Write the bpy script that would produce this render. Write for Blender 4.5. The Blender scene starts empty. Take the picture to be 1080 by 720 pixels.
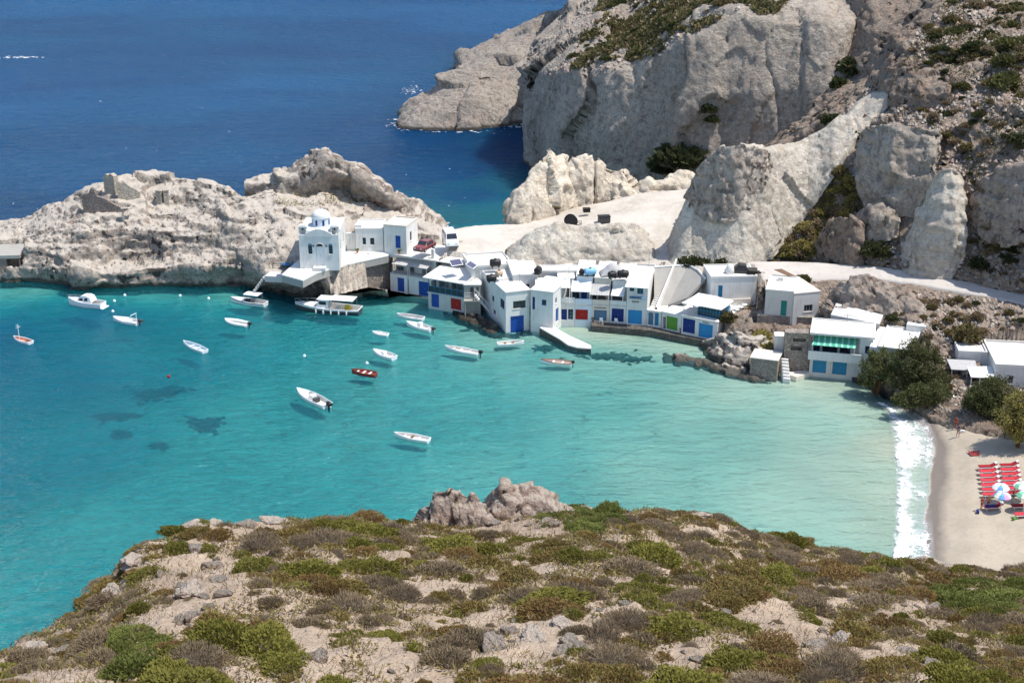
import bpy, bmesh, math, random
import numpy as np
from mathutils import Vector, Matrix

random.seed(7)
RNG = np.random.default_rng(7)
C = bpy.context.scene.collection
SC = bpy.context.scene
R = math.radians
CAMH = 68.0
FOC = 1500.0
PITCH = math.atan(560 / FOC)
SP, CP = math.sin(PITCH), math.cos(PITCH)

# ---------------------------------------------------------------- survey helpers
def ray(px, py):
    x = (px - 540) / FOC; v = (py - 360) / FOC
    return np.array([x, CP - v * SP, -SP - v * CP])
def P(px, py, z=0.0):            # world point at height z
    d = ray(px, py); t = (z - CAMH) / d[2]
    return np.array([0, 0, CAMH]) + d * t
def PY(px, py, Y):               # world point at ground distance Y
    d = ray(px, py); t = Y / d[1]
    return np.array([0, 0, CAMH]) + d * t

# ---------------------------------------------------------------- noise
_perm = np.random.default_rng(11).permutation(4096)
_grad = np.random.default_rng(12).normal(size=(4096, 3)); _grad /= np.linalg.norm(_grad, axis=1)[:, None]
_jit = np.random.default_rng(13).random((4096, 3))
def _h(i, j, k):
    return _perm[(_perm[(_perm[i & 4095] + j) & 4095] + k) & 4095]
def perlin(p):
    p = np.asarray(p, float); i = np.floor(p).astype(int); f = p - i
    u = f * f * f * (f * (f * 6 - 15) + 10)
    out = 0
    for dx in (0, 1):
        wx = u[:, 0] if dx else 1 - u[:, 0]
        for dy in (0, 1):
            wy = u[:, 1] if dy else 1 - u[:, 1]
            for dz in (0, 1):
                wz = u[:, 2] if dz else 1 - u[:, 2]
                g = _grad[_h(i[:, 0] + dx, i[:, 1] + dy, i[:, 2] + dz)]
                out = out + wx * wy * wz * ((f - (dx, dy, dz)) * g).sum(1)
    return out * 1.5
def fbm(p, octv=4, gain=.5):
    a, s, o = 1, 1, 0
    for k in range(octv):
        o = o + a * perlin(p * s + 17.3 * k); a *= gain; s *= 2.03
    return o
def ridged(p, octv=4, gain=.5):
    a, s, o = 1, 1, 0
    for k in range(octv):
        o = o + a * (1 - 2 * np.abs(perlin(p * s + 9.1 * k))); a *= gain; s *= 2.07
    return o
def cells(p):                     # (F1, F2, id value) worley noise
    p = np.asarray(p, float); i = np.floor(p).astype(int)
    f1 = np.full(len(p), 9.); f2 = f1.copy(); idv = np.zeros(len(p)); rel = np.zeros((len(p), 3))
    for dx in (-1, 0, 1):
        for dy in (-1, 0, 1):
            for dz in (-1, 0, 1):
                c = i + (dx, dy, dz); h = _h(c[:, 0], c[:, 1], c[:, 2])
                q = p - (c + _jit[h]); d = np.sqrt((q * q).sum(1))
                m = d < f1
                f2 = np.where(m, f1, np.minimum(f2, d)); f1 = np.where(m, d, f1)
                idv = np.where(m, h / 4096., idv); rel[m] = q[m]
    return f1, f2, idv, rel

# ---------------------------------------------------------------- object helpers
def tag(o, label=None, cat=None, group=None, kind=None):
    if label: o['label'] = label
    if cat: o['category'] = cat
    if group: o['group'] = group
    if kind: o['kind'] = kind
    return o
def link(name, me, mat=None, parent=None):
    o = bpy.data.objects.new(name, me); C.objects.link(o)
    if mat is not None:
        if isinstance(mat, (list, tuple)):
            for m in mat: me.materials.append(m)
        else: me.materials.append(mat)
    if parent is not None: o.parent = parent
    return o
def empty(name, loc, rz=0.0, label=None, cat=None, group=None):
    o = bpy.data.objects.new(name, None); C.objects.link(o)
    o.location = tuple(float(v) for v in loc); o.rotation_euler = (0, 0, rz); o.empty_display_size = .3
    return tag(o, label, cat, group)
def copy_tree(o, parent=None):
    c = o.copy(); C.objects.link(c)
    if parent is not None: c.parent = parent
    for ch in list(o.children): copy_tree(ch, c)
    return c
class MB:
    """collects shapes, then links them as ONE mesh"""
    def __init__(s): s.v = []; s.f = []; s.m = []
    def add(s, vs, fs, mi=0):
        n = len(s.v); s.v += [tuple(float(c) for c in v) for v in vs]
        s.f += [tuple(i + n for i in f) for f in fs]; s.m += [mi] * len(fs); return s
    def box(s, x0, x1, y0, y1, z0, z1, mi=0):
        vs = [(x, y, z) for z in (z0, z1) for y in (y0, y1) for x in (x0, x1)]
        return s.add(vs, [(0, 2, 3, 1), (4, 5, 7, 6), (0, 1, 5, 4), (2, 6, 7, 3), (0, 4, 6, 2), (1, 3, 7, 5)], mi)
    def slab(s, pts, th, mi=0):   # polygon (3d points) extruded down by th
        n = len(pts); lo = [(p[0], p[1], p[2] - th) for p in pts]
        a = sum(pts[i][0] * pts[(i + 1) % n][1] - pts[(i + 1) % n][0] * pts[i][1] for i in range(n))
        if a < 0: pts = pts[::-1]; lo = lo[::-1]
        fs = [tuple(range(n)), tuple(range(2 * n - 1, n - 1, -1))]
        fs += [(i, n + i, n + (i + 1) % n, (i + 1) % n) for i in range(n)]
        return s.add(list(pts) + list(lo), fs, mi)
    def prism(s, pts, z0, z1, mi=0):
        return s.slab([(p[0], p[1], z1) for p in pts], z1 - z0, mi)
    def tube(s, pts, r, n=6, mi=0, r2=None, cap=True):
        pts = [Vector(p) for p in pts]; k = len(pts); vs = []
        for i, p in enumerate(pts):
            t = (pts[min(i + 1, k - 1)] - pts[max(i - 1, 0)]).normalized()
            a = Vector((0, 0, 1)) if abs(t.z) < .9 else Vector((1, 0, 0))
            u = t.cross(a).normalized(); w = t.cross(u)
            rr = r if r2 is None else r + (r2 - r) * i / (k - 1)
            for q in range(n):
                an = 2 * math.pi * q / n; vs.append(p + (u * math.cos(an) + w * math.sin(an)) * rr)
        fs = [(i * n + q, (i + 1) * n + q, (i + 1) * n + (q + 1) % n, i * n + (q + 1) % n) for i in range(k - 1) for q in range(n)]
        if cap: fs += [tuple(range(n)), tuple((k - 1) * n + q for q in range(n - 1, -1, -1))]
        return s.add(vs, fs, mi)
    def lathe(s, prof, c=(0, 0, 0), n=20, mi=0):   # prof: (r, z)
        vs = [(c[0] + r * math.cos(2 * math.pi * q / n), c[1] + r * math.sin(2 * math.pi * q / n), c[2] + z) for r, z in prof for q in range(n)]
        fs = [(i * n + q, i * n + (q + 1) % n, (i + 1) * n + (q + 1) % n, (i + 1) * n + q) for i in range(len(prof) - 1) for q in range(n)]
        fs += [tuple(range(n - 1, -1, -1)), tuple((len(prof) - 1) * n + q for q in range(n))]
        return s.add(vs, fs, mi)
    def hull(s, secs, mi=0):      # list of equal-length sections
        n = len(secs[0]); vs = [p for sec in secs for p in sec]
        fs = [(i * n + q, (i + 1) * n + q, (i + 1) * n + q + 1, i * n + q + 1) for i in range(len(secs) - 1) for q in range(n - 1)]
        return s.add(vs, fs, mi)
    def build(s, name, mat, parent=None, smooth=False, bevel=0):
        me = bpy.data.meshes.new(name); me.from_pydata(s.v, [], s.f)
        if any(s.m): me.polygons.foreach_set('material_index', s.m)
        if smooth: me.polygons.foreach_set('use_smooth', [True] * len(me.polygons))
        me.update()
        if bevel:
            bm = bmesh.new(); bm.from_mesh(me); bmesh.ops.remove_doubles(bm, verts=bm.verts, dist=1e-4)
            bmesh.ops.recalc_face_normals(bm, faces=bm.faces)
            es = [e for e in bm.edges if len(e.link_faces) == 2 and e.calc_face_angle(0) > .6]
            bmesh.ops.bevel(bm, geom=es, offset=bevel, segments=2, profile=.6, affect='EDGES', clamp_overlap=True)
            bm.to_mesh(me); bm.free()
        return link(name, me, mat, parent)

# ---------------------------------------------------------------- materials
class NT:
    def __init__(s, name):
        s.mat = bpy.data.materials.new(name); s.mat.use_nodes = True
        s.t = s.mat.node_tree; s.t.nodes.clear()
        s.out = s.t.nodes.new('ShaderNodeOutputMaterial')
    def n(s, typ, ins=None, **props):
        nd = s.t.nodes.new(typ)
        for k, v in props.items(): setattr(nd, k, v)
        for k, v in (ins or {}).items():
            if isinstance(v, bpy.types.NodeSocket): s.t.links.new(v, nd.inputs[k])
            else: nd.inputs[k].default_value = v
        return nd
    def coord(s, which='Object'): return s.n('ShaderNodeTexCoord').outputs[which]
    def map(s, vec, scale): return s.n('ShaderNodeMapping', {'Vector': vec, 'Scale': scale}).outputs[0]
    def noise(s, vec, scale, detail=4, rough=.55, dist=0):
        return s.n('ShaderNodeTexNoise', {'Vector': vec, 'Scale': scale, 'Detail': detail, 'Roughness': rough, 'Distortion': dist}).outputs[0]
    def voro(s, vec, scale, feature='F1', out='Distance', rnd=1.0):
        return s.n('ShaderNodeTexVoronoi', {'Vector': vec, 'Scale': scale, 'Randomness': rnd}, feature=feature).outputs[out]
    def ramp(s, fac, stops):
        r = s.n('ShaderNodeValToRGB', {'Fac': fac}); e = r.color_ramp.elements
        while len(e) < len(stops): e.new(.5)
        for el, (p, c) in zip(e, stops):
            el.position = p; el.color = (c, c, c, 1) if isinstance(c, (int, float)) else (*c, 1)
        return r.outputs[0]
    def mix(s, fac, a, b, blend='MIX'):
        m = s.n('ShaderNodeMix', data_type='RGBA', blend_type=blend)
        for idx, v in ((0, fac), (6, a), (7, b)):
            if isinstance(v, bpy.types.NodeSocket): s.t.links.new(v, m.inputs[idx])
            else: m.inputs[idx].default_value = v if idx == 0 else (*v, 1)
        return m.outputs[2]
    def math(s, op, a, b=0.0):
        m = s.n('ShaderNodeMath', operation=op)
        for i, v in enumerate((a, b)):
            if isinstance(v, bpy.types.NodeSocket): s.t.links.new(v, m.inputs[i])
            else: m.inputs[i].default_value = v
        return m.outputs[0]
    def bump(s, h, strength=.5, dist=.1, normal=None):
        ins = {'Height': h, 'Strength': strength, 'Distance': dist}
        if normal is not None: ins['Normal'] = normal
        return s.n('ShaderNodeBump', ins).outputs[0]
    def bsdf(s, color, rough=.8, normal=None, spec=.3, **kw):
        ins = {'Base Color': color if isinstance(color, bpy.types.NodeSocket) else (*color, 1), 'Roughness': rough, 'Specular IOR Level': spec}
        if normal is not None: ins['Normal'] = normal
        for k, v in kw.items(): ins[k.replace('_', ' ')] = v
        return s.n('ShaderNodeBsdfPrincipled', ins).outputs[0]
    def done(s, shader):
        s.t.links.new(shader, s.out.inputs['Surface']); return s.mat

def srgb(r, g, b):
    f = lambda c: (c / 12.92 if c <= .04045 else ((c + .055) / 1.055) ** 2.4)
    return tuple(f(v / 255) for v in (r, g, b))

_pc = {}
def paint(name, col, rough=.6, var=.12, scale=3.0, bump=.0, metal=0, spec=.3):
    if name in _pc: return _pc[name]
    t = NT(name); co = t.coord()
    a = t.noise(co, scale, 5, .6); b = t.noise(co, scale * 6, 3, .6)
    m = t.math('ADD', t.math('MULTIPLY', a, .6), t.math('MULTIPLY', b, .4))
    c = t.mix(t.ramp(m, [(.38, 0.), (.62, 1.)]), tuple(v * (1 - var) for v in col), tuple(min(1, v * (1 + var * .6)) for v in col))
    nm = t.bump(b, bump, .03) if bump else None
    _pc[name] = t.done(t.bsdf(c, rough, nm, spec, Metallic=metal)); return _pc[name]

def rock_mat(name, light, mid, tint, dark, pits=.5, tscale=.05, strat=0.0, bump=.8, veg=None, flat=None):
    """weathered rock: patchy mineral colour, pits, stains, optional dust on flat tops"""
    t = NT(name); co = t.coord()
    big = t.noise(co, tscale, 5, .62, .6)
    medn = t.noise(co, tscale * 6, 6, .65, .3)
    fine = t.noise(co, 1.1, 7, .68)
    vstr = t.noise(t.map(co, (1.0, 1.0, .16)), .5, 5, .65, .5)
    c = t.mix(t.ramp(big, [(.36, 0.), (.6, 1.)]), light, mid)
    c = t.mix(t.ramp(medn, [(.5, 0.), (.66, .8)]), c, tint)
    c = t.mix(t.ramp(vstr, [(.52, 0.), (.72, .55)]), c, tuple(v * .62 for v in mid))
    c = t.mix(t.ramp(fine, [(.3, .65), (.48, 0.)]), c, dark)
    c = t.mix(t.ramp(fine, [(.55, 0.), (.74, .6)]), c, tuple(min(1, v * 1.25) for v in light))
    speck = t.noise(co, 2.3, 6, .72)
    c = t.mix(t.ramp(speck, [(.36, .8), (.46, 0.)]), c, tuple(.5 * v + .5 * d for v, d in zip(mid, dark)))
    c = t.mix(t.ramp(speck, [(.56, 0.), (.66, .7)]), c, tuple(min(.8, v * 1.3) for v in light))
    band = t.noise(t.map(co, (.07, .07, .9)), 1.0, 5, .7, .6)
    c = t.mix(t.ramp(band, [(.52, 0.), (.62, .5)]), c, tuple(.6 * v + .4 * q for v, q in zip(tint, dark)))
    pit = t.noise(co, .85, 3, .5); pit2 = t.noise(co, .13, 3, .5)
    pf = t.math('MULTIPLY', t.ramp(pit, [(.57, 0.), (.61, 1.)]), t.ramp(pit2, [(.42, 0.), (.55, pits)]))
    c = t.mix(pf, c, dark)
    if flat is not None:
        nz = t.n('ShaderNodeSeparateXYZ', {0: t.n('ShaderNodeNewGeometry').outputs['Normal']}).outputs[2]
        w = t.math('ADD', nz, t.math('MULTIPLY', t.math('SUBTRACT', fine, .5), .5))
        c = t.mix(t.ramp(w, [(.72, 0.), (.86, .85)]), c, flat)
    zc = t.n('ShaderNodeSeparateXYZ', {0: t.n('ShaderNodeNewGeometry').outputs['Position']}).outputs[2]      # algae-dark tide band just above the water
    tide = t.ramp(t.math('SUBTRACT', zc, t.math('MULTIPLY', medn, .9)), [(.0, .85), (.42, 0.)])
    c = t.mix(tide, c, (.045, .042, .034))
    h = t.math('ADD', t.math('MULTIPLY', fine, .75), t.math('MULTIPLY', t.noise(co, .45, 4, .6, .8), .5))
    h = t.math('ADD', h, t.math('MULTIPLY', speck, .35))
    nm = t.bump(h, bump, .8)
    return t.done(t.bsdf(c, .95, nm, .1))

# ---------------------------------------------------------------- lofted ground
class Surf: pass
def loft(rows, nu, nv, smooth=2, disp=(), name=None, mat=None, kind='structure', vpow=None, fade=None):
    """rows: equal-length lists of world points; resampled to nv x nu, roughened along normals"""
    A = np.array(rows, float); K, L, _ = A.shape
    d = np.linalg.norm(np.diff(A, axis=1), axis=2).mean(0) + 1e-3; su = np.r_[0, np.cumsum(d)]
    tu = np.linspace(0, su[-1], nu)
    G = np.stack([np.stack([np.interp(tu, su, A[k, :, c]) for c in range(3)], -1) for k in range(K)])
    dv = np.linalg.norm(np.diff(A, axis=0), axis=2).mean(1) + 1e-3
    if vpow is not None: dv = dv * np.array(vpow)
    sv = np.r_[0, np.cumsum(dv)]; tv = np.linspace(0, sv[-1], nv)
    H = np.zeros((nv, nu, 3))
    for c in range(3):
        for j in range(nu): H[:, j, c] = np.interp(tv, sv, G[:, j, c])
    for _ in range(smooth):
        Q = H.copy()
        Q[1:-1] = .5 * H[1:-1] + .25 * (H[:-2] + H[2:])
        H = Q.copy()
        Q[:, 1:-1] = .5 * H[:, 1:-1] + .25 * (H[:, :-2] + H[:, 2:]); H = Q
    for fn in disp:
        gu = np.gradient(H, axis=1); gv = np.gradient(H, axis=0)
        N = np.cross(gv, gu); N /= np.linalg.norm(N, axis=2)[:, :, None] + 1e-9
        if N[:, :, 2].mean() < 0: N = -N
        p = H.reshape(-1, 3); dd = fn(p).reshape(nv, nu)
        if fade is not None: dd = dd * fade(np.linspace(0, 1, nv)[:, None], np.linspace(0, 1, nu)[None, :])
        H = H + N * dd[:, :, None]
    s = Surf(); s.H = H; s.nu, s.nv = nu, nv
    if name: s.ob = tag(grid_obj(name, H, mat), kind=kind)
    return s
def grid_obj(name, H, mat, parent=None):
    nv, nu, _ = H.shape
    me = bpy.data.meshes.new(name)
    idx = np.arange(nv * nu).reshape(nv, nu)
    q = np.stack([idx[:-1, :-1], idx[1:, :-1], idx[1:, 1:], idx[:-1, 1:]], -1).reshape(-1, 4)
    a, b, c = H[0, 0], H[1, 0], H[0, 1]
    nz = np.cross(np.gradient(H, axis=0), np.gradient(H, axis=1))[:, :, 2].mean()
    if nz < 0: q = q[:, ::-1]
    me.vertices.add(nv * nu); me.vertices.foreach_set('co', H.reshape(-1))
    me.loops.add(q.size); me.loops.foreach_set('vertex_index', np.ascontiguousarray(q).reshape(-1))
    me.polygons.add(len(q)); me.polygons.foreach_set('loop_start', np.arange(len(q)) * 4)
    me.polygons.foreach_set('use_smooth', np.ones(len(q), bool))
    me.update(calc_edges=True); me.validate()
    return link(name, me, mat, parent)
def zrow(*pts): return [P(*p) for p in pts]
def yrow(*pts): return [PY(*p) for p in pts]
def off(row, dx=0, dy=0, dz=0, z=None):
    r = [np.array(p) + (dx, dy, dz) for p in row]
    if z is not None:
        for p in r: p[2] = z
    return r
S3 = lambda sx, sy=None, sz=None: np.array([1 / sx, 1 / (sy or sx), 1 / (sz or sx)])
def craggy(big=2.0, bs=14, mid=.8, ms=4, fine=.25, fs=1.2, vert=.0):
    def f(p):
        o = big * fbm(p * S3(bs), 3) + mid * .5 * ridged(p * S3(ms), 3) + fine * fbm(p * S3(fs), 3)
        if vert:
            w = p + 1.2 * np.stack([perlin(p * .15 + 5), perlin(p * .15 + 9), 0 * p[:, 0]], 1)
            f1, f2, idv, _ = cells(w * S3(5.5, 5.5, 22)); o = o + vert * .8 * (idv - .5) - vert * .45 * np.exp(-((f2 - f1) / .05) ** 2)
        return o
    return f
def blocky(s, amp, edge=.5, flat=1.0):
    def f(p):
        w = p + .25 * s * np.stack([perlin(p / s * 1.3 + 5), perlin(p / s * 1.3 + 9), perlin(p / s * 1.3 + 2)], 1)
        f1, f2, idv, rel = cells(w * S3(s, s, s * flat))
        a = idv * 6.283 * 3; b = idv * 6.283 * 7
        tilt = rel[:, 0] * np.cos(a) + rel[:, 1] * np.sin(a) + .8 * rel[:, 2] * np.cos(b)
        return amp * (.8 * (idv - .5) + .95 * tilt - .22 * edge * np.exp(-((f2 - f1) / .05) ** 2))
    return f

def strata(amp, s, zs):
    def f(p):
        a = perlin(p * S3(s, s, zs)); b = perlin(p * S3(s * .4, s * .4, zs * .5) + 31)
        return amp * (np.tanh(3 * a) * .7 + np.tanh(3 * b) * .4)
    return f
def inside(xy, poly):
    x, y = xy[:, 0], xy[:, 1]; r = np.zeros(len(xy), bool); n = len(poly)
    for i in range(n):
        x1, y1 = poly[i][:2]; x2, y2 = poly[(i + 1) % n][:2]
        if y1 == y2: continue
        c = ((y1 > y) != (y2 > y)) & (x < (x2 - x1) * (y - y1) / (y2 - y1) + x1); r ^= c
    return r
CARVE = []
def carve(obs):
    """cut the ground down to the floors that were dug into it"""
    for o in obs:
        n = len(o.data.vertices); v = np.empty(n * 3); o.data.vertices.foreach_get('co', v); v = v.reshape(-1, 3)
        for poly, zm in CARVE:
            pln = isinstance(zm, tuple); zmax = -1e9 if pln else zm
            pl = np.array(poly); b0, b1 = pl[:, :2].min(0), pl[:, :2].max(0)
            k = np.where((v[:, 0] >= b0[0]) & (v[:, 0] <= b1[0]) & (v[:, 1] >= b0[1]) & (v[:, 1] <= b1[1]) & (v[:, 2] > zmax))[0]
            if len(k):
                k = k[inside(v[k, :2], poly)]; v[k, 2] = np.minimum(v[k, 2], v[k, 0] * zm[0] + v[k, 1] * zm[1] + zm[2]) if pln else zmax
        o.data.vertices.foreach_set('co', v.reshape(-1)); o.data.update()

def fissures(amp, s, sv):
    """tall slabs split by narrow vertical cracks"""
    def f(p):
        w = p + .35 * s * np.stack([perlin(p / s * .9 + 5), perlin(p / s * .9 + 9), 0 * p[:, 0]], 1)
        f1, f2, idv, _ = cells(w * S3(s, s, sv))
        return amp * (.7 * (idv - .5) - .55 * np.exp(-((f2 - f1) / .045) ** 2) * (idv > .25))
    return f
# ---------------------------------------------------------------- camera, sun, sky
cam = bpy.data.cameras.new('camera'); cam.lens = 50; cam.sensor_width = 36; cam.clip_end = 30000; cam.clip_start = .5
co_ = bpy.data.objects.new('camera', cam); C.objects.link(co_)
co_.location = (0, 0, CAMH); co_.rotation_euler = (math.pi / 2 - PITCH, 0, 0); SC.camera = co_
SUN = Vector((.43, -.07, .90)).normalized()
sl = bpy.data.lights.new('sun', 'SUN'); sl.energy = 4.0; sl.angle = R(.5); sl.color = (1, .95, .87)
so = bpy.data.objects.new('sun', sl); C.objects.link(so); so.rotation_euler = (-SUN).to_track_quat('-Z', 'Y').to_euler(); so.location = (60, 120, 200)
w = bpy.data.worlds.new('World'); SC.world = w; w.use_nodes = True
nt = w.node_tree; bg = nt.nodes['Background']; sk = nt.nodes.new('ShaderNodeTexSky'); sk.sky_type = 'NISHITA'; sk.sun_disc = False
sk.sun_elevation = math.asin(SUN.z); sk.sun_rotation = math.atan2(SUN.x, SUN.y); sk.altitude = 60; sk.dust_density = .7
nt.links.new(sk.outputs[0], bg.inputs[0]); bg.inputs[1].default_value = .15
SC.view_settings.view_transform = 'Standard'; SC.view_settings.look = 'None'; SC.view_settings.gamma = 1
SC.view_settings.exposure = .45
SC.cycles.max_bounces = 6; SC.cycles.transparent_max_bounces = 8

# ---------------------------------------------------------------- ground materials
M = {}
M['island'] = rock_mat('island_rock', (.46, .405, .35), (.30, .265, .225), (.36, .27, .22), (.05, .042, .036), .9, .06, flat=(.54, .48, .41))
M['pale'] = rock_mat('pale_cliff_rock', (.49, .43, .36), (.335, .295, .25), (.42, .335, .27), (.08, .072, .066), .4, .045, bump=1.)
M['white'] = rock_mat('white_pumice_rock', (.59, .545, .465), (.48, .435, .37), (.49, .41, .33), (.16, .14, .12), .2, .07, bump=.7)
M['cream'] = rock_mat('sunlit_cream_pumice', (.70, .63, .52), (.60, .53, .43), (.62, .50, .38), (.2, .16, .13), .15, .08, bump=.7)  # paler copy of the white pumice: sunlit look put into the colour
M['headland'] = rock_mat('headland_rock', (.42, .37, .315), (.29, .255, .22), (.36, .285, .24), (.07, .058, .05), .5, .05, bump=1.)
M['hill'] = rock_mat('hillside_rock', (.46, .375, .30), (.31, .25, .20), (.38, .26, .195), (.07, .055, .043), 1., .07, bump=1.3)
M['darkrock'] = rock_mat('shore_rock', (.22, .19, .17), (.15, .13, .115), (.20, .14, .11), (.03, .027, .025), .7, .15)
M['redrock'] = rock_mat('reddish_rock', (.43, .365, .305), (.30, .25, .21), (.36, .255, .205), (.07, .055, .045), .6, .12)
def soil(name, a, b, c, sc=1.0, bump=.5, peb=.35):
    t = NT(name); co = t.coord()
    n1 = t.noise(co, .12 * sc, 5, .6); n2 = t.noise(co, 1.3 * sc, 6, .65); n3 = t.noise(co, 9 * sc, 4, .6)
    col = t.mix(t.ramp(n1, [(.4, 0.), (.62, 1.)]), a, b)
    col = t.mix(t.ramp(n2, [(.52, 0.), (.7, .8)]), col, c)
    col = t.mix(t.ramp(n3, [(.36, peb), (.5, 0.)]), col, tuple(v * .45 for v in b))
    h = t.math('ADD', t.math('MULTIPLY', n2, .5), t.math('MULTIPLY', n3, .3))
    h = t.math('ADD', h, t.math('MULTIPLY', t.voro(co, 5 * sc), .25))
    return t.done(t.bsdf(col, .95, t.bump(h, bump, .12), .1))
M['dust'] = soil('pale_dust', (.58, .53, .465), (.44, .395, .335), (.63, .59, .53), 1, .5, .25)
M['road'] = soil('dirt_road', (.54, .50, .46), (.47, .43, .39), (.42, .39, .37), 1, .2, .1)
def sand_mat():
    t = NT('beach_sand'); co = t.coord(); z = t.n('ShaderNodeSeparateXYZ', {0: co}).outputs[2]
    n1 = t.noise(co, .25, 5, .6); n2 = t.noise(co, 2.2, 6, .65); n3 = t.noise(co, 11, 3, .6)
    dry = t.mix(t.ramp(n1, [(.4, 0.), (.62, 1.)]), (.45, .385, .30), (.39, .335, .26)); dry = t.mix(t.ramp(n2, [(.5, 0.), (.68, .7)]), dry, (.35, .30, .235)); dry = t.mix(t.ramp(n3, [(.34, .4), (.46, 0.)]), dry, (.28, .24, .2))
    zz = t.math('ADD', z, t.math('MULTIPLY', t.math('SUBTRACT', n1, .5), .5))
    wet = t.ramp(zz, [(.30, 1.), (.62, 0.)])
    c = t.mix(wet, dry, (.20, .17, .145)); c = t.mix(t.ramp(z, [(-.1 + .1, 1.), (.06, 0.)]), c, (.46, .42, .35))
    return t.done(t.bsdf(c, .9, t.bump(t.math('ADD', n2, t.math('MULTIPLY', n3, .4)), .4, .12), .15))
M['sand'] = sand_mat()
M['near'] = soil('stony_soil', (.42, .325, .24), (.33, .25, .185), (.49, .395, .31), 1.6, 1., .6)

# ---------------------------------------------------------------- water and seabed
DEP = [(945,470,.35),(948,520,.5),(940,560,.6),(905,500,.7),(860,450,.9),(760,450,1.4),(700,500,1.5),(850,540,.9),(620,430,2.2),(560,480,2.5),(480,430,2.7),
 (400,400,3.2),(300,420,3.8),(330,480,3.5),(200,370,6.0),(60,400,8.5),(0,350,12),(100,330,10.5),(0,600,4.0),(120,560,3.8),(200,480,3.9),(90,470,6.2),(350,340,5.),(440,360,3.),
 (640,352,.5),(610,348,.4),(620,372,1.5),(700,390,1.7),(720,366,.7),(860,402,.5),(790,412,1.0),(900,430,.7),(0,302,2.5),(40,305,2.0),(100,308,2.4),(160,309,2.6),(250,309,2.4),(345,320,2.0),(430,320,2.0),(160,336,7),(250,332,5.5),(60,325,7.5),(345,338,3.8),(300,318,3),(500,352,1.6),
 (540,356,1.2),(560,375,2.4),(420,440,3.2),(-60,380,10),(-80,500,8),(-60,300,9),(-120,600,7),(930,600,.8),(800,600,1.6),(300,600,4),(500,560,3.0),
 (0,225,15),(100,190,20),(250,170,22),(480,232,7),(520,228,6),(500,205,14),(555,200,7),(460,180,18),(400,140,26),(250,100,30),(0,100,34),(420,141,14),(500,142,14),(560,150,14),(500,20,34),(-200,230,24)]
_dp = np.array([P(a, b, 0)[:2] for a, b, _ in DEP]); _dv = np.array([c for _, _, c in DEP])
def depth_at(xy):
    xy = np.atleast_2d(xy)
    d2 = ((xy[:, None, :] - _dp[None]) ** 2).sum(2) + 9.0
    wt = d2 ** -1.6
    dd = (wt * _dv).sum(1) / wt.sum(1)
    p = np.c_[xy, np.zeros(len(xy))]
    return dd * (1 + .16 * fbm(p / 22, 3)) 
def axis(lo, hi, step, far, g=1.35):
    a = list(np.arange(lo, hi + .01, step)); s = step
    L = [lo]; 
    while L[-1] > -far: s *= g; L.append(L[-1] - s)
    s = step; U = [a[-1]]
    while U[-1] < far: s *= g; U.append(U[-1] + s)
    return np.array(L[:0:-1] + a + U[1:])
gx = axis(-100, 80, 2.0, 12000); gy = axis(90, 330, 2.0, 12000); 
X, Yg = np.meshgrid(gx, gy); XY = np.c_[X.ravel(), Yg.ravel()]
D = depth_at(XY).reshape(X.shape)
far_ = np.maximum(np.abs(X) - 260, 0) + np.maximum(Yg - 480, 0) + np.maximum(60 - Yg, 0)
D = np.where(far_ > 0, np.maximum(D, 30), D)
def water_mat():
    t = NT('sea_water'); co = t.coord()
    dep = t.n('ShaderNodeAttribute', attribute_name='depth').outputs['Fac']
    def ex(k): return t.math('POWER', math.e, t.math('MULTIPLY', dep, -k))
    tint = t.n('ShaderNodeCombineColor', {0: ex(.30), 1: ex(.049), 2: ex(.033)}).outputs[0]
    w1 = t.noise(t.map(co, (.7, 1.15, 1)), .36, 3, .62, .5); w2 = t.noise(t.map(co, (.75, 1.1, 1)), 1.05, 5, .68, .5); w0 = t.noise(co, .05, 2, .5)
    patch = t.noise(t.map(co, (.5, 1, 1)), .018, 4, .6, .6)
    h = t.math('ADD', t.math('MULTIPLY', w1, 1.5), t.math('MULTIPLY', w2, .45))
    h = t.math('ADD', h, t.math('MULTIPLY', w0, 1.2))
    w3 = t.noise(t.map(co, (.3, 1, 1)), .55, 3, .6, .4); h = t.math('ADD', h, t.math('MULTIPLY', w3, 1.1))
    wd = t.n('ShaderNodeMapRange', {0: dep, 1: .8, 2: 18., 3: .32, 4: 3.6}).outputs[0]; nm = t.bump(h, 1., wd)
    nm2 = nm
    trans = t.n('ShaderNodeBsdfTransparent', {'Color': tint}).outputs[0]
    deepc = t.mix(t.ramp(patch, [(.35, 0.), (.65, 1.)]), (.003, .058, .172), (.005, .085, .22))
    deepc = t.mix(t.n('ShaderNodeMapRange', {0: dep, 1: 4.5, 2: 17.0}).outputs[0], (.010, .235, .31), deepc)
    scat = t.n('ShaderNodeSubsurfaceScattering', {'Color': deepc, 'Scale': 1.0, 'Radius': (3., 9., 12.), 'Normal': nm2}, falloff='BURLEY').outputs[0]
    fac = t.math('SUBTRACT', 1.0, ex(.07))
    body = t.n('ShaderNodeMixShader', {0: fac, 1: trans, 2: scat}).outputs[0]
    fr = t.n('ShaderNodeFresnel', {'IOR': 1.33, 'Normal': nm}).outputs[0]
    gl = t.n('ShaderNodeBsdfGlossy', {'Color': (.78, .88, 1, 1), 'Roughness': .12, 'Normal': nm}).outputs[0]
    return t.done(t.n('ShaderNodeMixShader', {0: t.math('MULTIPLY', fr, .72), 1: body, 2: gl}).outputs[0])
sea = tag(grid_obj('sea', np.stack([X, Yg, 0 * X], -1), water_mat()), kind='structure')
at = sea.data.attributes.new('depth', 'FLOAT', 'POINT'); at.data.foreach_set('value', (D * 1.18).ravel().astype(np.float32))
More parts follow.
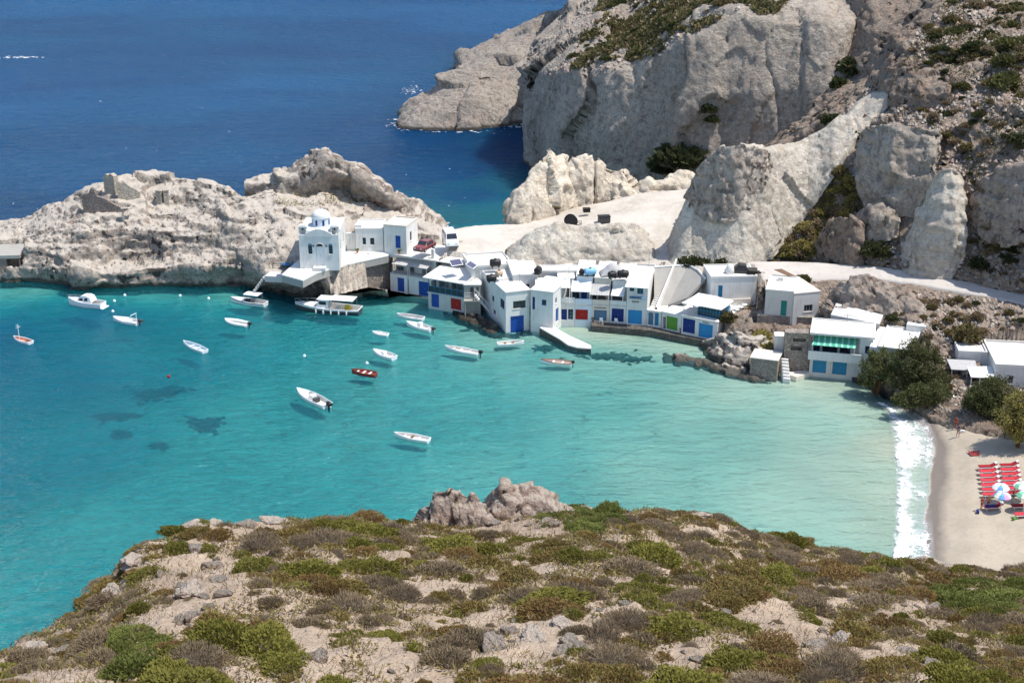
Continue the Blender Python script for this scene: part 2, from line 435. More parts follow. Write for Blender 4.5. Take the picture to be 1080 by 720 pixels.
def bed_mat():
    t = NT('seabed_sand'); co = t.coord()
    n = t.noise(co, .06, 4, .6, .5); n2 = t.noise(co, .5, 5, .65); n3 = t.noise(t.map(co, (.6, 1, 1)), .9, 3, .5, 1.5)
    c = t.mix(t.ramp(n, [(.4, 0.), (.62, 1.)]), (.47, .425, .34), (.41, .37, .295))
    c = t.mix(t.ramp(n2, [(.52, 0.), (.72, .5)]), c, (.42, .40, .34))
    return t.done(t.bsdf(c, .95, t.bump(n3, .5, .3), .0))
gx2 = axis(-110, 90, 2.5, 2500, 1.6); gy2 = axis(85, 340, 2.5, 2500, 1.6)
X2, Y2 = np.meshgrid(gx2, gy2); D2 = depth_at(np.c_[X2.ravel(), Y2.ravel()]).reshape(X2.shape)
tag(grid_obj('seabed', np.stack([X2, Y2, -np.maximum(D2 * .36, .2)], -1), bed_mat()), kind='structure')

# ---------------------------------------------------------------- rock masses
_pj = {}
def ydepth(surf, px, py, rad=5):
    if id(surf) not in _pj:
        h = surf.H.reshape(-1, 3); q = h - (0, 0, CAMH); zc = q[:, 1] * CP - q[:, 2] * SP
        _pj[id(surf)] = (h, 540 + FOC * q[:, 0] / zc, 360 - FOC * (q[:, 1] * SP + q[:, 2] * CP) / zc)
    h, X_, Y_ = _pj[id(surf)]; m = (np.abs(X_ - px) < rad) & (np.abs(Y_ - py) < rad)
    return float(np.percentile(h[m, 1], 15)) if m.any() else None
def ridge_rock(name, cols, thick, mat, nu=90, nv=60, disp=None, bulge=.25, label=None, cat=None, group=None, back=None, sm=1, lean=.45, on=None, gap=.5):
    """cols: (px, top py, foot py, foot z): a rock mass whose crest and foot lines are surveyed, with a back as deep as its front"""
    foot = []; crest = []
    for a, b, c, z in cols:
        if z is not None: f = P(a, c, z); k = PY(a, b, f[1] + thick * lean)
        else:
            yf = ydepth(on, a, c) or ydepth(on, a, c, 14); f = PY(a, c, yf - gap); yh = ydepth(on, a, b)
            k = PY(a, b, min(f[1] + thick * lean, (yh - gap * .3) if yh else 1e9))
        foot.append(f); crest.append(k)
    cols = [(a, b, c, f[2]) for (a, b, c, z), f in zip(cols, foot)]
    mid = [.45 * np.array(f) + .55 * np.array(c) + np.array((0, -thick * bulge, 0)) for f, c in zip(foot, crest)]
    low = [.8 * np.array(f) + .2 * np.array(c) + np.array((0, -thick * bulge * .5, 0)) for f, c in zip(foot, crest)]
    bz = [f[2] - .5 if back is None else back for f in foot]
    bk = [np.array((c[0], c[1] + thick * .35, .5 * (c[2] + z))) for c, z in zip(crest, bz)]
    bk2 = [np.array((c[0], c[1] + thick * .6, z - 1)) for c, z in zip(crest, bz)]
    sub = off(foot, dy=-.3, dz=-1.5)
    cx = np.mean(foot, axis=0)[0]
    rows = [bk2, bk, crest, mid, low, foot, sub]
    for r in rows:                      # close both ends round
        r[0] = np.array(r[0]); r[-1] = np.array(r[-1])
    e0 = np.array([foot[0][0] - .4, crest[0][1], foot[0][2] - 1]); e1 = np.array([foot[-1][0] + .4, crest[-1][1], foot[-1][2] - 1])
    rows = [[e0] + r + [e1] for r in rows]
    s = loft(rows, nu, nv, sm, disp or [craggy(.6, 9, .6, 3.5, .15, .9), blocky(3.2, .8)], name, mat, 'structure' if label is None else None)
    if label: tag(s.ob, label, cat, group)
    return s

pen_x = [-60, 0, 30, 65, 90, 125, 165, 200, 230, 255, 280, 330, 375, 420, 450, 470]
def rr(xs, ys, zs): return [P(a, b, c) for a, b, c in zip(xs, ys, zs)]
r1 = rr(pen_x, [242, 234, 230, 211, 199, 189, 183, 187, 201, 210, 207, 202, 200, 208, 222, 236], [3, 4, 5, 9, 11, 12.5, 13, 12.5, 11, 11, 11, 11, 10.5, 8, 4, 1])
r2 = rr(pen_x, [262, 255, 250, 232, 222, 216, 212, 212, 215, 215, 212, 212, 212, 216, 228, 240], [3, 4, 5, 7.5, 9, 9.5, 10, 10, 10, 10.5, 10.5, 10.5, 10, 8, 5, 3])
r3 = rr(pen_x, [275, 268, 262, 252, 247, 243, 245, 245, 245, 245, 240, 240, 238, 238, 243, 250], [2, 3, 4.5, 6, 7, 7, 7, 7, 7, 7.5, 8, 8, 8, 7.6, 6.8, 6.5])
r4 = rr(pen_x, [285, 282, 278, 272, 275, 272, 268, 268, 268, 268, 268, 280, 275, 262, 262, 262], [1.2, 1.5, 2.5, 4, 3.5, 3.5, 4, 4.2, 4.5, 5, 5.5, 5.6, 6, 6.5, 6.5, 6.5])
r5 = rr(pen_x, [291, 290, 288, 280, 288, 287, 280, 280, 280, 282, 292, 296, 288, 275, 275, 275], [.8, .8, 1.3, 3, 2.6, 2.5, 3.2, 3.6, 3.6, 3, 3.5, 4, 4.5, 5.5, 6, 6])
r6 = rr(pen_x, [297, 296, 298, 301, 304, 305, 303, 303, 303, 301, 304, 312, 312, 303, 303, 303], [-.2] * 16)
PEN = loft([off(r1, dy=16, z=-4), off(r1, dy=8, dz=-4), r1, r2, r3, r4, r5, r6, off(r6, dy=-3, z=-7)], 330, 170, 2,
           [craggy(.9, 16, .5, 4.5, .16, 1.0), strata(.28, 14, 1.3), blocky(8, .8, .1, .8), blocky(2.6, .22, .2), blocky(1.2, .12)], 'rocky_peninsula', M['island'])
bx = [262, 275, 295, 315, 330, 343, 357, 385, 410, 440, 463]
ct = rr(bx, [192, 184, 177, 171, 158, 156, 163, 180, 198, 214, 234], [11.5, 12.8, 14, 15.3, 17.5, 18, 17, 14.3, 11.5, 7, 2])
ft = rr(bx, [203, 205, 209, 208, 208, 208, 205, 206, 217, 232, 243], [10.3, 10.3, 10.3, 10.3, 10.3, 10.3, 10.3, 10.3, 9, 6, 3])
mdd = [.5 * np.array(a) + .5 * np.array(b) + (0, -1.8, .6) for a, b in zip(ct, ft)]
loft([off(ct, dy=9, z=-3), off(ct, dy=4, dz=-4), ct, mdd, ft, off(ft, dy=-.4, dz=-1.5)], 150, 80, 1,
     [craggy(.5, 9, .5, 3.5, .12, 1., vert=.3), blocky(4.5, .8, .6, 1.6), blocky(1.4, .15)], 'rocky_crest', M['island'])
# pale bare spit behind the village
sx = [424, 434, 470, 500, 540, 570, 600, 640, 680, 720, 770]
b0 = rr(sx, [245, 243, 243, 238, 236, 232, 220, 212, 203, 200, 198], [5, 5.5, 6, 6, 6.5, 6.8, 7.5, 8.5, 9.5, 10, 11])
b1 = rr(sx, [262, 260, 260, 258, 258, 252, 240, 232, 228, 225, 222], [6.4, 6.6, 7, 7, 7, 7, 7.6, 8.2, 8.8, 9.3, 10])
b2 = rr(sx, [268, 268, 270, 277, 282, 280, 279, 279, 279, 280, 283], [6.3, 6.3, 6.3, 6.3, 6.2, 6.2, 6.2, 6.3, 6.5, 7, 7.2])
b3 = rr(sx, [305, 306, 318, 335, 345, 340, 336, 338, 341, 347, 357], [-.8] * 11)
SPIT = loft([off(b0, dy=6, z=-3), off(b0, dy=3, dz=-3.), b0, b1, b2, off(b2, dy=-1.5, dz=-3.2), off(b3, dy=3)], 200, 110, 1, [craggy(.12, 12, .1, 4, .05, 1.)], 'bare_ground', M['dust'])
ridge_rock('grey_mound', [(538, 264, 281, 6.2), (552, 248, 281, 6.2), (570, 238, 280, 6.3), (590, 235, 279, 6.4), (612, 239, 277, 6.5), (635, 238, 277, 6.5), (655, 234, 276, 6.7), (672, 236, 274, 6.8), (690, 255, 272, 7)], 9, M['white'], 130, 60,
           [craggy(.25, 9, .2, 3.2, .12, .9), blocky(4.2, .4, .2), blocky(1.1, .15)], bulge=.06)
# white pinnacles on the spit
ridge_rock('pinnacle', [(536, 214, 238, 6.4), (541, 203, 238, 6.4), (548, 199, 237, 6.5), (560, 182, 234, 6.6), (571, 167, 231, 6.8), (580, 154, 228, 7), (587, 164, 226, 7), (594, 164, 223, 7.3), (600, 182, 221, 7.4), (604, 205, 220, 7.5)], 8, M['cream'], 90, 70,
           [craggy(.2, 7, .25, 3, .1, .9), blocky(3.4, 1.1, .1, 2.4), blocky(1.0, .2, .2, 1.6)], .1, 'tall leftmost white rock with a sharp pointed tip on the pale spit', 'rock', 'white rocks standing on the spit')
ridge_rock('pinnacle', [(597, 196, 222, 7.3), (602, 176, 221, 7.4), (610, 166, 219, 7.5), (619, 163, 218, 7.6), (625, 172, 217, 7.8), (629, 195, 216, 7.9)], 7, M['cream'], 60, 60,
           [craggy(.2, 7, .25, 3, .1, .9), blocky(3.2, 1.0, .1, 2.4), blocky(1.0, .2, .2, 1.6)], .1, 'middle white rock with a rounded top between two other pale rocks', 'rock', 'white rocks standing on the spit')
ridge_rock('pinnacle', [(626, 185, 217, 7.7), (630, 162, 216, 7.9), (636, 168, 214, 8.1), (645, 176, 212, 8.3), (652, 179, 210, 8.6), (660, 178, 208, 8.8), (666, 190, 206, 9), (672, 203, 206, 9)], 7, M['cream'], 70, 60,
           [craggy(.2, 7, .25, 3, .1, .9), blocky(3.2, 1.0, .1, 2.4), blocky(1.0, .2, .2, 1.6)], .1, 'rightmost of the white rocks on the spit, with a thin spike at its left', 'rock', 'white rocks standing on the spit')
ridge_rock('low_outcrop', [(672, 200, 205, 9), (682, 188, 203, 9.4), (692, 190, 201, 9.6), (705, 186, 199, 10), (716, 182, 198, 10), (730, 184, 198, 10)], 5, M['cream'], 60, 36, None, .1)
# main cliff with the plateau on top
cx_ = [549, 554, 558, 575, 600, 640, 670, 695, 720, 747, 767, 785, 810, 840, 870, 892, 910, 940, 975]
cb = rr(cx_, [190, 191, 192, 195, 196, 197, 196, 194, 190, 184, 180, 176, 172, 162, 152, 145, 132, 108, 90], [-1, -1, -1, 0, 2, 4, 5, 6, 8, 9.5, 10, 11, 12, 14, 16, 17, 18, 22, 26])
for i_, q_ in enumerate((11, 10, 9.5, 5, .5)): cb[i_] = cb[i_] + np.array((0, q_, 0))
ctop = [82, 79, 78, 80, 80, 75, 75, 62, 47, 37, 22, 19, 23, 22, 24, 30, 20, 24, 24]
cc = [PY(a, t, b[1] + l) for a, t, b, l in zip(cx_, ctop, cb, [3, 4, 5] + [6] * 13 + [12, 16, 16])]
cm = [.5 * (np.array(a) + np.array(b)) + (0, -1.6, .5) for a, b in zip(cb, cc)]
side = lambda row, dx: [np.array(p) + ((dx[i] if i < len(dx) else 0), 0, 0) for i, p in enumerate(row)]
lft = [6, 5, 4, 2]
CLIFF = loft([off(cc, dx=14, dy=170, dz=22), off(side(cc, [12, 11, 10, 6]), dx=3, dy=60, dz=8.), off(side(cc, [3, 3, 2]), dy=22, dz=3.), off(cc, dy=3, dz=.8), cc, cm, off(cb, dy=-.3), off(cb, dy=-1, dz=-6)], 330, 210, 1,
     [craggy(.8, 34, .3, 9, .10, 1.3), fissures(.8, 13, 70), blocky(19, 1.7, .1, 2.4), blocky(5, .4, .2, 1.8), blocky(1.8, .12)], 'pale_cliff', M['pale'], vpow=[.25, .4, .8, 1, 1.3, 1.3, 1])
# far headland
ridge_rock('headland_rock', [(418, 131, 135, -.3), (424, 119, 136, -.3), (434, 105, 137, -.3), (446, 96, 138, -.3), (460, 85, 138, -.3), (478, 77, 138, -.3), (500, 75, 138, -.3), (520, 77, 136, -.3), (536, 82, 134, -.3), (550, 95, 132, -.3), (562, 110, 131, -.3)], 34, M['headland'], 170, 100,
           [craggy(.9, 18, .5, 6, .2, 1.3), blocky(11, 1.8, .1)], .12, sm=2, back=-6)
ridge_rock('headland', [(433, 97, 102, -2), (450, 84, 102, -2), (476, 72, 101, -2), (488, 58, 101, -1), (502, 48, 101, -1), (522, 38, 101, -1), (545, 27, 101, -1), (570, 15, 101, -1), (600, 4, 101, -1), (625, -6, 101, -1), (670, -18, 101, -1), (720, -22, 101, -1)], 80, M['headland'], 220, 110,
           [craggy(1.3, 26, .8, 8, .3, 1.6), blocky(12, 1.8, .1)], .02, sm=2, back=-8)
# light block cliff beside the road
# right-hand hillside
hx = [690, 740, 790, 840, 880, 920, 960, 1000, 1040, 1080, 1130, 1220]
h0 = rr(hx, [279, 278, 279, 279, 281, 284, 288, 294, 302, 310, 320, 338], [7.2, 7.3, 7.5, 7.8, 8, 8.3, 8.6, 8.8, 9, 9.2, 9.5, 10])
h1 = rr(hx, [276, 270, 262, 250, 245, 240, 245, 250, 256, 262, 270, 285], [7.8, 8.6, 9.8, 11.3, 12, 13, 13, 13.5, 14, 14.5, 15, 16])
h2 = rr(hx, [265, 255, 240, 215, 198, 185, 185, 190, 195, 200, 205, 215], [9, 11, 13, 15.5, 17.5, 19.2, 20, 20.5, 21, 22, 23, 24])
h3 = rr(hx, [255, 240, 215, 185, 155, 130, 120, 115, 115, 115, 115, 118], [10, 13, 16, 19, 22, 24.6, 26.5, 28, 29, 30, 31, 32])
def yy(xs, ys, Ys): return [PY(a, b, c) for a, b, c in zip(xs, ys, Ys)]
hx4 = [690, 740, 790, 840, 880, 918, 950, 995, 1040, 1080, 1130, 1220]
h4 = yy(hx4, [250, 230, 200, 165, 128, 98, 62, 45, 40, 38, 36, 36], [214, 215, 215, 216, 216, 214, 213, 214, 213, 212, 210, 208])
h5 = yy(hx4, [249, 228, 198, 160, 120, 88, 42, 4, -14, -22, -26, -30], [218, 219, 220, 222, 224, 224, 224, 228, 230, 232, 232, 232])
_push = [13, 13, 13, 11, 7, 2, 0, 0, 0, 0, 0, 0]
def push(row, k=1.0): return [np.array(p) * 1.0 + (0, k * q, 0) for p, q in zip(row, _push)]
h0b, (h1, h2, h3, h4, h5) = push(h0, .6), [push(h) for h in (h1, h2, h3, h4, h5)]
HILL = loft([r_[1:] for r_ in [off(h5, dy=60, dz=14), off(h5, dy=9, dz=-1), h5, h4, h3, h2, h1, h0b, off(h0b, dy=-2, dz=-2.5)]], 300, 210, 1,
     [craggy(1.3, 18, .7, 6, .2, 1.1), blocky(6, .6, .5), strata(.3, 10, 1.6), blocky(1.3, .26, .5)], 'hillside', M['hill'], vpow=[.2, .5, 1, 1, 1, 1, 1, 1],
     fade=lambda v, u: np.clip((1.0 - v) / .08, 0.05, 1))
N_ = None
BLOCK = ridge_rock('block_cliff', [(702, 270, 280, 7), (711, 244, 281, 7), (719, 214, 281, 7), (727, 196, 281, 7), (735, 180, 281, 7), (747, 167, 281, 7), (764, 159, 281, 7.2), (784, 156, 280, 7.4), (800, 157, 274, 7.8), (812, 158, 262, 8.8), (826, 158, 250, 9.6), (838, 155, 236, N_), (852, 149, 216, N_), (866, 141, 196, N_), (880, 130, 176, N_), (896, 118, 154, N_), (912, 105, 132, N_), (926, 95, 114, N_), (938, 86, 100, N_)], 13, M['white'], 260, 120,
           [craggy(.4, 18, .25, 6, .09, 1.1), fissures(.45, 9, 40), blocky(9, .8, .1, 2.2), blocky(2.2, .14, .3, 1.6)], .02, sm=1, on=HILL)
ridge_rock('pitted_cap', [(727, 196, 204, N_), (734, 180, 214, N_), (746, 164, 222, N_), (762, 154, 225, N_), (778, 151, 220, N_), (792, 152, 208, N_), (804, 156, 190, N_), (812, 160, 172, N_)], 2, M['island'], 100, 64,
           [craggy(.15, 7, .25, 2.6, .2, .9), blocky(1.3, .4)], .05, on=BLOCK, gap=.3)
PLAN = [craggy(.4, 12, .4, 3.5, .14, 1), strata(.22, 9, 1.6), fissures(.45, 7, 30), blocky(8, .8, .1, 1.8), blocky(2, .15, .3, 1.6)]
ridge_rock('rock_face', [(910, 138, 196, N_), (914, 134, 206, N_), (924, 131, 214, N_), (942, 130, 219, N_), (962, 131, 217, N_), (978, 133, 208, N_), (988, 136, 194, N_), (994, 142, 172, N_)], 9, M['pale'], 110, 80, PLAN, .12, on=HILL, gap=.8)
ridge_rock('leaning_rock', [(953, 262, 280, N_), (957, 244, 286, N_), (966, 218, 289, N_), (978, 190, 290, N_), (992, 176, 288, N_), (1005, 174, 280, N_), (1014, 182, 270, N_), (1018, 205, 258, N_)], 9, M['white'], 90, 90, PLAN, .16, on=HILL, gap=.9)
ridge_rock('gully_boulder', [(866, 250, 266, N_), (874, 232, 272, N_), (886, 226, 275, N_), (900, 226, 273, N_), (910, 238, 268, N_)], 5, M['hill'], 60, 44, [craggy(.3, 6, .3, 3, .15, .9), blocky(2.6, .8, .2)], .15, on=HILL, gap=.7)
ridge_rock('gully_boulder', [(908, 226, 242, N_), (916, 217, 246, N_), (930, 214, 245, N_), (944, 221, 240, N_), (950, 230, 236, N_)], 4, M['pale'], 56, 40, [craggy(.3, 6, .3, 3, .15, .9), blocky(2.2, .7, .2)], .15, on=HILL, gap=.6)
ridge_rock('hill_cliff', [(930, 72, 100, N_), (940, 70, 104, N_), (956, 70, 105, N_), (972, 71, 104, N_), (988, 74, 102, N_), (1000, 80, 98, N_)], 8, M['hill'], 90, 50, PLAN, .1, on=HILL, gap=.8)
ridge_rock('hill_cliff', [(1026, 205, 226, N_), (1038, 186, 240, N_), (1052, 176, 248, N_), (1066, 174, 248, N_), (1082, 172, 244, N_), (1100, 176, 236, N_)], 8, M['redrock'], 90, 60, PLAN, .1, on=HILL, gap=.8)
# road along the foot of the hill
l0 = rr(hx, [297, 295, 296, 295, 294, 294, 299, 306, 313, 321, 331, 350], [7, 7.05, 7.2, 7.5, 7.7, 8, 8.3, 8.5, 8.8, 9, 9.3, 9.8])
ROAD = loft([off(h0, dy=.8, dz=.12), off(h0, dz=.12), off(l0, dz=.12), off(l0, dy=-.35, dz=-.5)], 260, 26, 1, [craggy(.1, 9, .05, 3, .03, 1.)], 'dirt_road', M['road'])
s1 = rr(hx, [313, 312, 318, 322, 322, 330, 342, 350, 355, 362, 370, 385], [4.8, 4.9, 4.9, 5, 5.5, 6, 6, 6, 6, 6.5, 7, 8])
s2 = rr(hx, [332, 336, 345, 352, 358, 366, 380, 390, 396, 405, 412, 425], [2.3, 2.5, 3.2, 3.3, 3.4, 3.6, 3.5, 3, 3.4, 3.5, 3.6, 4])
s3 = rr(hx, [343, 352, 372, 376, 384, 400, 416, 430, 436, 440, 446, 455], [.4, .4, 1.4, 1.6, 1, 1, 1.4, 1.9, 2.3, 2.5, 2.6, 3])
s4 = rr(hx, [347, 358, 384, 390, 396, 412, 430, 446, 455, 462, 468, 480], [-.8, -.8, -.6, -.6, -.6, -.3, .4, 1.2, 1.8, 2.2, 2.4, 2.6])
LOW = loft([off(l0, dy=1, dz=-.1), off(l0, dy=-.2, dz=-.15), s1, s2, s3, s4, off(s4, dy=-2.5, dz=-1.6)], 280, 110, 1,
     [craggy(.35, 9, .4, 3.5, .13, .9), blocky(2.5, .3), blocky(1., .15)], 'lower_slope', M['hill'], fade=lambda v, u: np.clip(np.minimum(v / .1, 1), .1, 1) * np.clip((1 - v) / .12, .15, 1))
ridge_rock('road_outcrop', [(874, 318, 326, 6.2), (884, 302, 328, 6), (898, 293, 330, 6), (915, 290, 332, 6), (932, 293, 334, 6), (948, 300, 336, 6), (964, 313, 338, 6), (975, 328, 340, 6)], 6, M['redrock'], 110, 64, [craggy(.4, 6, .35, 3, .15, .9), blocky(3.2, .8, .1), blocky(1.1, .18)], .1)
# beach
w0 = rr([860, 890, 900, 895, 890, 885, 890], [418, 440, 480, 520, 560, 610, 680], [-1.9] * 7)
w1 = rr([948, 975, 990, 986, 980, 982, 990], [428, 446, 472, 512, 552, 604, 680], [.10] * 7)
w2 = rr([985, 1008, 1024, 1024, 1024, 1030, 1044], [430, 446, 472, 512, 552, 604, 680], [1.1] * 7)
w3 = rr([1050, 1065, 1080, 1090, 1096, 1110, 1130], [432, 448, 474, 512, 552, 604, 680], [1.9] * 7)
w4 = rr([1180, 1190, 1200, 1210, 1220, 1240, 1270], [436, 452, 476, 512, 552, 604, 680], [2.6] * 7)
BEACH = loft([w0, w1, w2, w3, w4], 150, 120, 2, [craggy(.07, 6, .05, 2.5, .03, .8)], 'beach', M['sand'])
# rocky point below the beige houses
ridge_rock('rocky_point', [(738, 367, 374, -.3), (748, 361, 379, -.3), (762, 354, 385, -.3), (778, 350, 391, -.3), (795, 352, 394, -.3), (812, 358, 395, -.3), (830, 367, 394, -.3), (842, 382, 392, -.3)], 8, M['island'], 130, 70, [craggy(.3, 6, .3, 3, .15, .9), strata(.25, 8, 1.), blocky(2.8, .6, .15), blocky(1., .16)], .1)
ridge_rock('shore_ledge', [(698, 377, 380, -.4), (712, 374, 384, -.4), (735, 380, 389, -.4), (755, 382, 395, -.4), (775, 388, 400, -.4), (795, 392, 405, -.4), (808, 398, 406, -.4), (815, 402, 406, -.4)], 4, M['island'], 110, 34, [craggy(.2, 4, .2, 2.2, .1, .7), blocky(1.8, .4, .1), blocky(.8, .12)], .1)
ridge_rock('shore_rock', [(470, 322, 330, -.4), (484, 330, 338, -.4), (498, 334, 346, -.4), (512, 338, 352, -.4), (526, 344, 356, -.4), (545, 349, 356, -.4), (562, 345, 352, -.4), (572, 342, 350, -.4)], 6, M['darkrock'], 110, 34, [craggy(.3, 4, .5, 2.2, .12, .7), blocky(1.4, .5)], .1)
ridge_rock('terrace_rock', [(276, 292, 306, -.4), (290, 294, 311, -.4), (310, 298, 315, -.4), (330, 296, 318, -.4), (350, 292, 318, -.4), (370, 292, 315, -.4), (388, 290, 312, -.4), (400, 294, 310, -.4), (413, 300, 309, -.4)], 6, M['darkrock'], 120, 44, [craggy(.4, 5, .7, 2.6, .18, .8), blocky(1.8, .7)], .15)

# foreground slope
fx = [-420, -260, -140, -60, 0, 40, 80, 115, 150, 200, 270, 340, 440, 520, 600, 680, 740, 800, 850, 900, 960, 1000, 1080, 1180, 1320]
fpy = [860, 790, 755, 722, 697, 677, 654, 625, 580, 558, 549, 546, 548, 546, 540, 542, 550, 563, 578, 586, 595, 604, 612, 616, 620]
fY = [26, 30, 34, 36, 38, 40, 42, 44, 46, 48, 50, 52, 54, 56, 56, 56, 57, 58, 59, 60, 61, 62, 62, 62, 62]
fr_ = yy(fx, fpy, fY)
fb = [PY(a, max(735, q + 28), 27.) for a, q in zip(fx, fpy)]
fn_ = [PY(a, 1020, 15.5) for a in fx]
f00 = [np.array((-70 + 140 * i / (len(fx) - 1), -6, 60.)) for i in range(len(fx))]
f01 = [np.array((p[0] * 1.3, 7, 57.)) for p in fn_]
fm1 = [.66 * np.array(a) + .34 * np.array(b) + (0, 0, -.25) for a, b in zip(fb, fr_)]
fm2 = [.33 * np.array(a) + .67 * np.array(b) + (0, 0, -.25) for a, b in zip(fb, fr_)]
fd = off(fr_, dy=4, dz=-3.5); fe = [np.array((p[0] * 1.15, p[1] + 26, p[2] * .45)) for p in fr_]; fz = [np.array((p[0] * 1.3, p[1] + 50, -4)) for p in fr_]
NEAR = loft([f00, f01, fn_, fb, fm1, fm2, fr_, fd, fe, fz], 360, 300, 1,
     [craggy(.35, 7, .22, 2.2, .05, .6), blocky(1.1, .10, .5)], 'near_slope', M['near'], vpow=[.2, .3, .8, 2.2, 2.2, 2.2, 1, .3, .3],
     fade=lambda v, u: 1 + 0 * v * u)

# the land goes on past the right edge of the view
def side_ext(rows, name, mat, dx=95, nv=90, rise=0.0, disp=None):
    R_ = [[np.array(r[-1]) + (-4, 0, -.15), np.array(r[-1]) + (dx * .5, -4, rise * .5), np.array(r[-1]) + (dx, -10, rise)] for r in rows]
    return loft(R_, 90, nv, 1, disp or [craggy(1.0, 16, .5, 5, .15, 1.1)], name, mat)
side_ext([off(h5, dy=60, dz=14), off(h5, dy=9, dz=-1), h5, h4, h3, h2, h1, h0b, off(h0b, dy=-2, dz=-2.5)], 'hillside', M['hill'], rise=5)
side_ext([off(h0, dy=.8, dz=.1), off(h0, dz=.1), off(l0, dz=.1), off(l0, dy=-.35, dz=-.5)], 'dirt_road', M['road'], nv=12, disp=[craggy(.08, 9, .05, 3, .03, 1.)])
side_ext([off(l0, dy=1, dz=-.1), off(l0, dy=-.2, dz=-.15), s1, s2, s3, s4, off(s4, dy=-2.5, dz=-1.6)], 'lower_slope', M['hill'], nv=50, disp=[craggy(.3, 9, .3, 3.5, .1, .9)])
side_ext([[np.array(p_)] for p_ in (w4[0], w4[1], w4[2], w4[3], w4[4], w4[5], w4[6], np.array(w4[6]) + (0, -14, 1.0))], 'beach', M['sand'], nv=40, rise=3.0, disp=[craggy(.07, 6, .05, 2.5, .03, .8)])
side_ext([f01, fn_, fb, fm1, fm2, fr_, fd, fe, fz], 'near_slope', M['near'], dx=60, nv=80, disp=[craggy(.35, 7, .22, 2.2, .05, .6)])
# ---------------------------------------------------------------- paints
def wash(name, col, dirt=(.42, .38, .32), amt=.35):
    t = NT(name); co = t.coord()
    n = t.noise(co, .55, 5, .65); st = t.noise(t.map(co, (3.2, 3.2, .28)), 1.0, 4, .6); f = t.noise(co, 7, 4, .6)
    c = t.mix(t.ramp(n, [(.45, 0.), (.75, amt * .7)]), col, dirt)
    c = t.mix(t.ramp(st, [(.55, 0.), (.78, amt)]), c, dirt)
    return t.done(t.bsdf(c, .85, t.bump(f, .25, .03), .2))
W = wash('whitewash', (.69, .685, .66), amt=.55)
W2 = wash('roof_white', (.70, .685, .65), amt=.4)
PALEB = wash('pale_blue_wash', (.60, .68, .74), amt=.3)
BEIGE = wash('beige_wash', (.64, .61, .55), amt=.4)
CREAM = wash('cream_wash', (.66, .60, .52), amt=.35)
CONC = wash('concrete', (.36, .345, .315), (.24, .22, .20), .6)
GREY = wash('grey_render', (.54, .53, .51), (.32, .30, .28), .5)
def stone_mat(name, a, b, joint, sc=2.2):
    t = NT(name); co = t.coord(); mp = t.map(co, (1, 1, 1.7))
    v = t.voro(mp, sc, 'F1', 'Color'); e = t.voro(mp, sc, 'DISTANCE_TO_EDGE')
    sep = t.n('ShaderNodeSeparateColor', {0: v}).outputs[0]
    c = t.mix(sep, a, b); c = t.mix(t.ramp(e, [(.02, 1.), (.07, 0.)]), c, joint)
    return t.done(t.bsdf(c, .95, t.bump(t.ramp(e, [(0., 0.), (.15, 1.)]), .8, .06), .1))
STONE = stone_mat('stone_masonry', (.37, .315, .27), (.25, .21, .18), (.14, .125, .11))
RUIN = stone_mat('ruin_masonry', (.30, .25, .22), (.20, .165, .145), (.11, .09, .08), 1.8)
STONEDK = stone_mat('dark_shaded_masonry', (.16, .145, .125), (.10, .09, .08), (.05, .045, .04))  # dark stone; the shade on the jetty sides is put into this colour too
PALESTONE = stone_mat('pale_masonry', (.50, .44, .36), (.40, .35, .28), (.26, .22, .18), 1.8)
PT = {
 'blue': paint('blue_door_paint', srgb(28, 78, 160), .5), 'navy': paint('navy_door_paint', srgb(22, 48, 120), .5),
 'sky': paint('sky_blue_paint', srgb(45, 140, 195), .5), 'greyblue': paint('grey_blue_paint', srgb(88, 122, 150), .6),
 'red': paint('red_door_paint', srgb(165, 32, 28), .5), 'green': paint('green_door_paint', srgb(95, 150, 55), .5),
 'teal': paint('teal_paint', srgb(40, 140, 130), .5), 'turq': paint('turquoise_paint', srgb(38, 125, 165), .5),
 'white': paint('white_gloss', (.80, .80, .79), .4, .06), 'brown': paint('brown_wood', (.16, .09, .05), .7),
 'greydark': paint('dark_grey_metal', (.06, .062, .066), .5), 'grey': paint('grey_metal', (.30, .30, .31), .5, metal=.0),
 'black': paint('black_plastic', (.018, .018, .02), .45), 'lightcloth': paint('pale_canvas', (.72, .70, .66), .8, .08),
 'greycloth': paint('grey_canvas', (.45, .44, .43), .85, .15), 'reed': paint('reed_mat', (.48, .40, .30), .9, .2, 8)}
def glass_mat():
    t = NT('window_glass'); n = t.noise(t.coord(), .8, 2)
    c = t.mix(n, (.012, .016, .022), (.035, .045, .055))
    return t.done(t.bsdf(c, .08, None, .6))
GLASS = glass_mat()

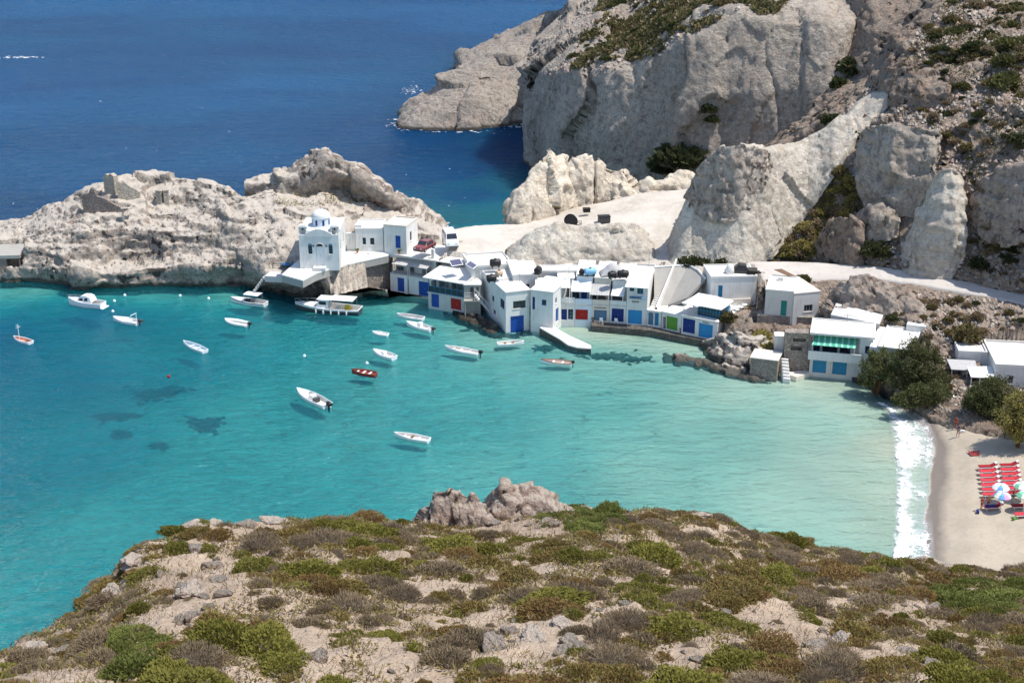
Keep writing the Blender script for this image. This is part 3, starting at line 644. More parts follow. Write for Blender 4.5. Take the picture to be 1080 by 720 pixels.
# ---------------------------------------------------------------- house kit
class House:
    def __init__(s, name, label, cat, A, B, depth, group=None):
        s.a = P(*A); s.b = P(*B); s.b[2] = s.a[2]
        d = s.b - s.a; s.w = float(np.hypot(d[0], d[1])); s.rz = math.atan2(d[1], d[0]); s.d = depth
        s.X = np.array([math.cos(s.rz), math.sin(s.rz), 0]); s.Y = np.array([-s.X[1], s.X[0], 0])
        s.e = empty(name, s.a, s.rz, label, cat, group)
        s.foot(-.6, s.w + .6, -1.2, depth + .3, .05)
    def foot(s, x0, x1, y0, y1, dz=.05):
        c = [s.a + s.X * x + s.Y * y for x, y in ((x0, y0), (x1, y0), (x1, y1), (x0, y1))]
        CARVE.append(([tuple(q[:2]) for q in c], s.a[2] + dz))
    def L(s, p):
        q = np.asarray(p) - s.a; return (float(q @ s.X), float(q @ s.Y), float(q[2]))
    def Lp(s, px, py, z): return s.L(P(px, py, z + s.a[2]))
    def hit(s, px, py, side='front', at=0.0):       # a pixel on a wall plane -> (along, up)
        r = ray(px, py); o = np.array([0, 0, CAMH]) - s.a
        n = s.Y if side == 'front' else s.X
        t = (at - o @ n) / (r @ n); q = o + r * t
        return (float(q @ (s.X if side == 'front' else s.Y)), float(q[2]))
    def rect(s, px, side='front', at=0.0):
        x0, y0, x1, y1 = px; cx, cy = (x0 + x1) / 2, (y0 + y1) / 2
        u0 = s.hit(x0, cy, side, at)[0]; u1 = s.hit(x1, cy, side, at)[0]
        z1 = s.hit(cx, y0, side, at)[1]; z0 = s.hit(cx, y1, side, at)[1]
        return (min(u0, u1), max(u0, u1), z0, z1)
    def walls(s, x0, x1, y0, y1, z0, z1, mat, ops=None, name='wall', reveal=.2):
        """closed box whose front/left/right faces are cut by openings: ops side -> [(u0,u1,z0,z1,depth)]"""
        ops = ops or {}; m = MB()
        def face(o, U, N, u0, u1, holes):
            us = sorted({u0, u1, *[min(max(h[0], u0), u1) for h in holes], *[min(max(h[1], u0), u1) for h in holes]})
            zs = sorted({z0, z1, *[min(max(h[2], z0), z1) for h in holes], *[min(max(h[3], z0), z1) for h in holes]})
            pt = lambda u, z, dp=0: (o[0] + U[0] * u + N[0] * dp, o[1] + U[1] * u + N[1] * dp, z)
            for i in range(len(us) - 1):
                for j in range(len(zs) - 1):
                    uc, zc = (us[i] + us[i + 1]) / 2, (zs[j] + zs[j + 1]) / 2
                    if any(h[0] < uc < h[1] and h[2] < zc < h[3] for h in holes): continue
                    m.add([pt(us[i], zs[j]), pt(us[i + 1], zs[j]), pt(us[i + 1], zs[j + 1]), pt(us[i], zs[j + 1])], [(0, 1, 2, 3)])
            for h in holes:
                dp = h[4] if len(h) > 4 else reveal
                c = [(h[0], h[2]), (h[1], h[2]), (h[1], h[3]), (h[0], h[3])]
                vs = [pt(*q) for q in c] + [pt(*q, dp) for q in c]
                m.add(vs, [(0, 4, 5, 1), (1, 5, 6, 2), (2, 6, 7, 3), (3, 7, 4, 0), (4, 7, 6, 5)])
        face((0, y0), (1, 0), (0, 1), x0, x1, ops.get('front', []))
        face((x0, 0), (0, 1), (1, 0), y0, y1, ops.get('left', []))
        face((x1, 0), (0, 1), (-1, 0), y0, y1, ops.get('right', []))
        m.add([(x0, y1, z0), (x1, y1, z0), (x1, y1, z1), (x0, y1, z1)], [(0, 3, 2, 1)])
        m.add([(x0, y0, z1), (x1, y0, z1), (x1, y1, z1), (x0, y1, z1)], [(0, 1, 2, 3)])
        return m.build(name, mat, s.e)
    def roof(s, x0, x1, y0, y1, z, mat=None, th=.16, over=.1, rim=0.0, name='roof'):
        m = MB().box(x0 - over, x1 + over, y0 - over, y1 + over, z + .003, z + th)
        if rim:
            r = .22
            for bx in ((x0 - over + .004, x1 + over - .004, y0 - over + .004, y0 - over + r), (x0 - over + .004, x1 + over - .004, y1 + over - r, y1 + over - .004), (x0 - over + .004, x0 - over + r, y0 - over + r, y1 + over - r), (x1 + over - r, x1 + over - .004, y0 - over + r, y1 + over - r)):
                m.box(*bx, z + th - .01, z + th + rim)
        return m.build(name, mat or W2, s.e, bevel=.03)
    def frame(s, side, at):
        """maps (u, inward, z) of a wall to local xyz"""
        if side == 'front': return lambda u, i, z: (u, at + i, z)
        if side == 'left': return lambda u, i, z: (at + i, u, z)
        return lambda u, i, z: (at - i, u, z)
    def bars(s, m, F, u0, u1, i0, i1, z0, z1):
        pts = [F(u, i, z) for z in (z0, z1) for i in (i0, i1) for u in (u0, u1)]
        m.add(pts, [(0, 2, 3, 1), (4, 5, 7, 6), (0, 1, 5, 4), (2, 6, 7, 3), (0, 4, 6, 2), (1, 3, 7, 5)])
    def door(s, r, mat, side='front', at=0.0, rec=.2, planks=None, label=None):
        F = s.frame(side, at); u0, u1, z0, z1 = r[:4]; m = MB(); n = planks or max(3, int((u1 - u0) / .28))
        wd = (u1 - u0) / n
        for k in range(n): s.bars(m, F, u0 + k * wd + .012, u0 + (k + 1) * wd - .012, rec - .06, rec - .012, z0 + .02, z1 - .02)
        for zz in (.12, .5, .86): s.bars(m, F, u0 + .03, u1 - .03, rec - .085, rec - .055, z0 + (z1 - z0) * zz, z0 + (z1 - z0) * zz + .1)
        s.bars(m, F, u0 + .002, u1 - .002, rec - .022, rec - .008, z0 + .004, z1 - .004)
        d = m.build('door', mat, s.e)
        if label: d['label'] = label
        hm = MB(); c = F((u0 + u1) / 2 + .08, 0, (z0 + z1) / 2 - .1)
        s.bars(hm, F, (u0 + u1) / 2 + .05, (u0 + u1) / 2 + .09, rec - .13, rec - .088, (z0 + z1) / 2 - .1, (z0 + z1) / 2 + .05)
        hm.build('handle', PT['grey'], d); return d
    def window(s, r, mat, side='front', at=0.0, rec=.16, cols=2, rows=1, sill=True, label=None):
        F = s.frame(side, at); u0, u1, z0, z1 = r[:4]; m = MB(); b = min(.07, (u1 - u0) * .13)
        for q in ((u0, u0 + b, z0, z1), (u1 - b, u1, z0, z1), (u0 + b, u1 - b, z0, z0 + b), (u0 + b, u1 - b, z1 - b, z1)):
            s.bars(m, F, q[0] + .002, q[1] - .002, rec - .07, rec - .006, q[2] + .002, q[3] - .002)
        for k in range(1, cols):
            uc = u0 + (u1 - u0) * k / cols; s.bars(m, F, uc - b * .4, uc + b * .4, rec - .06, rec - .012, z0 + b, z1 - b)
        for k in range(1, rows):
            zc = z0 + (z1 - z0) * k / rows; s.bars(m, F, u0 + b, u1 - b, rec - .055, rec - .014, zc - b * .35, zc + b * .35)
        wn = m.build('window', mat, s.e)
        if label: wn['label'] = label
        g = MB(); s.bars(g, F, u0 + b * .6, u1 - b * .6, rec - .03, rec - .02, z0 + b * .6, z1 - b * .6); g.build('pane', GLASS, wn)
        if sill:
            q = MB(); s.bars(q, F, u0 - .06, u1 + .06, -.07, rec - .08, z0 - .07, z0 - .004); q.build('sill', W, wn)
        return wn
    def opens(s, spec, side='front', at=0.0):
        """spec: (kind, pixel rect, paint name, extra) -> openings for walls() plus the parts that fill them"""
        ops = []
        for it in spec:
            kind, px, col = it[:3]; ex = it[3] if len(it) > 3 else {}
            r = s.rect(px, side, at)
            if kind == 'gap': ops.append((*r, ex.get('deep', 1.6))); continue
            ops.append((*r, .2))
            if kind == 'door': s.door(r, PT[col], side, at, .2, ex.get('planks'), ex.get('label'))
            else: s.window(r, PT[col], side, at, .16, ex.get('cols', 2), ex.get('rows', 1), ex.get('sill', True), ex.get('label'))
        return ops
    def rail(s, x0, x1, y, z, h=.95, mat=None, dirn='x', step=.9, name='railing'):
        m = MB(); n = max(1, int((x1 - x0) / step))
        P3 = (lambda u, zz: (u, y, zz)) if dirn == 'x' else (lambda u, zz: (y, u, zz))
        for k in range(n + 1):
            u = x0 + (x1 - x0) * k / n; m.tube([P3(u, z), P3(u, z + h)], .028, 5)
        for f in (1, .62, .3): m.tube([P3(x0, z + h * f), P3(x1, z + h * f)], .024, 5)
        return m.build(name, mat or PT['white'], s.e)
    def sheet(s, pts, th, mat, name='awning', ribs=0, rmat=None):
        """thin sloping canopy: four local corners (back-left, back-right, front-right, front-left), slightly corrugated"""
        a, b, c, d = [Vector(p) for p in pts]; nu, nv = 24, 5; m = MB(); top = []
        for j in range(nv + 1):
            for i in range(nu + 1):
                u, v = i / nu, j / nv; q = (a.lerp(b, u)).lerp(d.lerp(c, u), v)
                q.z += .02 * math.sin(i * 2.1) - .10 * math.sin(math.pi * v) * (.6 + .4 * math.sin(u * 9)); top.append(q)
        n = len(top); vs = top + [p - Vector((0, 0, th)) for p in top]; W_ = nu + 1
        fs = []
        for j in range(nv):
            for i in range(nu):
                k = j * W_ + i; fs += [(k, k + W_, k + W_ + 1, k + 1), (n + k, n + k + 1, n + k + W_ + 1, n + k + W_)]
        rim = [i for i in range(W_)] + [j * W_ + nu for j in range(1, nv + 1)] + [nv * W_ + i for i in range(nu - 1, -1, -1)] + [j * W_ for j in range(nv - 1, 0, -1)]
        for q in range(len(rim)):
            i0, i1 = rim[q], rim[(q + 1) % len(rim)]; fs.append((i0, i1, n + i1, n + i0))
        return m.add(vs, fs).build(name, mat, s.e)
    def post(s, x, y, z0, z1, r=.05, mat=None):
        return MB().tube([(x, y, z0), (x, y, z1)], r, 8).build('post', mat or PT['white'], s.e)

def boathouse(label, A, B, depth, h1, h2=0, setback=2.0, ground=(), upper=(), awn=None, wall=None, uwall=None, rail=None, parapet=.0, rim=.0, group='boat houses along the water', name='boathouse', rmat=None):
    """boat garage at the water with an optional living storey set back above it"""
    H = House(name, label, 'boathouse', A, B, depth, group); wl = wall or W
    ops = {'front': H.opens(ground)}
    H.walls(0, H.w, 0, depth, -1.4, h1, wl, ops)
    if h2:
        MB().box(-.02, H.w + .02, -.06, depth, h1 + .003, h1 + .14).build('terrace_floor', GREY, H.e, bevel=.02)
        if parapet:
            m = MB().box(.003, H.w - .003, -.03, .13, h1 + .14, h1 + parapet); m.build('parapet', wl, H.e, bevel=.02)
        ops = {'front': H.opens(upper, at=setback)} if upper else {}
        H.walls(.05, H.w - .05, setback, depth, h1 + .14, h1 + h2, uwall or wl, ops, name='upper_wall')
        H.roof(.05, H.w - .05, setback, depth, h1 + h2, rmat, rim=rim)
    else: H.roof(0, H.w, 0, depth, h1, rmat, rim=rim)
    for q in (awn or []):
        x0, x1, zt, zf, yf, mt = q
        H.sheet([(x0, setback + .05, zt), (x1, setback + .05, zt), (x1, yf, zf), (x0, yf, zf)], .06, mt)
        for x in (x0 + .12, x1 - .12): H.post(x, yf + .12, h1 + .1, zf - .08, .04)
    if rail: H.rail(rail[0], rail[1], .05, h1 + .14, .9, PT[rail[2]])
    return H

# --- row with the coloured doors
G1 = 'boat houses along the water'
bh = {}
bh[1] = boathouse('boathouse with a dark blue door and glass panel, beside the corner house at the jetty', (588.5, 338, .8), (606, 338, .8), 9, 2.55, 2.9, 2.2,
   [('door', (590, 326, 598, 337.4), 'navy'), ('window', (599, 326, 604.5, 337), 'greyblue', {'rows': 3, 'sill': False})], [('gap', (589, 304, 600, 316), 0, {'deep': 1.4})], parapet=.85, awn=[(-3.2, 1.7, 5.6, 4.95, -.3, PT['lightcloth'])])
bh[2] = boathouse('boathouse with a red door under a white canopy and pale blue balcony', (606.2, 338, .8), (624, 338.6, .8), 10, 2.3, 3.5, 2.0,
   [('door', (605.8 + 1, 326.4, 620, 337.2), 'red')], [('door', (613, 306, 619, 316), 'blue'), ('window', (603.5, 308, 611, 315), 'greyblue')], parapet=.95, wall=PALEB, awn=[(-.6, 2.15, 5.3, 4.35, -.1, PT['white'])], rail=(.1, 2.2, 'navy'))
bh[3] = boathouse('beige boathouse with a grey blue door below a grey canvas canopy', (624.2, 338.6, .8), (642.5, 339.6, .8), 10, 2.4, 3.3, 2.0,
   [('door', (626.3, 327, 639.8, 338.2), 'greyblue'), ('gap', (626.5, 324, 639.5, 325.2), 0, {'deep': .4})], [('gap', (621, 308, 629, 316), 0), ('gap', (631, 308, 638.5, 316), 0)], parapet=.8, wall=CREAM, awn=[(-.5, 2.35, 5.0, 3.95, -.1, PT['greycloth'])])
bh[4] = boathouse('boathouse with a dark navy door and a short white canopy, left of the tall one', (642.8, 339.8, .8), (660, 341, .8), 10, 2.5, 3.0, 1.9,
   [('door', (645, 325.4, 657.8, 339.4), 'navy')], [('gap', (645.5, 311, 656.5, 317.5), 0)], parapet=.75, awn=[(.1, 1.9, 4.8, 4.0, -.1, PT['white'])])
H = bh[5] = House('boathouse', 'tall boathouse with a light blue door and a blue window under its flat canopy', 'boathouse', (660.2, 341.4, .8), (682, 343, .8), 9, G1)
ops = H.opens([('door', (662.4, 327, 677, 341.6), 'sky'), ('window', (672, 303.4, 678.4, 310), 'sky'), ('window', (664, 303.4, 669, 307), 'greyblue'), ('gap', (666.5, 317.2, 674, 319), 0, {'deep': .5})])
H.walls(0, H.w, 0, 9, -1.4, 5.7, W, {'front': ops}); H.roof(0, H.w, 0, 9, 5.7, None, .16, .08, .25)
H.sheet([(.0, .1, 6.3), (H.w + .1, .1, 6.3), (H.w + .2, -1.0, 5.75), (-.2, -1.0, 5.75)], .08, PT['white'])
H.sheet([(.4, -.02, 4.15), (H.w - .2, -.02, 4.15), (H.w - .2, -.5, 4.0), (.4, -.5, 4.0)], .05, PT['greyblue'], 'ledge')
bh[6] = boathouse('low boathouse with a pale grey blue double door, right of the tall one', (682.3, 343.2, .8), (697, 345.4, .8), 6, 2.2, ground=[('door', (683.6, 329.5, 689, 342.6), 'greyblue'), ('door', (690.4, 330, 694.6, 343.4), 'turq')], rim=.0)
bh[7] = boathouse('low boathouse with a bright green door', (697.6, 346, .8), (718, 350.6, .8), 7, 2.35, ground=[('gap', (698.8, 334, 702.2, 347), 0, {'deep': 1}), ('door', (702.8, 334, 714.6, 348), 'green')])
H = bh[8] = boathouse('boathouse with one navy and one sky blue door below a glazed veranda', (718.4, 351.4, .8), (756, 359, .8), 8, 2.55, 0, ground=[('door', (720, 336.2, 733, 351.2), 'navy'), ('door', (736.8, 341.6, 751.6, 356.4), 'sky'), ('gap', (741, 339.4, 747.4, 341), 0, {'deep': .4})])
vr = MB()
x0, x1, y0, y1, z0, z1 = 1.9, H.w - .25, 1.0, 4.4, 2.72, 4.2
for k in range(8):
    x = x0 + (x1 - x0) * k / 7; vr.box(x - .04, x + .04, y0 - .04, y0 + .04, z0, z1)
for zz in (z0 + .03, z0 + .8, z1 - .05): vr.box(x0, x1, y0 - .03, y0 + .03, zz - .035, zz + .035)
vr.box(x0, x0 + .08, y0, y1, z0, z1); vr.box(x1 - .08, x1, y0, y1, z0, z1); vr.box(x0, x1, y1 - .08, y1, z0, z1)
v_ = vr.build('veranda', PT['turq'], H.e)
MB().box(x0 + .09, x1 - .09, y0 + .035, y0 + .05, z0 + .07, z1 - .09).build('pane', GLASS, v_)
H.sheet([(.3, 4.4, 4.65), (3.4, 4.3, 4.7), (2.4, .3, 4.25), (-.4, .5, 4.2)], .07, PT['white'])
H.sheet([(3.2, 4.2, 4.65), (H.w + .5, 4.0, 4.65), (H.w + .25, .35, 4.33), (2.3, .35, 4.33)], .07, PT['lightcloth'])
H.rail(.1, 2.0, .1, 2.7, .8, PT['grey']); H.post(0.0, .55, 2.6, 4.15)

# --- left group under the church terrace
H = boathouse('long boathouse with two blue doors and a shaded balcony below the church terrace', (412, 306.8, .3), (455, 314, .3), 8, 2.75, 2.45, 1.7,
   [('door', (419.2, 293.4, 431, 308), 'blue'), ('door', (441.6, 297.2, 453.2, 312.2), 'blue')], [('window', (418, 281, 426, 287.6), 'greyblue'), ('gap', (431, 280, 437, 288), 0), ('gap', (445, 281, 455, 291), 0)], rail=(.3, 3.2, 'grey'),
   awn=[(.3, 3.1, 4.95, 4.35, .0, PT['greycloth']), (3.2, 6.4, 5.0, 4.4, -.05, PT['greycloth'])])
H.foot(-3.0, H.w + .6, -3.0, 8.3)
MB().box(-.6, H.w + 4.4, .9, 9.5, 5.38, 5.55).build('roof_terrace', W2, H.e, bevel=.03)
MB().box(6.3, 6.75, 1.5, 1.9, 5.55, 7.0).build('chimney', W, H.e, bevel=.03)
MB().box(2.55, 3.1, -.25, .05, -1, 2.9).build('buttress', W, H.e, bevel=.05)
H = House('boathouse', 'boathouse with a wide white canopy over its glazed terrace, beside the narrow concrete one', 'boathouse', (452, 323, .3), (490, 329.6, .3), 7, G1)
ops = {'front': H.opens([('door', (455, 309, 463, 324), 'blue'), ('door', (475.4, 315, 486.4, 326.6), 'red', {'label': 'faded red garage door'})])}
H.walls(0, H.w, 0, 7, -1.4, 2.15, GREY, ops); MB().box(-.05, H.w + .05, -.25, 7, 2.154, 2.3).build('terrace_floor', GREY, H.e, bevel=.02)
H.walls(.1, H.w - .05, 2.2, 7, 2.3, 4.5, GREY, {'front': [(.5, 2.2, 2.4, 4.2, 1.2), (2.7, H.w - .6, 2.4, 4.2, 1.2)]}, name='upper_wall')
gl = MB()
for k in range(7): gl.box(.1 + k * (H.w - .3) / 6, .16 + k * (H.w - .3) / 6, -.12, -.06, 2.3, 4.45)
for zz in (2.35, 3.2, 4.4): gl.box(.1, H.w - .1, -.11, -.07, zz, zz + .06)
g_ = gl.build('glazing_frame', PT['turq'], H.e); MB().box(.17, H.w - .2, -.05, -.04, 2.4, 3.2).build('pane', GLASS, g_)
MB().slab([(-.6, 5.2, 4.95), (H.w + .5, 5.2, 4.95), (H.w + .3, -.7, 4.6), (-.5, -.7, 4.6)], .14).build('canopy', W2, H.e, bevel=.02)
MB().box(H.w - .35, H.w, 1.2, 2.2, 2.3, 4.5).build('side_wall', GREY, H.e)
H = House('boathouse', 'narrow unpainted concrete boathouse with a white metal stair, left of the white corner house', 'boathouse', (489.5, 331, .3), (507, 331, .3), 6, G1)
H.walls(0, H.w, 0, 6, -1.4, 4.3, CONC, {'front': [(.9, 2.1, 2.4, 4.0, 1.5)]}); H.roof(0, H.w, 0, 6, 4.3, None, .16, .12)
st = MB()
for k in range(9): st.box(1.6 + k * .22, 1.85 + k * .22, -.95, -.15, 3.0 - k * .27, 3.05 - k * .27)
for y in (-.95, -.15): st.tube([(1.5, y, 3.1), (3.7, y, .5)], .04, 5); st.tube([(1.5, y, 4.0), (3.7, y, 1.4)], .03, 5)
for y in (-.95, -.15):
    for k in range(5): st.tube([(1.5 + k * .55, y, 3.1 - k * .65), (1.5 + k * .55, y, 4.0 - k * .65)], .025, 5)
st.build('metal_stair', PT['white'], H.e); H.rail(.1, 1.5, -.1, 2.3, .9); MB().box(.0, H.w, -1.0, 0, 2.15, 2.3).build('balcony', CONC, H.e)
for x, z in ((.2, 2.15), (H.w - .2, 2.15)): H.post(x, -.9, -1, z, .07, CONC)

# --- white corner houses at the jetty
H = House('white_house', 'white cube house with one big blue door at the waterline, wide dark window above', 'house', (533.5, 352, -.2), (558.5, 349, -.2), 11, 'white cube houses')
ops = {'front': H.opens([('door', (538.4, 333, 552.6, 350.6), 'blue'), ('window', (541.2, 317.2, 554.4, 325), 'greydark', {'cols': 4})]),
       'left': H.opens([('window', (527.6, 315.6, 532, 324.8), 'navy'), ('window', (519, 312, 521.2, 317.4), 'navy'), ('window', (520.4, 326.6, 522.8, 331), 'navy')], 'left', 0)}
H.walls(0, H.w, 0, 11, -1.2, 6.0, W, ops); H.roof(0, H.w, 0, 11, 6.0, None, .15, .12); 
MB().box(.1, H.w - .1, 5.0, 5.25, 6.153, 6.3).build('roof_kerb', GREY, H.e)
H = House('white_house', 'white house with a small square blue window, next to the slipway at the jetty', 'house', (559.5, 342, 1.0), (583, 345, 1.0), 6.5, 'white cube houses')
ops = {'front': H.opens([('window', (571.4, 316, 576.2, 322), 'blue', {'cols': 1}), ('door', (561.4, 313, 564.2, 326.4), 'navy')]),
       'right': [(1.2, 2.4, .2, 2.2, .2), (1.0, 1.6, 3.1, 3.9, .2)]}
H.door((1.2, 2.4, .2, 2.2), PT['blue'], 'right', H.w); H.window((1.0, 1.6, 3.1, 3.9), PT['blue'], 'right', H.w, cols=1)
H.walls(0, H.w, 0, 6.5, -2, 5.0, W, ops); H.roof(0, H.w, 0, 6.5, 5.0, None, .15, .1)
H = House('white_house', 'small white upper house with one tiny dark window, behind the two corner houses', 'house', (541, 309, 4.2), (568, 308, 4.2), 7, 'white cube houses')
ops = {'front': H.opens([('window', (554.6, 299.4, 558.6, 302.6), 'greydark', {'cols': 1})])}
H.walls(0, H.w, 0, 7, -2, 2.6, W, ops); H.roof(0, H.w, 0, 7, 2.6, None, .14, .1)
H = House('white_house', 'flat white house with a wide roof terrace and rough rim, behind the narrow concrete boathouse', 'house', (497, 296, 4.6), (540, 293, 4.6), 6, 'white cube houses')
H.walls(0, H.w, 0, 6, -2.5, 1.9, W, {'front': [(.6, 1.3, .3, 1.5, .3)]}); H.roof(0, H.w, 0, 6, 1.9, None, .15, .1, .2)
H = House('white_house', 'low white roof house behind the canopies of the red and grey blue doors', 'house', (570, 296, 5.2), (655, 296, 5.2), 2.6, 'white cube houses')
H.walls(0, H.w, 0, 2.6, -3, 1.3, W, {'front': [(3.2, 4.6, .1, 1.1, .8)]}); H.roof(0, H.w, 0, 2.6, 1.3, None, .15, .1, .12)

# --- houses right of the grey slope
H = House('white_house', 'white house with a single blue door and a rounded chimney, beside the parked pickup', 'house', (749, 315, 4.6), (797, 314, 4.6), 5.5, 'white cube houses')
ops = {'front': H.opens([('door', (757.4, 301, 762, 313.4), 'turq')])}
H.walls(0, H.w, 0, 5.5, -2, 3.0, W, ops); H.roof(0, H.w, 0, 5.5, 3.0, None, .15, .08, .12)
MB().lathe([(.62, 0), (.6, .5), (.5, .95), (.3, 1.25), (.05, 1.36)], (2.9, 1.6, 3.15), 16).build('chimney', W, H.e, smooth=True)
H = House('beige_house', 'beige cube house with a teal door above the rocky point', 'house', (806, 331.5, 4.6), (835.4, 334, 4.6), 6.5, 'beige cube houses')
ops = {'front': H.opens([('door', (823.4, 317, 829.6, 333), 'teal')]), 'left': [(1.0, 1.7, .9, 2.2, .2), (3.4, 4.1, .9, 2.2, .2)]}
H.window((1.0, 1.7, .9, 2.2), PT['white'], 'left', 0, cols=1); H.window((3.4, 4.1, .9, 2.2), PT['white'], 'left', 0, cols=1)
H.walls(0, H.w, 0, 6.5, -1.5, 3.35, BEIGE, ops); H.roof(0, H.w, 0, 6.5, 3.35, None, .15, .06, .1)
MB().box(1.2, 1.9, 4.2, 4.8, 3.5, 4.0).build('chimney', W, H.e, bevel=.03)
H = House('beige_house', 'plain beige cube house with one grey shuttered window, right of the teal door house', 'house', (835.9, 334.6, 4.6), (863, 332, 4.6), 6.5, 'beige cube houses')
ops = {'front': H.opens([('window', (848, 321.4, 857, 328.4), 'grey', {'cols': 3})])}
H.walls(0, H.w, 0, 6.5, -1.5, 3.25, GREY, ops); H.roof(0, H.w, 0, 6.5, 3.25, CREAM, .15, .06)
MB().slab([(.5, 7.4, 4.4), (1.6, 7.4, 4.4), (3.2, 6.2, 3.6), (2.4, 6.2, 3.6)], .08).build('roof_panel', PT['brown'], H.e)
H = House('boathouse', 'two storey boathouse with a green striped awning and two blue doors below', 'boathouse', (853, 393.6, .4), (917, 399.4, .4), 5.6, G1)
ops = {'front': H.opens([('door', (857, 379.4, 871.4, 393), 'turq'), ('door', (878, 380.6, 893, 395), 'turq')])}
H.walls(0, H.w, 0, 5.6, -1.2, 2.05, GREY, ops)
wx = 6.0
MB().box(-.25, H.w, -.45, 5.6, 2.054, 2.25).build('balcony_floor', W, H.e, bevel=.02); MB().box(-.25, wx + .3, -.45, -.28, 2.25, 3.25).build('parapet', W, H.e, bevel=.03)
H.walls(.0, wx, 1.5, 5.6, 2.25, 5.3, W, {'front': [(.3, 1.1, 2.4, 4.6, .6), (1.4, 3.3, 2.4, 4.6, .6), (3.6, 4.9, 2.4, 4.6, .6)]}, name='upper_wall')
for a, b in ((.3, 1.1), (1.4, 3.3), (3.6, 4.9)): H.window((a, b, 2.4, 4.6), PT['blue'], 'front', 1.5, .3, 2, 2, False)
H.walls(wx + .004, H.w, .2, 5.6, 2.25, 5.3, W, {'front': [(wx + .7, wx + 1.35, 3.3, 4.3, .2)]}, name='wing'); H.window((wx + .7, wx + 1.35, 3.3, 4.3), PT['blue'], 'front', .2, cols=1)
H.roof(0, H.w, .2, 5.6, 5.3, None, .18, .25, .1)
STRIPE = None
t = NT('striped_green_awning'); co = t.coord(); sx_ = t.n('ShaderNodeSeparateXYZ', {0: co}).outputs[0]
stp = t.math('SINE', t.math('MULTIPLY', sx_, 8.5)); STRIPE = t.done(t.bsdf(t.mix(t.ramp(stp, [(.45, 0.), (.55, 1.)]), srgb(80, 165, 140), srgb(150, 205, 185)), .8))
H.sheet([(.6, 1.45, 5.15), (wx - .2, 1.45, 5.15), (wx - .5, -.6, 4.15), (.1, -.6, 4.15)], .05, STRIPE)
for x in (.2, wx - .6): H.post(x, -.45, 3.2, 4.1, .035)
H = House('white_house', 'white house with a broad pale roof, half hidden by the dark tamarisk trees', 'house', (914, 399, 1.0), (958, 405, 1.0), 8, 'white cube houses')
ops = {'front': H.opens([('window', (915.5, 390, 919, 401), 'white', {'cols': 1}), ('door', (928, 389, 936, 403), 'turq')])}
H.walls(0, H.w, 0, 8, -1, 4.3, W, ops); H.roof(1.2, H.w, 0, 8, 4.3, None, .16, .2, .12)
MB().box(3.5, 5.9, 7.2, 9.4, 3.6, 5.3).build('rear_block', W, H.e, bevel=.04)
H = House('white_house', 'large white house at the right edge with two flat canopies on its terrace', 'house', (1047, 410, 2.6), (1106, 413, 2.6), 8.5, 'white cube houses')
ops = {'front': H.opens([('window', (1063.6, 396, 1068.4, 404.4), 'navy', {'cols': 1})])}
H.walls(0, H.w, 0, 8.5, -1.5, 2.9, W, ops); H.roof(0, H.w, 0, 8.5, 2.9, None, .15, .06, .22)
H.walls(-3.6, -.004, 4.6, 10.5, -1.5, 2.7, W, {'front': [(-2.9, -2.4, 1.2, 1.8, .2)]}, name='wing'); H.roof(-3.6, -.15, 4.6, 10.5, 2.7, None, .15, .05, .2)
MB().slab([(-5.0, 4.2, 2.0), (-1.6, 4.2, 2.0), (-1.7, 1.3, 1.75), (-4.8, 1.5, 1.7)], .1).build('canopy', PT['greycloth'], H.e)
MB().slab([(-3.0, 1.5, 2.15), (-.05, 2.1, 2.15), (-.05, -1.0, 1.8), (-2.9, -1.0, 1.8)], .1).build('canopy', PT['lightcloth'], H.e)
for x, y in ((-4.7, 1.6), (-2.8, -.9), (-1.8, -.9), (-.3, -.9), (-2.9, 1.5)): H.post(x, y, -1.2, 1.65, .06)
MB().box(-3.3, -.1, 2.2, 4.5, -1, 1.2).build('terrace_wall', GREY, H.e)
MB().box(-5.1, -4.9, -3.2, 4.0, -1.5, .0).build('fence_wall', W, H.e, bevel=.03)
MB().box(-4.9, -2.6, -3.2, -3.0, -1.5, .0).build('fence_wall', W, H.e, bevel=.03)
H = House('hut', 'small white windowless hut with a blue edge beside a round bush', 'hut', (816, 371.4, 2.2), (827.4, 372, 2.2), 1.5)
H.walls(0, H.w, 0, 1.5, -1, 2.2, W, {'right': [(.3, 1.1, .1, 1.8, .15)]}); H.door((.3, 1.1, .1, 1.8), PT['blue'], 'right', H.w, .15); H.roof(0, H.w, 0, 1.5, 2.2, None, .1, .05)
H = House('stone_shed', 'low stone shed with a thick slab roof at the left edge of the peninsula', 'shed', (-14, 291, .6), (22.6, 290, .6), 6)
ops = {'front': H.opens([('gap', (7.5, 272.6, 21, 287), 0)])}
H.walls(0, H.w, 0, 6, -1.6, 2.7, STONE, ops); H.roof(0, H.w, 0, 6, 2.7, CONC, .55, .15)
MB().box(.2, H.w + .3, -1.0, 0, -1.6, .05).build('doorstep', CONC, H.e, bevel=.05)

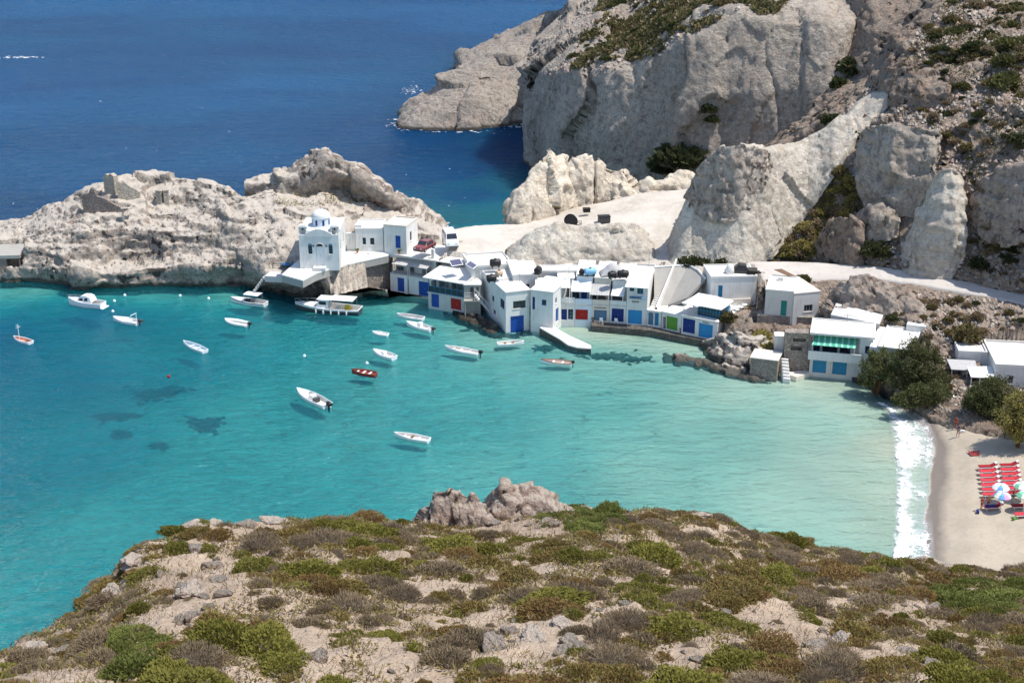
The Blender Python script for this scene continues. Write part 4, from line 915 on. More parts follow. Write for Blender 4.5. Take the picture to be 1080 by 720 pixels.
# --- church
H = House('church', 'white domed church with an arched door on the terrace above the water', 'church', (316.7, 281, 6.0), (358.3, 281, 6.0), 8.2)
w_ = H.w; hh = 4.75; c_ = w_ / 2
rw1 = H.rect((325, 259, 329.4, 268)); rw2 = H.rect((346.6, 259, 351, 268)); rd = H.rect((333.4, 260, 341.4, 273)); rd = (rd[0], rd[1], .1, rd[3])
H.walls(0, w_, 0, 8.2, -.6, hh, W, {'front': [(*rw1, .18), (*rw2, .18), (*rd, .25)], 'right': [(1.5, 2.1, 2.0, 3.6, .2), (5.4, 6.0, 2.0, 3.6, .2)]})
H.door(rd, PT['white'], rec=.25, planks=2)
fan = MB(); n = 9; xc = (rd[0] + rd[1]) / 2; rad = (rd[1] - rd[0]) / 2
ring = [(xc + rad * math.cos(math.pi * k / n), -.03, rd[3] + .02 + rad * .8 * math.sin(math.pi * k / n)) for k in range(n + 1)]
fan.add(ring + [(p[0], .02, p[2]) for p in ring], [tuple(range(n + 1)), tuple(range(2 * n + 1, n, -1))] + [(k, k + 1, n + 2 + k, n + 1 + k) for k in range(n)])
fan.build('fanlight', GLASS, H.e)
arch = MB()
for k in range(n):
    a0, a1 = ring[k], ring[k + 1]; arch.tube([(a0[0], -.06, a0[2] + .03), (a1[0], -.06, a1[2] + .03)], .06, 5)
arch.build('door_arch', W, H.e)
for r_ in (rw1, rw2):
    wn = H.window(r_, PT['greyblue'], cols=1, rows=3)
    xm = (r_[0] + r_[1]) / 2; q = (r_[1] - r_[0]) / 2
    rg = [(xm + q * math.cos(math.pi * k / 6), -.02, r_[3] + .01 + q * math.sin(math.pi * k / 6)) for k in range(7)]
    MB().add(rg + [(p[0], .02, p[2]) for p in rg], [tuple(range(7)), tuple(range(13, 6, -1))] + [(k, k + 1, 8 + k, 7 + k) for k in range(6)]).build('arch', PT['greyblue'], wn)
for y0 in (1.5, 5.4): H.window((y0, y0 + .6, 2.0, 3.6), PT['greyblue'], 'right', w_, cols=1, rows=3)
for x in (H.hit(330.8, 261)[0], H.hit(344.4, 261)[0]):
    lm = MB().tube([(x, 0, 3.2), (x, -.25, 3.25)], .03, 5).lathe([(.05, 0), (.12, .08), (.1, .3), (.03, .36)], (x, -.25, 3.0), 8); lm.build('wall_lamp', PT['greydark'], H.e)
# curved front parapet, side cornices and corner belfries
fp = MB(); n = 24; top = []
for k in range(n + 1):
    x = .9 + (w_ - 1.8) * k / n; u = (k / n) * 2 - 1
    top.append((x, hh + .12 + .75 * max(0, math.cos(u * 1.5)) ** 1.1 - .10 * (abs(u) > .97)))
vs = [(x, y, z) for y in (-.12, .35) for x, z in top] + [(x, y, hh - .25) for y in (-.12, .35) for x, z in top]
m_ = n + 1; fs = []
for k in range(n): fs += [(k, k + 1, m_ + k + 1, m_ + k), (2 * m_ + k, k, k + 1, 2 * m_ + k + 1)[::1], (m_ + k, m_ + k + 1, 3 * m_ + k + 1, 3 * m_ + k), (2 * m_ + k, 2 * m_ + k + 1, 3 * m_ + k + 1, 3 * m_ + k)]
fs += [(0, m_, 3 * m_, 2 * m_), (n, m_ + n, 3 * m_ + n, 2 * m_ + n)]
fp.add(vs, fs).build('front_gable', W, H.e)
for x0 in (.0, w_ - 1.15):
    tb = MB()
    for a in (0, .93):
        for b in (0, .93): tb.box(x0 + a, x0 + a + .22, .15 + b, .37 + b, hh + .003, hh + 1.05)
    tb.box(x0 - .06, x0 + 1.21, .09, 1.36, hh + 1.053, hh + 1.22); tb.box(x0 + .1, x0 + 1.05, .25, 1.2, hh + 1.22, hh + 1.36)
    tb.box(x0 + .2, x0 + .95, .9, 1.1, hh + .003, hh + 1.05)
    b_ = tb.build('belfry', W, H.e, bevel=.02); MB().lathe([(.16, 0), (.13, .16), (.06, .26)], (x0 + .57, .55, hh + .6), 10).build('bell', PT['greydark'], b_)
MB().box(-.05, w_ + .05, 1.6, 8.25, hh + .003, hh + .35).build('roof', W2, H.e, bevel=.05)
MB().box(.9, w_ - .9, .4, 7.6, hh + .35, hh + .55).build('roof_vault', W2, H.e, bevel=.08)
drm = MB(); cy = 3.3; rr_ = 1.34; zb = hh + .45
drm.lathe([(rr_ + .1, 0), (rr_ + .1, .12), (rr_, .16), (rr_, 1.3), (rr_ + .1, 1.34), (rr_ + .1, 1.44), (rr_, 1.46)], (c_, cy, zb), 32)
dr = drm.build('drum', PALEB, H.e)
for k in range(8):
    a = -math.pi / 2 + (k + .5) * math.pi / 4; ca, sa = math.cos(a), math.sin(a); m = MB()
    for du in (-.16, .16): pass
    q = [(c_ + (rr_ + .02) * ca - sa * u, cy + (rr_ + .02) * sa + ca * u, zb + z) for u, z in ((-.15, .3), (.15, .3), (.15, 1.0), (.08, 1.12), (0, 1.16), (-.08, 1.12), (-.15, 1.0))]
    q2 = [(p[0] - ca * .06, p[1] - sa * .06, p[2]) for p in q]
    m.add(q + q2, [tuple(range(7)), tuple(range(13, 6, -1))] + [(i, (i + 1) % 7, 7 + (i + 1) % 7, 7 + i) for i in range(7)]).build('window', PT['navy'], dr)
MB().lathe([(rr_ + .02, 0)] + [((rr_ + .02) * math.cos(t_), 1.0 * math.sin(t_)) for t_ in np.linspace(.05, 1.5, 12)] + [(.02, 1.01)], (c_, cy, zb + 1.46), 32).build('dome', W2, H.e, smooth=True)
MB().tube([(c_, cy, zb + 2.42), (c_, cy, zb + 2.95)], .03, 5).tube([(c_ - .18, cy, zb + 2.78), (c_ + .18, cy, zb + 2.78)], .03, 5).build('cross', PT['greydark'], H.e)
MB().box(w_ * .5 - .9, w_ * .5 + .9, -1.0, 0, -.3, .08).build('doorstep', W, H.e, bevel=.02)
# church terrace
def terrace(name, label, cat, pts, th, mats, parts, z_low=None):
    e = empty(name, P(*pts[0]), 0, label, cat); o = P(*pts[0])
    q = [tuple(P(*p) - o) for p in pts]
    CARVE.append(([tuple(P(*p)[:2]) for p in pts], min(p[2] for p in pts) - .12))
    MB().slab([(p[0], p[1], p[2]) for p in q], .18).build(parts[0], mats[0], e, bevel=.02)
    MB().slab([(p[0] * .998, p[1] + .03, p[2] - .184) for p in q], th).build(parts[1], mats[1], e, bevel=.03); return e
T = terrace('church_terrace', 'white paved terrace with a concrete edge in front of the church', 'terrace',
   [(297, 289.5, 5.5), (319.4, 295.6, 5.5), (334, 287.6, 5.6), (362, 279.6, 5.6), (409, 269.4, 5.7), (414, 264, 6.0), (376, 262, 6.0), (362, 266, 6.0), (318, 272, 6.0), (304, 283, 5.7)], 1.0, (W2, CONC), ('paving', 'concrete_edge'))
H = House('stone_wall', 'rough stone retaining wall under the church terrace, left of the two blue doors', 'wall', (346, 284.2, 5.4), (410.5, 269, 5.4), 1.2)
H.walls(0, H.w, .06, 1.2, -6.5, -.75, STONE)
CARVE.append(([tuple(q[:2]) for q in (P(344, 285, 5.6), P(412, 269, 5.6), P(412, 269, 5.6) - (0, 5.5, 0), P(344, 285, 5.6) - (0, 4.5, 0))], 1.6))
H = House('lower_terrace', 'small grey concrete landing with steps and a dark railing beside the church terrace', 'terrace', (279, 291, 4.2), (298, 292, 4.2), 3.5)
MB().box(0, H.w, 0, 3.5, -.9, 0).build('landing', GREY, H.e, bevel=.03); H.rail(.1, H.w, 3.3, 0, .9, PT['greydark'])
sm_ = MB()
for k in range(7): sm_.box(-.3 - k * .26, -.02 - k * .26, -.2 - k * .1, .7 - k * .1, -.5 - k * .36, -.2 - k * .36)
sm_.build('steps', GREY, H.e)
MB().slab([(1.2, 3.6, .9), (3.0, 4.6, .95), (4.2, 3.8, .95), (2.4, 2.6, .9)], .05).build('blue_cover', paint('blue_tarpaulin', srgb(50, 105, 150), .6), H.e)
H = House('white_house', 'low white house with two small dark windows right of the church', 'house', (375.6, 264.5, 6.1), (404.6, 264.5, 6.1), 5, 'white cube houses')
ops = {'front': H.opens([('window', (382.4, 250.6, 386, 258), 'greyblue', {'cols': 1}), ('window', (390.4, 251, 394.8, 258.2), 'greydark', {'cols': 2, 'rows': 2})])}
H.walls(0, H.w, 0, 5, -.8, 3.3, W, ops); H.roof(0, H.w, 0, 5, 3.3, None, .14, .05, .1); MB().box(-.1, .9, .3, 1.3, 3.44, 3.9).build('parapet', W, H.e, bevel=.03)
H = House('white_house', 'white cube house with a blue door beside the parked red car', 'house', (405.4, 265, 6.1), (429, 267, 6.1), 5, 'white cube houses')
ops = {'front': H.opens([('door', (417, 248.6, 422.4, 261.8), 'blue')]), 'right': [(1.6, 2.3, 1.4, 2.8, .2)]}
H.window((1.6, 2.3, 1.4, 2.8), PT['greydark'], 'right', H.w, cols=1)
H.walls(0, H.w, 0, 5, -.8, 3.9, W, ops); H.roof(0, H.w, 0, 5, 3.9, CREAM, .14, .04, .18)
H = House('garden_wall', 'short white wall joining the church to the low white house', 'wall', (365.5, 264, 6), (375.4, 264, 6), .4)
H.walls(0, H.w, 0, .4, -.6, 2.6, W); H.roof(0, H.w, 0, .4, 2.6, None, .08, .04)

# --- walls, quay, jetty, slope
def px_slab(name, label, cat, pts, th, mat, kind=None, bevel=.03, group=None):
    o = P(*pts[0]); q = [tuple(P(*p) - o) for p in pts]
    CARVE.append(([tuple(P(*p)[:2]) for p in pts], min(p[2] for p in pts) - .15))
    ob = MB().slab(q, th).build(name, mat, bevel=bevel); ob.location = tuple(o); return tag(ob, label, cat, group, kind)
T = terrace('jetty', 'pale concrete jetty angling into the shallow water by the white corner house', 'jetty', [(569, 345, .95), (580, 341.8, .95), (600, 353.4, .6), (623.4, 364, .5), (623.6, 367.2, .5), (609, 366.2, .5), (599, 363.4, .5), (590, 357, .7)], 1.3, (W2, STONEDK), ('deck', 'stone_base'))
px_slab('quay', 'grey concrete quay apron in front of the row of coloured doors', 'quay', [(623, 338, .72), (660, 341, .72), (697, 345.4, .72), (719, 351, .72), (757, 358.4, .72), (755, 361.4, .72), (716, 354.4, .72), (688, 348.6, .72), (624, 343.2, .72)], 1.3, STONEDK)
px_slab('landing', 'low pale landing slab beside the rocky point steps', 'quay', [(827, 393, .5), (852, 389, .5), (856, 392.5, .5), (840, 397.4, .5)], 1.0, CREAM)
H = House('retaining_wall', 'bare grey sloping concrete wall with a white rim between the tall boathouse and the road', 'wall', (690, 326, 2.9), (722, 326, 2.9), 1)
H_ = H; q = [H.L(P(*p)) for p in ((690, 282, 7.0), (726, 279.6, 7.2), (736, 285, 7.1), (744, 294, 6.6), (724, 314, 4.6), (704, 322, 3.2), (690, 326, 2.9))]
MB().slab(q, .5).build('slab', CONC, H.e)
W3 = [P(*p) for p in ((690, 282, 7.0), (744, 294, 6.6), (690, 326, 2.9))]; nn = np.cross(W3[1] - W3[0], W3[2] - W3[0]); nn /= nn[2]
CARVE.append(([tuple(P(*p)[:2]) for p in ((686, 282, 7.0), (726, 278, 7.2), (738, 284, 7.1), (748, 294, 6.6), (726, 316, 4.6), (704, 324, 3.2), (688, 328, 2.9))], (-nn[0], -nn[1], float(nn @ W3[0]) - 1.7)))
rm = MB(); 
for a, b in zip(q[:3], q[1:4]): rm.tube([(a[0], a[1], a[2] + .05), (b[0], b[1], b[2] + .05)], .16, 6)
rm.build('rim', W, H.e)
H = House('stairway', 'narrow white stairway climbing beside the tall boathouse to the road', 'stairs', (683, 329, 2.7), (690.5, 330, 2.7), 9)
sw = MB(); n = 24
for k in range(n): sw.box(.02, H.w, .3 + k * .38, .3 + (k + 1) * .38 - .002, -.5, .18 + k * .185)
sw.build('steps', W2, H.e); MB().hull([[(H.w + .01, .2, -.5), (H.w + .01, .2, .8), (H.w + .25, .2, .8), (H.w + .25, .2, -.5)], [(H.w + .01, 9.4, 3.5), (H.w + .01, 9.4, 5.2), (H.w + .25, 9.4, 5.2), (H.w + .25, 9.4, 3.5)]]).build('side_wall', W, H.e)
H = House('patio', 'white paved patio with a cream parapet below the house with the rounded chimney', 'patio', (762, 331, 3.6), (797, 330, 3.6), 3.2)
MB().box(0, H.w, 0, 3.2, -1.6, 0).build('paving', W2, H.e, bevel=.03); MB().box(-.3, H.w + .1, 3.2, 3.45, -1.6, 1.0).build('parapet', CREAM, H.e, bevel=.04)
for x, y in ((1.4, 1.2), (2.6, .9), (3.4, 1.6)):
    MB().lathe([(.04, 0), (.04, .68), (.4, .7), (.4, .74), (.03, .74)], (x, y, 0), 12).build('table', PT['white'], H.e)
H = House('stone_terrace', 'stone walled terrace with a pale flat top and white side steps on the rocky point', 'terrace', (790.6, 395, .3), (819, 398.6, .3), 3.2)
H.walls(0, H.w, 0, 3.2, -1, 2.3, STONE); H.roof(0, H.w, 0, 3.2, 2.3, CREAM, .14, .1)
sm_ = MB()
for k in range(7): sm_.box(H.w + .15 + k * .12, H.w + 1.0 + k * .12, 1.9 - k * .34, 2.24 - k * .34, -1, 1.95 - k * .3)
sm_.build('steps', W2, H.e)
H = House('stone_wall', 'tall grey stone wall with dark niches left of the green awning house', 'wall', (826, 386, 1.0), (853, 387, 1.0), 1.6)
H.walls(0, H.w, 0, 1.6, -1.5, 4.6, STONE, {'front': [(.8, 2.2, 2.2, 2.8, .6), (1.0, 2.6, 3.4, 3.9, .5)]})
H = House('stone_wall', 'long low rubble wall along the foot of the beige houses', 'wall', (798, 341, 3.4), (858, 344, 3.4), 1.2)
H.walls(0, H.w, 0, 1.2, -1.5, 1.2, STONE)
H = House('concrete_apron', 'sloping pale concrete apron behind the green awning house', 'apron', (876, 334, 6.0), (928, 341, 6.0), 3)
MB().hull([[(0, 0, -.5), (0, 0, .3), (0, 3.2, .9), (0, 3.2, -.5)], [(H.w, 0, -.7), (H.w, 0, -.1), (H.w, 2.4, .4), (H.w, 2.4, -.7)]]).build('slab', GREY, H.e)

# --- ruins on the peninsula
def onp(px, py):
    y = ydepth(PEN, px, py, 4); return (px, py, float(PY(px, py, y)[2]) + .05)
H = House('ruined_wall', 'dark ruined stone gable wall, tallest at its left, on the peninsula', 'ruin', onp(88, 223.5), onp(131, 219), .8, 'ruins on the peninsula')
prof = [(0, 2.6), (.5, 3.0), (1.0, 3.0), (1.4, 3.9), (1.8, 3.7), (2.1, 2.5), (2.9, 2.3), (3.6, 1.9), (4.3, 1.4), (5.2, .9), (6.0, .6)]
sc_ = H.w / 6.0; n = len(prof)
MB().hull([[(x * sc_, 0, -.8), (x * sc_ + .03, .0, z), (x * sc_, .8, z - .05), (x * sc_, .8, -.8), (x * sc_, 0, -.8)] for x, z in prof]).add([(0, 0, -.8), (0, 0, 2.6), (0, .8, 2.55), (0, .8, -.8)], [(0, 1, 2, 3)]).build('masonry', RUIN, H.e)
H = House('ruined_tower', 'pale ruined stone pier standing behind the dark gable wall', 'ruin', onp(110.6, 205), onp(121.4, 205), 1.4, 'ruins on the peninsula')
MB().hull([[(x, 0, -1), (x, 0, z), (x, 1.4, z - .2), (x, 1.4, -1), (x, 0, -1)] for x, z in ((0, 2.9), (.4, 3.3), (.8, 3.1), (1.2, 3.4), (H.w, 3.0))]).add([(H.w, 0, -1), (H.w, 0, 3), (H.w, 1.4, 2.8), (H.w, 1.4, -1)], [(0, 1, 2, 3)]).build('masonry', PALESTONE, H.e)
H = House('ruined_wall', 'long broken pale stone wall stretching right of the ruined pier', 'ruin', onp(124, 207), onp(148, 208), .7, 'ruins on the peninsula')
MB().hull([[(x, 0, -1), (x, 0, z), (x, .7, z - .1), (x, .7, -1), (x, 0, -1)] for x, z in ((0, 2.4), (.7, 2.0), (1.2, 2.2), (1.9, 1.5), (2.6, 1.1), (H.w, .4))]).build('masonry', PALESTONE, H.e)
for xa, lab in ((164.6, 'square stone pillar on the peninsula, left one of the pair'), (173, 'square stone pillar on the peninsula, right one of the pair')):
    H = House('stone_pillar', lab, 'pillar', onp(xa, 213.4), onp(xa + 5.6, 213.4), .8, 'ruins on the peninsula'); m = MB()
    m.box(0, H.w, 0, .8, -1, 1.75).box(-.06, H.w + .06, -.06, .86, 1.753, 1.95); m.build('masonry', PALESTONE, H.e, bevel=.05)
H = House('ruined_wall', 'short low masonry stub with a flat cap below the pillars', 'ruin', onp(129, 232), onp(141, 231), .6, 'ruins on the peninsula')
MB().box(.0, .35, 0, .5, -.8, 1.7).box(-.1, H.w, -.1, .7, 1.703, 1.85).build('masonry', PALESTONE, H.e, bevel=.04)

def aerial(px, py, z, h, label):
    e = empty('aerial', P(px, py, z), random.random(), label, 'aerial', 'aerials on the roofs'); m = MB().tube([(0, 0, -.2), (0, 0, h)], .03, 5); m.build('mast', PT['grey'], e)
    d = MB().tube([(-.5, 0, h - .15), (.5, 0, h - .15)], .02, 4)
    for k in range(5): d.tube([(-.45 + k * .22, -.3 + k * .03, h - .15), (-.45 + k * .22, .3 - k * .03, h - .15)], .015, 4)
    d.build('antenna', PT['grey'], e)
aerial(684.5, 281, 6.9, 2.3, 'thin aerial mast at the top of the white stairway'); aerial(600, 293, 6.5, 1.6, 'aerial on the low white roof house behind the canopies'); aerial(548, 299, 6.0, 1.5, 'aerial beside the clay coloured and black tanks'); aerial(893, 343, 5.8, 1.5, 'aerial on the roof above the green striped awning')
def pot(px, py, z, label, gcol):
    e = empty('potted_plant', P(px, py, z), 0, label, 'potted plant', 'potted plants around the terraces'); MB().lathe([(.14, 0), (.2, .34), (.22, .36), (.18, .37)], n=12).build('pot', paint('terracotta', (.38, .17, .09), .8), e)
    m = MB()
    for k in range(26):
        a, b = random.random() * 6.28, .2 + random.random() * .9; d = Vector((math.cos(a) * math.cos(b), math.sin(a) * math.cos(b), math.sin(b))) * (.28 + .2 * random.random()); s_ = Vector((-d.y, d.x, 0)).normalized() * .06; m.add([Vector((0, 0, .35)) - s_ * .3, Vector((0, 0, .35)) + s_ * .3, Vector((0, 0, .35)) + d + s_, Vector((0, 0, .35)) + d - s_], [(0, 1, 2, 3)])
    m.build('leaves', paint('pot_leaf', (.07, .10, .03), .7, .3), e)
for i_, (px, py, z, lab) in enumerate([(421, 267.4, 6.1, 'potted plant at the door of the blue door cube'), (377, 266.4, 6.1, 'potted plant at the corner of the low white house'), (768, 328, 3.6, 'potted plant at the left of the white patio'), (790, 326.6, 3.6, 'potted plant at the right of the white patio'), (690, 343.4, .75, 'potted plant between the pale grey blue doors'), (718, 350.6, .75, 'potted plant between the green and the navy door'), (625, 338.8, .75, 'potted plant between the red and the grey blue door')]): pot(px, py, z, lab, None)
def chair(px, py, z, rz, label):
    e = empty('chair', P(px, py, z), rz, label, 'chair', 'chairs around the terraces'); MB().box(-.22, .22, -.22, .22, .42, .46).build('seat', PT['white'], e); MB().box(-.22, .22, .19, .22, .463, .92).build('backrest', PT['white'], e); m = MB()
    for x in (-.2, .2):
        for y in (-.2, .2): m.tube([(x, y, 0), (x, y, .42)], .022, 5)
    m.build('legs', PT['white'], e)
for px, py, z, rz, lab in [(776, 327, 3.6, .4, 'white chair beside the tables on the patio, left one'), (783, 325.4, 3.6, 2.2, 'white chair beside the tables on the patio, right one'), (634, 341, .75, 3.0, 'white chair on the quay before the grey blue door'), (650, 341.6, .75, 2.8, 'white chair on the quay before the navy door'), (390, 267, 6.1, 3.3, 'white chair before the windows of the low white house')]: chair(px, py, z, rz, lab)
def cable(pts, name='cable'):
    m = MB(); P_ = [P(*p) for p in pts]; o = P_[0]
    for a, b in zip(P_[:-1], P_[1:]): m.tube([tuple(a - o + (b - a) * t - np.array((0, 0, 1.0)) * .5 * math.sin(math.pi * t)) for t in np.linspace(0, 1, 9)], .018, 4)
    ob = m.build(name, PT['black']); ob.location = tuple(o); return ob
tag(cable([(684.5, 270.5, 8.6), (600, 284, 8.0), (548, 291, 7.4)]), 'thin black cable sagging across the village roofs between the aerials', 'cable')
carve([PEN.ob, SPIT.ob, LOW.ob, ROAD.ob, HILL.ob] + [o for o in C.objects if o.name.startswith(('rocky_point', 'terrace_rock', 'shore_ledge', 'shore_rock'))])
# ---------------------------------------------------------------- boats
def hull_sections(L, B, f, n=18, transom=.78, fine=1.7, rake=.06, draft=.22):
    out = []
    for i in range(n + 1):
        t = i / n; x = -L / 2 + L * t
        b = B / 2 * (transom + (1 - transom) * min(1, t / .4)) if t < .4 else B / 2 * max(.012, 1 - ((t - .4) / .6) ** fine)
        z = f * (1 + .38 * t ** 2.2); out.append((x, b, z, t))
    return out
def boat(label, bow, stern, B, f, hullc='white', liner=(.66, .66, .64), strake='white', group='boats moored in the bay', name='boat', transom=.78, fine=1.8, deck=0.0, floor=.12, cat='boat', band=None):
    b_, s_ = P(*bow, .25), P(*stern, .25); d = b_ - s_; L = float(np.hypot(d[0], d[1]))
    e = empty(name, ((b_[0] + s_[0]) / 2, (b_[1] + s_[1]) / 2, -.07), math.atan2(d[1], d[0]), label, cat, group)
    S = hull_sections(L, B, f, transom=transom, fine=fine); m = MB(); secs = []
    for x, b, z, t in S:
        k = x - (.10 * L * max(0, t - .75)) * 0
        secs.append([(x, -b, z), (x, -b * .94, z * .45), (x, -b * .72, -.06), (x * (.985), 0, -.24 + .2 * t ** 4), (x, b * .72, -.06), (x, b * .94, z * .45), (x, b, z)])
    m.hull(secs); m.add(secs[0], [tuple(range(7))]); hl = m.build('hull', PT[hullc] if isinstance(hullc, str) else hullc, e, smooth=True)
    if band:
        st = MB()
        for sg in (-1, 1): st.hull([[(x, sg * (b * .975 + .012), z * .74), (x, sg * (b * .99 + .012), z * .9)] for x, b, z, t in S])
        st.build('hull_band', PT[band], hl)
    w = .09; m = MB(); ins = []
    for x, b, z, t in S[:-1]:
        bi = max(.02, b - w); xi = max(x, -L / 2 + .08); ins.append([(xi, -bi, z - .005), (xi, -bi * .86, floor + .04), (xi, 0, floor), (xi, bi * .86, floor + .04), (xi, bi, z - .005)])
    m.hull(ins); m.add(ins[0], [tuple(range(5))]); m.build('interior', paint('liner_%d%d%d' % tuple(int(c * 99) for c in liner), liner, .6), e)
    g = MB(); pts = [(x, -b, z) for x, b, z, t in S] + [(x, b, z) for x, b, z, t in S[::-1]]
    g.tube(pts, .055, 6)
    g.tube([pts[0], pts[-1]], .055, 6); g.build('gunwale', PT[strake], e)
    if deck:
        dk = MB(); dd = [s for s in S if s[3] >= deck]
        dk.hull([[(x, -b + .03, z + .01), (x, 0, z + .06), (x, b - .03, z + .01)] for x, b, z, t in dd]); x, b, z, t = dd[0]
        dk.add([(x, -b + .05, floor), (x, b - .05, floor), (x, b - .03, z + .01), (x, 0, z + .06), (x, -b + .03, z + .01)], [(0, 1, 2, 3, 4)])
        dk.build('foredeck', PT['white'], e, smooth=False)
    e['_L'] = L; del e['_L']
    return e, L, S
def thwarts(e, S, B, ts, mat=None, z=None):
    L = S[-1][0] * 2
    for t in ts:
        x = -L / 2 + L * t; s = min(S, key=lambda q: abs(q[3] - t))
        MB().box(x - .13, x + .13, -s[1] + .1, s[1] - .1, s[2] * .62, s[2] * .62 + .05).build('thwart', mat or PT['lightcloth'], e)
def outboard(e, L, z=.5, s=1.0, col='black', y=0):
    m = MB(); x = -L / 2 - .12 * s
    m.hull([[(x + dx * s, y - .17 * s, z + q), (x + dx * s * 1.1, y - .15 * s, z + q + .26 * s), (x + dx * s, y + .15 * s, z + q + .26 * s), (x + dx * s, y + .17 * s, z + q), (x + dx * s, y - .17 * s, z + q)] for dx, q in ((.12, .1), (-.1, .14), (-.36, .12), (-.48, .02))])
    m.box(x - .40 * s, x + .1 * s, y - .15 * s, y + .15 * s, z - .05, z + .13); m.box(x - .2 * s, x - .02 * s, y - .07 * s, y + .07 * s, -.35, z - .05)
    m.add([(x + .12 * s, y - .17 * s, z + .1), (x + .13 * s, y - .15 * s, z + .36 * s), (x + .12 * s, y + .15 * s, z + .36 * s), (x + .12 * s, y + .17 * s, z + .1)], [(0, 1, 2, 3)])
    return m.build('outboard_motor', PT[col], e, bevel=.02)
BOATG = 'small boats moored in the bay'
# motor yacht
e, L, S = boat('white motor yacht with a rounded cabin, nearest the bare rocky peninsula', (72.5, 319), (109, 323), 2.1, .85, deck=.45, group=None, name='motor_yacht', cat='yacht', fine=2.2)
cb = MB()
prof = [(1.1, .72, .95), (.75, .78, 1.45), (.2, .82, 1.8), (-.6, .82, 1.86), (-1.15, .8, 1.7), (-1.5, .78, 1.0)]
cb.hull([[(x, -w_, .75), (x, -w_ * .86, z), (x, 0, z + .06), (x, w_ * .86, z), (x, w_, .75)] for x, w_, z in prof]); cab = cb.build('cabin', PT['white'], e, smooth=False)
for sg in (-1, 1):
    for x0, x1, z0, z1 in ((-.05, .65, 1.1, 1.5), (-.85, -.2, 1.15, 1.6)):
        MB().add([(x0, sg * .80, z0), (x1, sg * .79, z0), (x1 - .22, sg * .745, z1 - .06), (x0, sg * .745, z1)], [(0, 1, 2, 3)]).add([(x0, sg * .70, z0), (x1, sg * .69, z0), (x1 - .22, sg * .65, z1), (x0, sg * .65, z1)], [(0, 1, 2, 3)]).build('cabin_window', GLASS, cab)
MB().add([(-1.19, -.5, 1.66), (-1.19, .5, 1.66), (-1.42, .55, 1.1), (-1.42, -.55, 1.1)], [(0, 1, 2, 3)]).build('rear_window', GLASS, cab)
MB().box(-L / 2 - .45, -L / 2 + .02, -.85, .85, .12, .24).build('swim_platform', PT['white'], e, bevel=.04)
rl = MB(); pts = [(x, -b + .08, z + .35) for x, b, z, t in S if t > .6] + [(x, b - .08, z + .35) for x, b, z, t in S[::-1] if t > .6]; rl.tube(pts, .025, 5)
for p in pts[::2]: rl.tube([p, (p[0], p[1], p[2] - .35)], .02, 5)
rl.build('bow_rail', PT['grey'], e)
# speedboat with arch
e, L, S = boat('white speedboat with a radar arch and dark motor beside the motor yacht', (119.5, 336), (146, 340.6), 1.7, .5, deck=.5, band=None, name='speedboat', group=None)
MB().hull([[(.3, -.5, .5), (.05, -.48, 1.0), (.05, .48, 1.0), (.3, .5, .5)], [(.36, -.5, .5), (.1, -.48, 1.0), (.1, .48, 1.0), (.36, .5, .5)]]).build('windscreen', GLASS, e)
MB().tube([(-1.3, -.7, .5), (-1.45, -.6, 1.5), (-1.45, .6, 1.5), (-1.3, .7, .5)], .05, 6).build('radar_arch', PT['white'], e); outboard(e, L, .5, 1.1, 'greydark')
MB().box(-.9, -.2, -.45, .45, .15, .55).build('seat', PT['white'], e, bevel=.06)
# orange boat with mast
e, L, S = boat('small salmon pink boat with a short white mast at the left edge', (14.6, 356), (32.6, 361), 1.25, .42, 'white', (.62, .30, .22), group=None, name='mast_boat')
MB().tube([(.6, 0, .2), (.6, 0, 2.5)], .045, 6).build('mast', PT['white'], e); MB().tube([(.25, 0, 2.2), (1.0, 0, 2.25)], .03, 5).tube([(.6, -.4, 2.05), (.6, .4, 2.05)], .03, 5).build('crosstree', PT['white'], e)
thwarts(e, S, 1.2, (.3,), PT['brown'])
# rowing boat pale
e, L, S = boat('white rowing boat with a pale blue inside drifting alone in mid bay, left', (193.6, 361), (216.4, 370.4), 1.35, .45, 'white', (.5, .62, .68), group=BOATG); thwarts(e, S, 1.3, (.35, .62))
# inflatable
e, L, S = boat('white inflatable dinghy with a black motor near the church rocks', (238, 338), (261.6, 342.4), 1.5, .38, 'white', (.6, .6, .58), group=None, name='inflatable_dinghy', fine=2.6)
tb = MB(); pts = [(x, -b + .05, z * .9) for x, b, z, t in S[:-1]] + [(S[-1][0], 0, S[-1][2])] + [(x, b - .05, z * .9) for x, b, z, t in S[-2::-1]]; tb.tube(pts, .22, 10); tb.build('tube', PT['white'], e, smooth=True); outboard(e, L, .4, .9)
# canopy boat
def canopy(e, x0, x1, w, z, mat, base=.45, name='canopy', crown=.08):
    m = MB(); n = 8
    m.hull([[(x, -w / 2 + w * k / n, z + crown * math.sin(math.pi * k / n)) for k in range(n + 1)] + [(x, w / 2 - w * k / n, z - .07 + crown * math.sin(math.pi * k / n)) for k in range(n + 1)] + [(x, -w / 2, z)] for x in (x0, x1)])
    m.add([(x0, -w / 2, z), (x0, w / 2, z), (x0, w / 2, z - .07), (x0, -w / 2, z - .07)], [(0, 1, 2, 3)]); m.add([(x1, -w / 2, z), (x1, w / 2, z), (x1, w / 2, z - .07), (x1, -w / 2, z - .07)], [(0, 1, 2, 3)])
    c = m.build(name, mat, e)
    for x in (x0 + .1, x1 - .1):
        for y in (-w / 2 + .08, w / 2 - .08): MB().tube([(x, y, base), (x, y, z - .03)], .03, 5).build('canopy_post', PT['grey'], c)
    return c
e, L, S = boat('white boat with a dark hull band and flat white sun canopy below the church terrace', (244, 316.4), (280.4, 321), 1.9, .6, 'white', (.55, .53, .5), deck=.55, band='greydark', group=None, name='canopy_boat')
